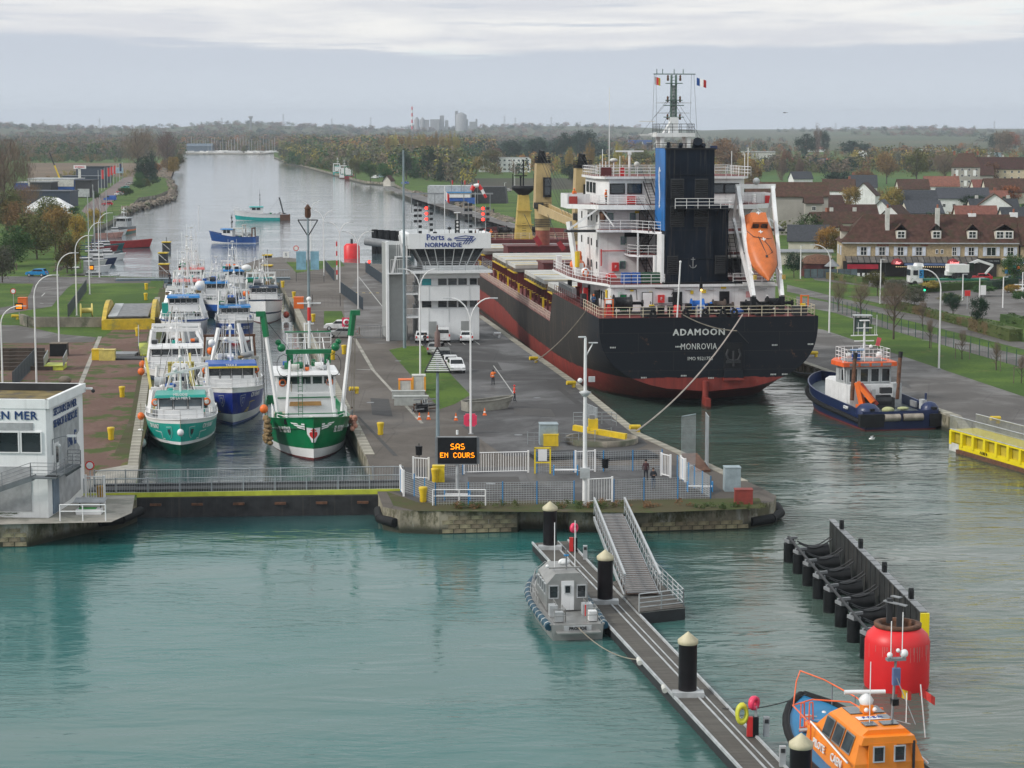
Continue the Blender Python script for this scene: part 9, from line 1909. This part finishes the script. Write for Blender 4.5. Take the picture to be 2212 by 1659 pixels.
for x,y,w,k,l in((2125,640,50,'green','planted island with dark shrubs in the car park'),(2055,660,60,'hedge','planters with low green shrubs before the avenue'),(2185,640,40,'autumn','planter with reddish shrubs at the right'),(2010,632,44,'gold','low planter with orange and yellow shrubs'),(2200,655,36,'green','planter shrubs at the right edge')):tree(x,y,y-26,w,k,'shrub',l,name='planter_shrubs',cat='shrubs')
# weeds on the ledge and thick tyre fender at the quay noses
it=[(random.uniform(-5,20),random.uniform(157.3,158.6),QZ,.35,random.uniform(.3,.7),random.choice(('hedge','green','brown')),'round')for _ in range(55)];woods('weeds','tufts of weeds growing along the front ledge',it,'weeds')
for pts,l in(([(-10.6,161.5,.9),(-10.3,158.6,.8),(-9,156.9,.8)],'black tube fender round the left corner of the island'),([(-29.4,161.5,.9),(-30.3,158.2,.8),(-31.8,157.2,.8)],'black tube fender round the corner of the rescue quay'),([(21.4,165,.6),(21.4,162.5,.5),(20.4,160.2,.5),(18.6,158.9,.5)],'black tube fender round the right nose of the island')):t=thing('tube_fender',l,'fender');mb=MB();mb.path(pts,.36,RUBBER,10);mb.build('tube',t)
# ------------------------------------------------------------------ vehicles
TYRE=mat('tyre',(.02,.02,.02),.85)
def car(p,rz,m,label,L=4.2,W=1.8,H=1.5,kind='hatch',cat='car',group='parked cars'):
 t=thing('parked_car' if kind!='van' else 'parked_van',label,cat,p,R(rz),group);h=H
 pr={'hatch':[(-.5,.25),(.5,.25),(.5,.45),(.46,.58),(.26,.64),(-.47,.64),(-.5,.5)],'van':[(-.5,.2),(.5,.2),(.5,.42),(.45,.52),(.34,.58),(-.49,.62),(-.5,.5)]}[kind];mb=MB();mb.extr([(y*L,z*h)for y,z in pr],-W/2,W/2,m);mb.build('body',t)
 cb={'hatch':[(.24,.62),(.08,.97),(-.34,1.0),(-.47,.62)],'van':[(.34,.56),(.2,.98),(-.48,1.0),(-.5,.6)]}[kind]
 mb=MB();k=.86;vs=[(s*W/2*(1 if z<.7 else k)*.98,y*L,z*h)for s in(-1,1)for y,z in cb];mb.add(vs,[(0,1,2,3),(7,6,5,4),(0,4,5,1),(1,5,6,2),(2,6,7,3)],m);mb.build('cabin',t)
 g_=MB();e=.012
 (a0,z0),(a1,z1)=cb[0],cb[1];g_.add([(sx*W/2*w*.88,(a0+(a1-a0)*f)*L+.02,(z0+(z1-z0)*f)*h+e)for f,w in((.12,.98),(.9,k))for sx in(-1,1)],[(0,1,3,2),(2,3,1,0)],GLASS);g_.build('windscreen',t);g_=MB()
 (a0,z0),(a1,z1)=cb[3],cb[2];g_.add([(sx*W/2*w*.84,(a0+(a1-a0)*f)*L-.02,(z0+(z1-z0)*f)*h+e)for f,w in((.25,.98),(.85,k))for sx in(-1,1)],[(0,1,3,2),(2,3,1,0)],GLASS);g_.build('rear_window',t)
 for s in(-1,1):g_=MB();y1=cb[1][0]*L;g_.add([(s*(W/2*w+.012),y,z*h)for y,z,w in((y1+.1*L,.68,.97),(-.38*L if kind=='hatch' else.02*L,.68,.97),(-.30*L if kind=='hatch' else.02*L,.92,.885),(y1+.01*L,.92,.885))],[(0,1,2,3),(3,2,1,0)],GLASS);g_.build('side_window',t)
 for s in(-1,1):
  for y in(.31,-.30):mb=MB();mb.tube((s*(W/2-.2),y*L,.32),(s*(W/2+.02),y*L,.32),.32,TYRE,12);wh=mb.build('wheel',t);mb=MB();mb.tube((s*(W/2),y*L,.32),(s*(W/2+.035),y*L,.32),.19,LGREY,8);mb.build('rim',wh)
  mb=MB();mb.box((s*W*.4,L/2*.985,.42*h),(.36,.1,.14),LGREY);mb.build('headlight',t);mb=MB();mb.box((s*W*.43,-L/2*1.0,.55*h),(.2,.06,.3),RED);mb.build('tail_light',t)
 mb=MB();mb.box((0,-L/2-.01,.38*h),(.5,.04,.12),WHITE2);mb.box((0,L/2+.01,.3*h),(.5,.04,.12),WHITE2);mb.build('number_plate',t);return t
CW=mat('car_white',(.72,.73,.74),.25);CS=mat('car_silver',(.35,.36,.35),.3,.4);CD=mat('car_dark_green',(.02,.06,.06),.3);CBl=mat('car_blue',(.01,.23,.52),.3)
for x,y,rz,m,l,k,H in((80,597,82,CBl,'bright blue hatchback driving on the road left','hatch',1.55),(732,713,88,CW,'white hatchback seen from the side by the island lawn','hatch',1.5),(738,729,86,CS,'silver hatchback beside the lifebuoy board','hatch',1.45),(911,738,4,CW,'white hatchback parked left of the white van','hatch',1.5),(957,737,3,CW,'white van parked at the foot of the tower','van',1.9),(1007,738,3,CW,'white car parked right of the white van','hatch',1.55),(944,764,-10,CS,'silver estate car behind the daymark','hatch',1.55),(958,781,185,mat('car_grey',(.14,.145,.14),.4),'dark grey pickup with open tailgate','van',1.6),(972,792,6,CW,'white car with red trim half hidden behind the nearest one','hatch',1.5),(985,803,188,mat('car_bright_white',(.82,.83,.84),.2),'shiny white hatchback facing the camera, nearest parked car','hatch',1.6),
  (238,434,90,BLUE,'bright blue van on the boatyard lane','van',2.2),(232,444,95,mat('car_red',(.45,.02,.03),.3),'red car on the boatyard lane','hatch',1.5),(258,422,60,CW,'white car behind the blue van','hatch',1.5),(262,418,60,mat('car_red'),'dark red car under the bushes of the canal lawn','hatch',1.5),(271,408,60,TEAL,'green car on the boatyard lane','hatch',1.5),(280,399,60,CS,'silver car furthest on the boatyard lane','hatch',1.5),(2195,632,80,CW,'white car at the right edge of the car park','hatch',1.5),(2196,606,92,CD,'dark green car under the leafy tree','hatch',1.5),(2118,606,92,mat('car_red'),'red car behind the lorry trailer','hatch',1.4),(1095,414,60,CS,'silver car on the canal road','hatch',1.5),(1012,404,80,CS,'grey car beside the boat shed','hatch',1.5),(810,386,40,CW,'white van on the fishing quay','van',2.2),(822,384,50,mat('car_pale_blue',(.3,.4,.5),.4),'pale blue van on the fishing quay','van',2.4),(875,398,50,BLUE,'blue car beside the quay house','hatch',1.5)):
 car(P(x,y),rz,m,l,5.0 if k=='van' else 4.2,1.9 if k=='van' else 1.8,H,k,'van' if k=='van' else 'car')
t=thing('lorry','white and blue flatbed lorry with green trailer before the brasserie','lorry',P(1990,617),R(96));mb=MB();mb.box((0,1.3,2.2),(2.5,2.3,3.0),CW,taper=.95);mb.box((0,.6,3.9),(2.4,1.4,.6),CW,taper=.8);mb.build('cab',t);mb=MB();mb.box((0,2.46,2.5),(2.1,.06,1.1),GLASS);mb.build('windscreen',t);mb=MB();mb.box((1.26,1.5,2.5),(.05,.9,.9),GLASS);mb.box((-1.26,1.5,2.5),(.05,.9,.9),GLASS);mb.build('side_window',t);mb=MB();mb.box((0,-6.4,1.15),(2.5,12.5,.3),mat('trailer_green',(.01,.16,.10),.5));mb.box((-1.28,.4,2.3),(.05,.8,1.6),SKYB);mb.build('trailer',t);text(t,'5',(1.3,.5,2.3),(math.pi/2,0,math.pi/2),1.3,BLACK);text(t,'5',(-1.32,.5,2.3),(math.pi/2,0,-math.pi/2),1.3,BLACK)
for y in(1.6,-1.2,-8.8,-10,-11.2):
 for s in(-1,1):mb=MB();mb.tube((s*.9,y,.5),(s*1.25,y,.5),.5,TYRE,14);mb.build('wheel',t)
t=thing('mobile_excavator','white wheeled excavator with folded boom on the lorry trailer','excavator',t.matrix_basis@Vector((0,-7.6,1.3)),R(96));mb=MB();mb.box((0,.8,1.9),(2.4,3.8,1.5),WHITE2);mb.box((0,2.2,1.0),(1.4,1.6,.8),WHITE2);mb.build('body',t);mb=MB();mb.box((0,-1.5,2.1),(1.2,1.4,1.6),GLASS);mb.build('cab',t);mb=MB();mb.bar((0,-.8,2.4),(0,-3.2,3.3),.4,.5,WHITE2);mb.bar((0,-3.2,3.3),(0,-6.0,2.4),.4,.45,WHITE2);mb.bar((0,-6.0,2.4),(0,-4.6,.8),.35,.35,WHITE2);mb.build('boom',t)
for y in(1.6,-1.2):
 for s in(-1,1):mb=MB();mb.tube((s*.8,y,.5),(s*1.2,y,.5),.5,TYRE,12);mb.build('wheel',t)
# ------------------------------------------------------------------ people (one continuous skinned body each)
def person(p,rz,top,legs,label,pose='stand',hat=None,vest=True,h=1.75):
 J={'pel':(0,0,.95),'bel':(0,0,1.12),'che':(0,.01,1.36),'nek':(0,0,1.50),'hea':(0,-.03,1.60),'top':(0,-.02,1.73)}
 bend={'lean':.45,'sit':.2}.get(pose,0)
 for k in('bel','che','nek','hea','top'):x,y,z=J[k];J[k]=(x,y-bend*(z-.95),z-bend*.25*(z-.95))
 cx,cy_,cz=J['che']
 for s,n in((-1,'l'),(1,'r')):
  J['sh'+n]=(s*.18,cy_,cz+.07)
  if pose=='work':J['el'+n]=(s*.30,cy_-.16,cz-.14);J['ha'+n]=(s*.12,cy_-.36,cz-.02)
  elif pose=='phone' and s<0:J['el'+n]=(s*.34,cy_-.1,cz-.05);J['ha'+n]=(s*.14,cy_-.18,cz+.22)
  elif pose=='fold':J['el'+n]=(s*.27,cy_-.08,cz-.22);J['ha'+n]=(s*.02,cy_-.26,cz-.16)
  else:J['el'+n]=(s*.25,cy_+.02,cz-.22);J['ha'+n]=(s*.25,cy_-.06,cz-.50)
  st=.10 if n=='l' else-.06
  J['hi'+n]=(s*.10,0,.88);J['kn'+n]=(s*.11,-.04-st*.3,.49);J['an'+n]=(s*.12,.02-st,.09);J['to'+n]=(s*.13,-.16-st,.04)
 E=[('pel','bel'),('bel','che'),('che','nek'),('nek','hea'),('hea','top')]
 for n in 'lr':E+=[('che','sh'+n),('sh'+n,'el'+n),('el'+n,'ha'+n),('pel','hi'+n),('hi'+n,'kn'+n),('kn'+n,'an'+n),('an'+n,'to'+n)]
 Rr={'pel':.15,'bel':.14,'che':.17,'nek':.062,'hea':.10,'top':.075,'sh':.085,'el':.055,'ha':.045,'hi':.10,'kn':.068,'an':.05,'to':.045}
 ks=list(J);me=bpy.data.meshes.new('body');me.from_pydata([tuple(c*h/1.75 for c in J[k])for k in ks],[(ks.index(a),ks.index(b))for a,b in E],[])
 o=bpy.data.objects.new('body',me);COL.objects.link(o);me.skin_vertices or me.attributes;mo=o.modifiers.new('s','SKIN')
 if not me.skin_vertices:o.update_from_editmode()
 sv=me.skin_vertices[0].data if me.skin_vertices else None
 if sv:
  for i,k in enumerate(ks):r=Rr.get(k,Rr.get(k[:2]));sv[i].radius=(r*(1.1 if k in('che','pel')else 1),r*(.78 if k in('che','bel')else 1));sv[i].use_root=k=='pel'
 o.modifiers.new('d','SUBSURF').levels=1;o.modifiers['d'].render_levels=1
 bpy.context.view_layer.update();ev=o.evaluated_get(bpy.context.evaluated_depsgraph_get());m2=bpy.data.meshes.new_from_object(ev);bpy.data.objects.remove(o)
 for m in(top,legs,SKIN,BLACK):m2.materials.append(m)
 he=Vector(J['hea']);hd=[Vector(J['hal']),Vector(J['har'])]
 for f in m2.polygons:
  c=f.center;f.use_smooth=True
  f.material_index=2 if(c.z>he.z-.075 or min((c-q).length for q in hd)<.07)else(0 if c.z>.93 else(3 if c.z<.12 else 1))
 t=thing('person',label,'person',p,R(rz));b=bpy.data.objects.new('body',m2);COL.objects.link(b);b.parent=t
 mb=MB();hp=Vector(J['top']);mb.ball(hp+Vector((0,.02,-.03)),.112,hat or mat('hair_brown',(.05,.03,.02),.8),10,(1,1.05,.95));hat and mb.tube(hp+Vector((0,-.03,-.06)),hp+Vector((0,-.03,-.04)),.14,hat,10);mb.build('hard_hat' if hat and hat not in(BLACK,CLOTHD)else 'hair',t)
 mb=MB();mb.box(he+Vector((0,-.115,.0)),(.025,.03,.04),SKIN);[mb.box(he+Vector((s*.035,-.10,.03)),(.02,.015,.012),BLACK)for s in(-1,1)];mb.box(he+Vector((0,-.105,-.045)),(.04,.01,.01),mat('lips',(.3,.1,.08),.6));mb.build('face',t)
 if vest and top in(HIVIS,REDJ):mb=MB();c=Vector(J['bel']);mb.lathe([(.178,0),(.178,.05)],WHITE2,tuple(c+Vector((0,0,-.03))),10,caps=False);mb.build('reflective_band',t)
 return t
for q,rz,a,b_,l,ps,ht in((P(1065,832),175,HIVIS,CLOTHD,'person in orange jacket seen from behind holding a radio on the quay','phone',BLACK),(P(1111,867),100,REDJ,CLOTHD,'person in red jacket and cap walking on the quay','stand',RED),(P(918,749),0,CLOTHD,CLOTHD,'person in dark clothes standing by the silver car','fold',None),(P(1395,1038),170,mat('dark_red_cloth',(.06,.02,.025),.8),CLOTHD,'person with a green harness on the terrace seen from behind','stand',BLACK),(P(1411,1057),10,CLOTHD,mat('denim',(.05,.08,.13),.8),'person in dark jacket and jeans looking at a phone on the terrace','fold',None),(P(760,917),-80,CLOTHG,CLOTHD,'person in grey jacket on the coping beside the green trawler','fold',None),
  (SM(-8.6,18.2,21.9),60,HIVIS,CLOTHD,'person in orange jacket on the ship bridge deck','stand',ORG),(SM(-11.5,24,21.9),20,HIVIS,CLOTHD,'person in orange at the end of the ship bridge wing','fold',ORG),(SM(-11.2,11,10.1),10,mat('blue_overall',(.03,.09,.2),.8),CLOTHD,'person with orange hard hat at the ship quarter rail','fold',ORG),(SM(-8.0,6.6,10.1),0,CLOTHD,CLOTHD,'person with white hard hat behind the ship winch','stand',WHITE2),(SM(8.4,7.4,10.1),0,CLOTHD,CLOTHD,'person with white hard hat under the lifeboat cradle','stand',WHITE2),(SM(-6.2,159,10.4),0,HIVIS,CLOTHD,'person in orange on the ship forecastle','work',ORG),(SM(-10.3,159,10.4),0,mat('dark_red_cloth'),CLOTHD,'person in dark red at the forecastle rail','stand',WHITE2),
  (P(1066,461),0,CLOTHD,CLOTHD,'person walking alone on the canal road','stand',BLACK),(P(367,612,5.0),10,CLOTHD,CLOTHD,'dark figure on the furthest white trawler','fold',BLACK)):person(q,rz,a,b_,l,ps,ht)
# gull over the water and small details
t=thing('gull','white gull flying low over the water behind the tug','gull',P(1883,948,1.5));mb=MB();mb.ball((0,0,0),.12,WHITE2,8,(2.4,1,1));mb.add([(-.05,0,.05),(.12,0,.05),(.25,.5,.25),(.05,1.0,.1),(-.05,.5,.22)],[(0,1,2,3,4),(4,3,2,1,0)],LGREY);mb.add([(-.05,0,.05),(.12,0,.05),(.25,-.5,.25),(.05,-1.0,.1),(-.05,-.5,.22)],[(4,3,2,1,0),(0,1,2,3,4)],LGREY);mb.build('body',t)
t=thing('helicopter','tiny dark aircraft far off in the sky right of the ship','aircraft',((1690-1106)/F_PX*1500,1500,CAM_H+31/F_PX*1500));mb=MB();mb.ball((0,0,0),.5,DARK,8,(2.6,1,.7));mb.box((1.6,0,.1),(1.4,.2,.2),DARK);mb.build('body',t)
# ------------------------------------------------------------------ pieces that stand apart become parts of their own
_SING={'wall_fittings':'wall_fitting','bridge_antennas':'antenna','roof_antennas':'antenna','deck_vents':'deck_vent','waste_bins':'waste_bin','lamps_and_camera':'lamp','deck_fittings':'deck_fitting','side_deck_gear':'deck_locker','outside_stairs':'outside_stair','lockers':'locker','deck_gear':'deck_item','floodlight_and_camera':'floodlight'}
def split_apart(o,gap=.12):
 me=o.data;nv=len(me.vertices);par=list(range(nv))
 def find(a):
  while par[a]!=a:par[a]=par[par[a]];a=par[a]
  return a
 for f in me.polygons:
  v=f.vertices;r=find(v[0])
  for k in v[1:]:par[find(k)]=r
 isl={}
 for i in range(nv):isl.setdefault(find(i),[]).append(i)
 if len(isl)<2 or len(isl)>700:return
 co=np.empty(nv*3,np.float32);me.vertices.foreach_get('co',co);co=co.reshape(-1,3)
 keys=list(isl);bb=np.array([np.concatenate([co[isl[k]].min(0)-gap,co[isl[k]].max(0)+gap])for k in keys]);g=list(range(len(keys)))
 def fg(a):
  while g[a]!=a:g[a]=g[g[a]];a=g[a]
  return a
 for i in range(len(keys)):
  for j in np.nonzero(np.all(bb[i,:3]<=bb[:,3:],axis=1)&np.all(bb[:,:3]<=bb[i,3:],axis=1))[0]:g[fg(int(j))]=fg(i)
 cl={}
 for i,k in enumerate(keys):cl.setdefault(fg(i),[]).append(k)
 if len(cl)<2 or len(cl)>60:return
 root_of={k:c for c,ks in cl.items()for k in ks};data={c:([],[],[],[])for c in cl};mp={c:{}for c in cl}
 for f in me.polygons:
  c=root_of[find(f.vertices[0])];V,Fc,M_,S_=data[c];d=mp[c]
  for v in f.vertices:
   if v not in d:d[v]=len(V);V.append(tuple(co[v]))
  Fc.append(tuple(d[v]for v in f.vertices));M_.append(f.material_index);S_.append(f.use_smooth)
 nm=o.name.split('.')[0];nm=_SING.get(nm,nm);ms=list(me.materials)
 for n_,(V,Fc,M_,S_)in enumerate(data.values()):
  m2=bpy.data.meshes.new(nm);m2.from_pydata([tuple(map(float,v))for v in V],[],Fc);[m2.materials.append(m)for m in ms]
  m2.polygons.foreach_set('material_index',M_);m2.polygons.foreach_set('use_smooth',S_);m2.update()
  q=bpy.data.objects.new(nm,m2);COL.objects.link(q);q.parent=o.parent;q.matrix_basis=o.matrix_basis
 for ch in list(o.children):ch.parent=o.parent
 bpy.data.objects.remove(o)
users={}
for o in list(bpy.data.objects):
 if o.type=='MESH' and o.parent and o.data.users==1 and not o.children and o.get('kind')is None and len(o.data.vertices)<20000:
  n_=o.name.split('.')[0]
  if n_ in _SING or n_ in('aft_balcony','boat_deck_railing','balcony_railing','bridge_railing','bridge_wing','canopy','crane_head','rescue_boat_davit','stern_railing','exhaust_pipe','gallows','stern_gallows','derrick','railing','rubber_fender','radome','windlass','wall_panel','deck_railing','lamp_head','cover','truss','mooring_bitts','foremast','grab_line','shop_front','wall','deck','sign_panel','poles','stand','forecastle_bulwark','bow_rail','side_handrail','stern_rail','tug_push_mark','mast_platform','platform_railing','main_deck_railing'):split_apart(o)
# ------------------------------------------------------------------ haze (one closed box of thin air)
mb=MB();mb.box((0,6400,61),(16000,13300,128),MATS['grass_ground'])
hz=mb.build('haze',kind='stuff',label='thin pale air that fades the distant hills',cat='haze')
hm=bpy.data.materials.new('haze_air');hm.use_nodes=True;t=hm.node_tree;t.nodes.clear()
pv=N(t,'ShaderNodeVolumePrincipled');pv.inputs['Density'].default_value=0.85e-4;pv.inputs['Color'].default_value=(.80,.88,1,1);pv.inputs['Anisotropy'].default_value=0.0
mo=N(t,'ShaderNodeOutputMaterial');t.links.new(pv.outputs[0],mo.inputs['Volume'])
hz.data.materials[0]=hm
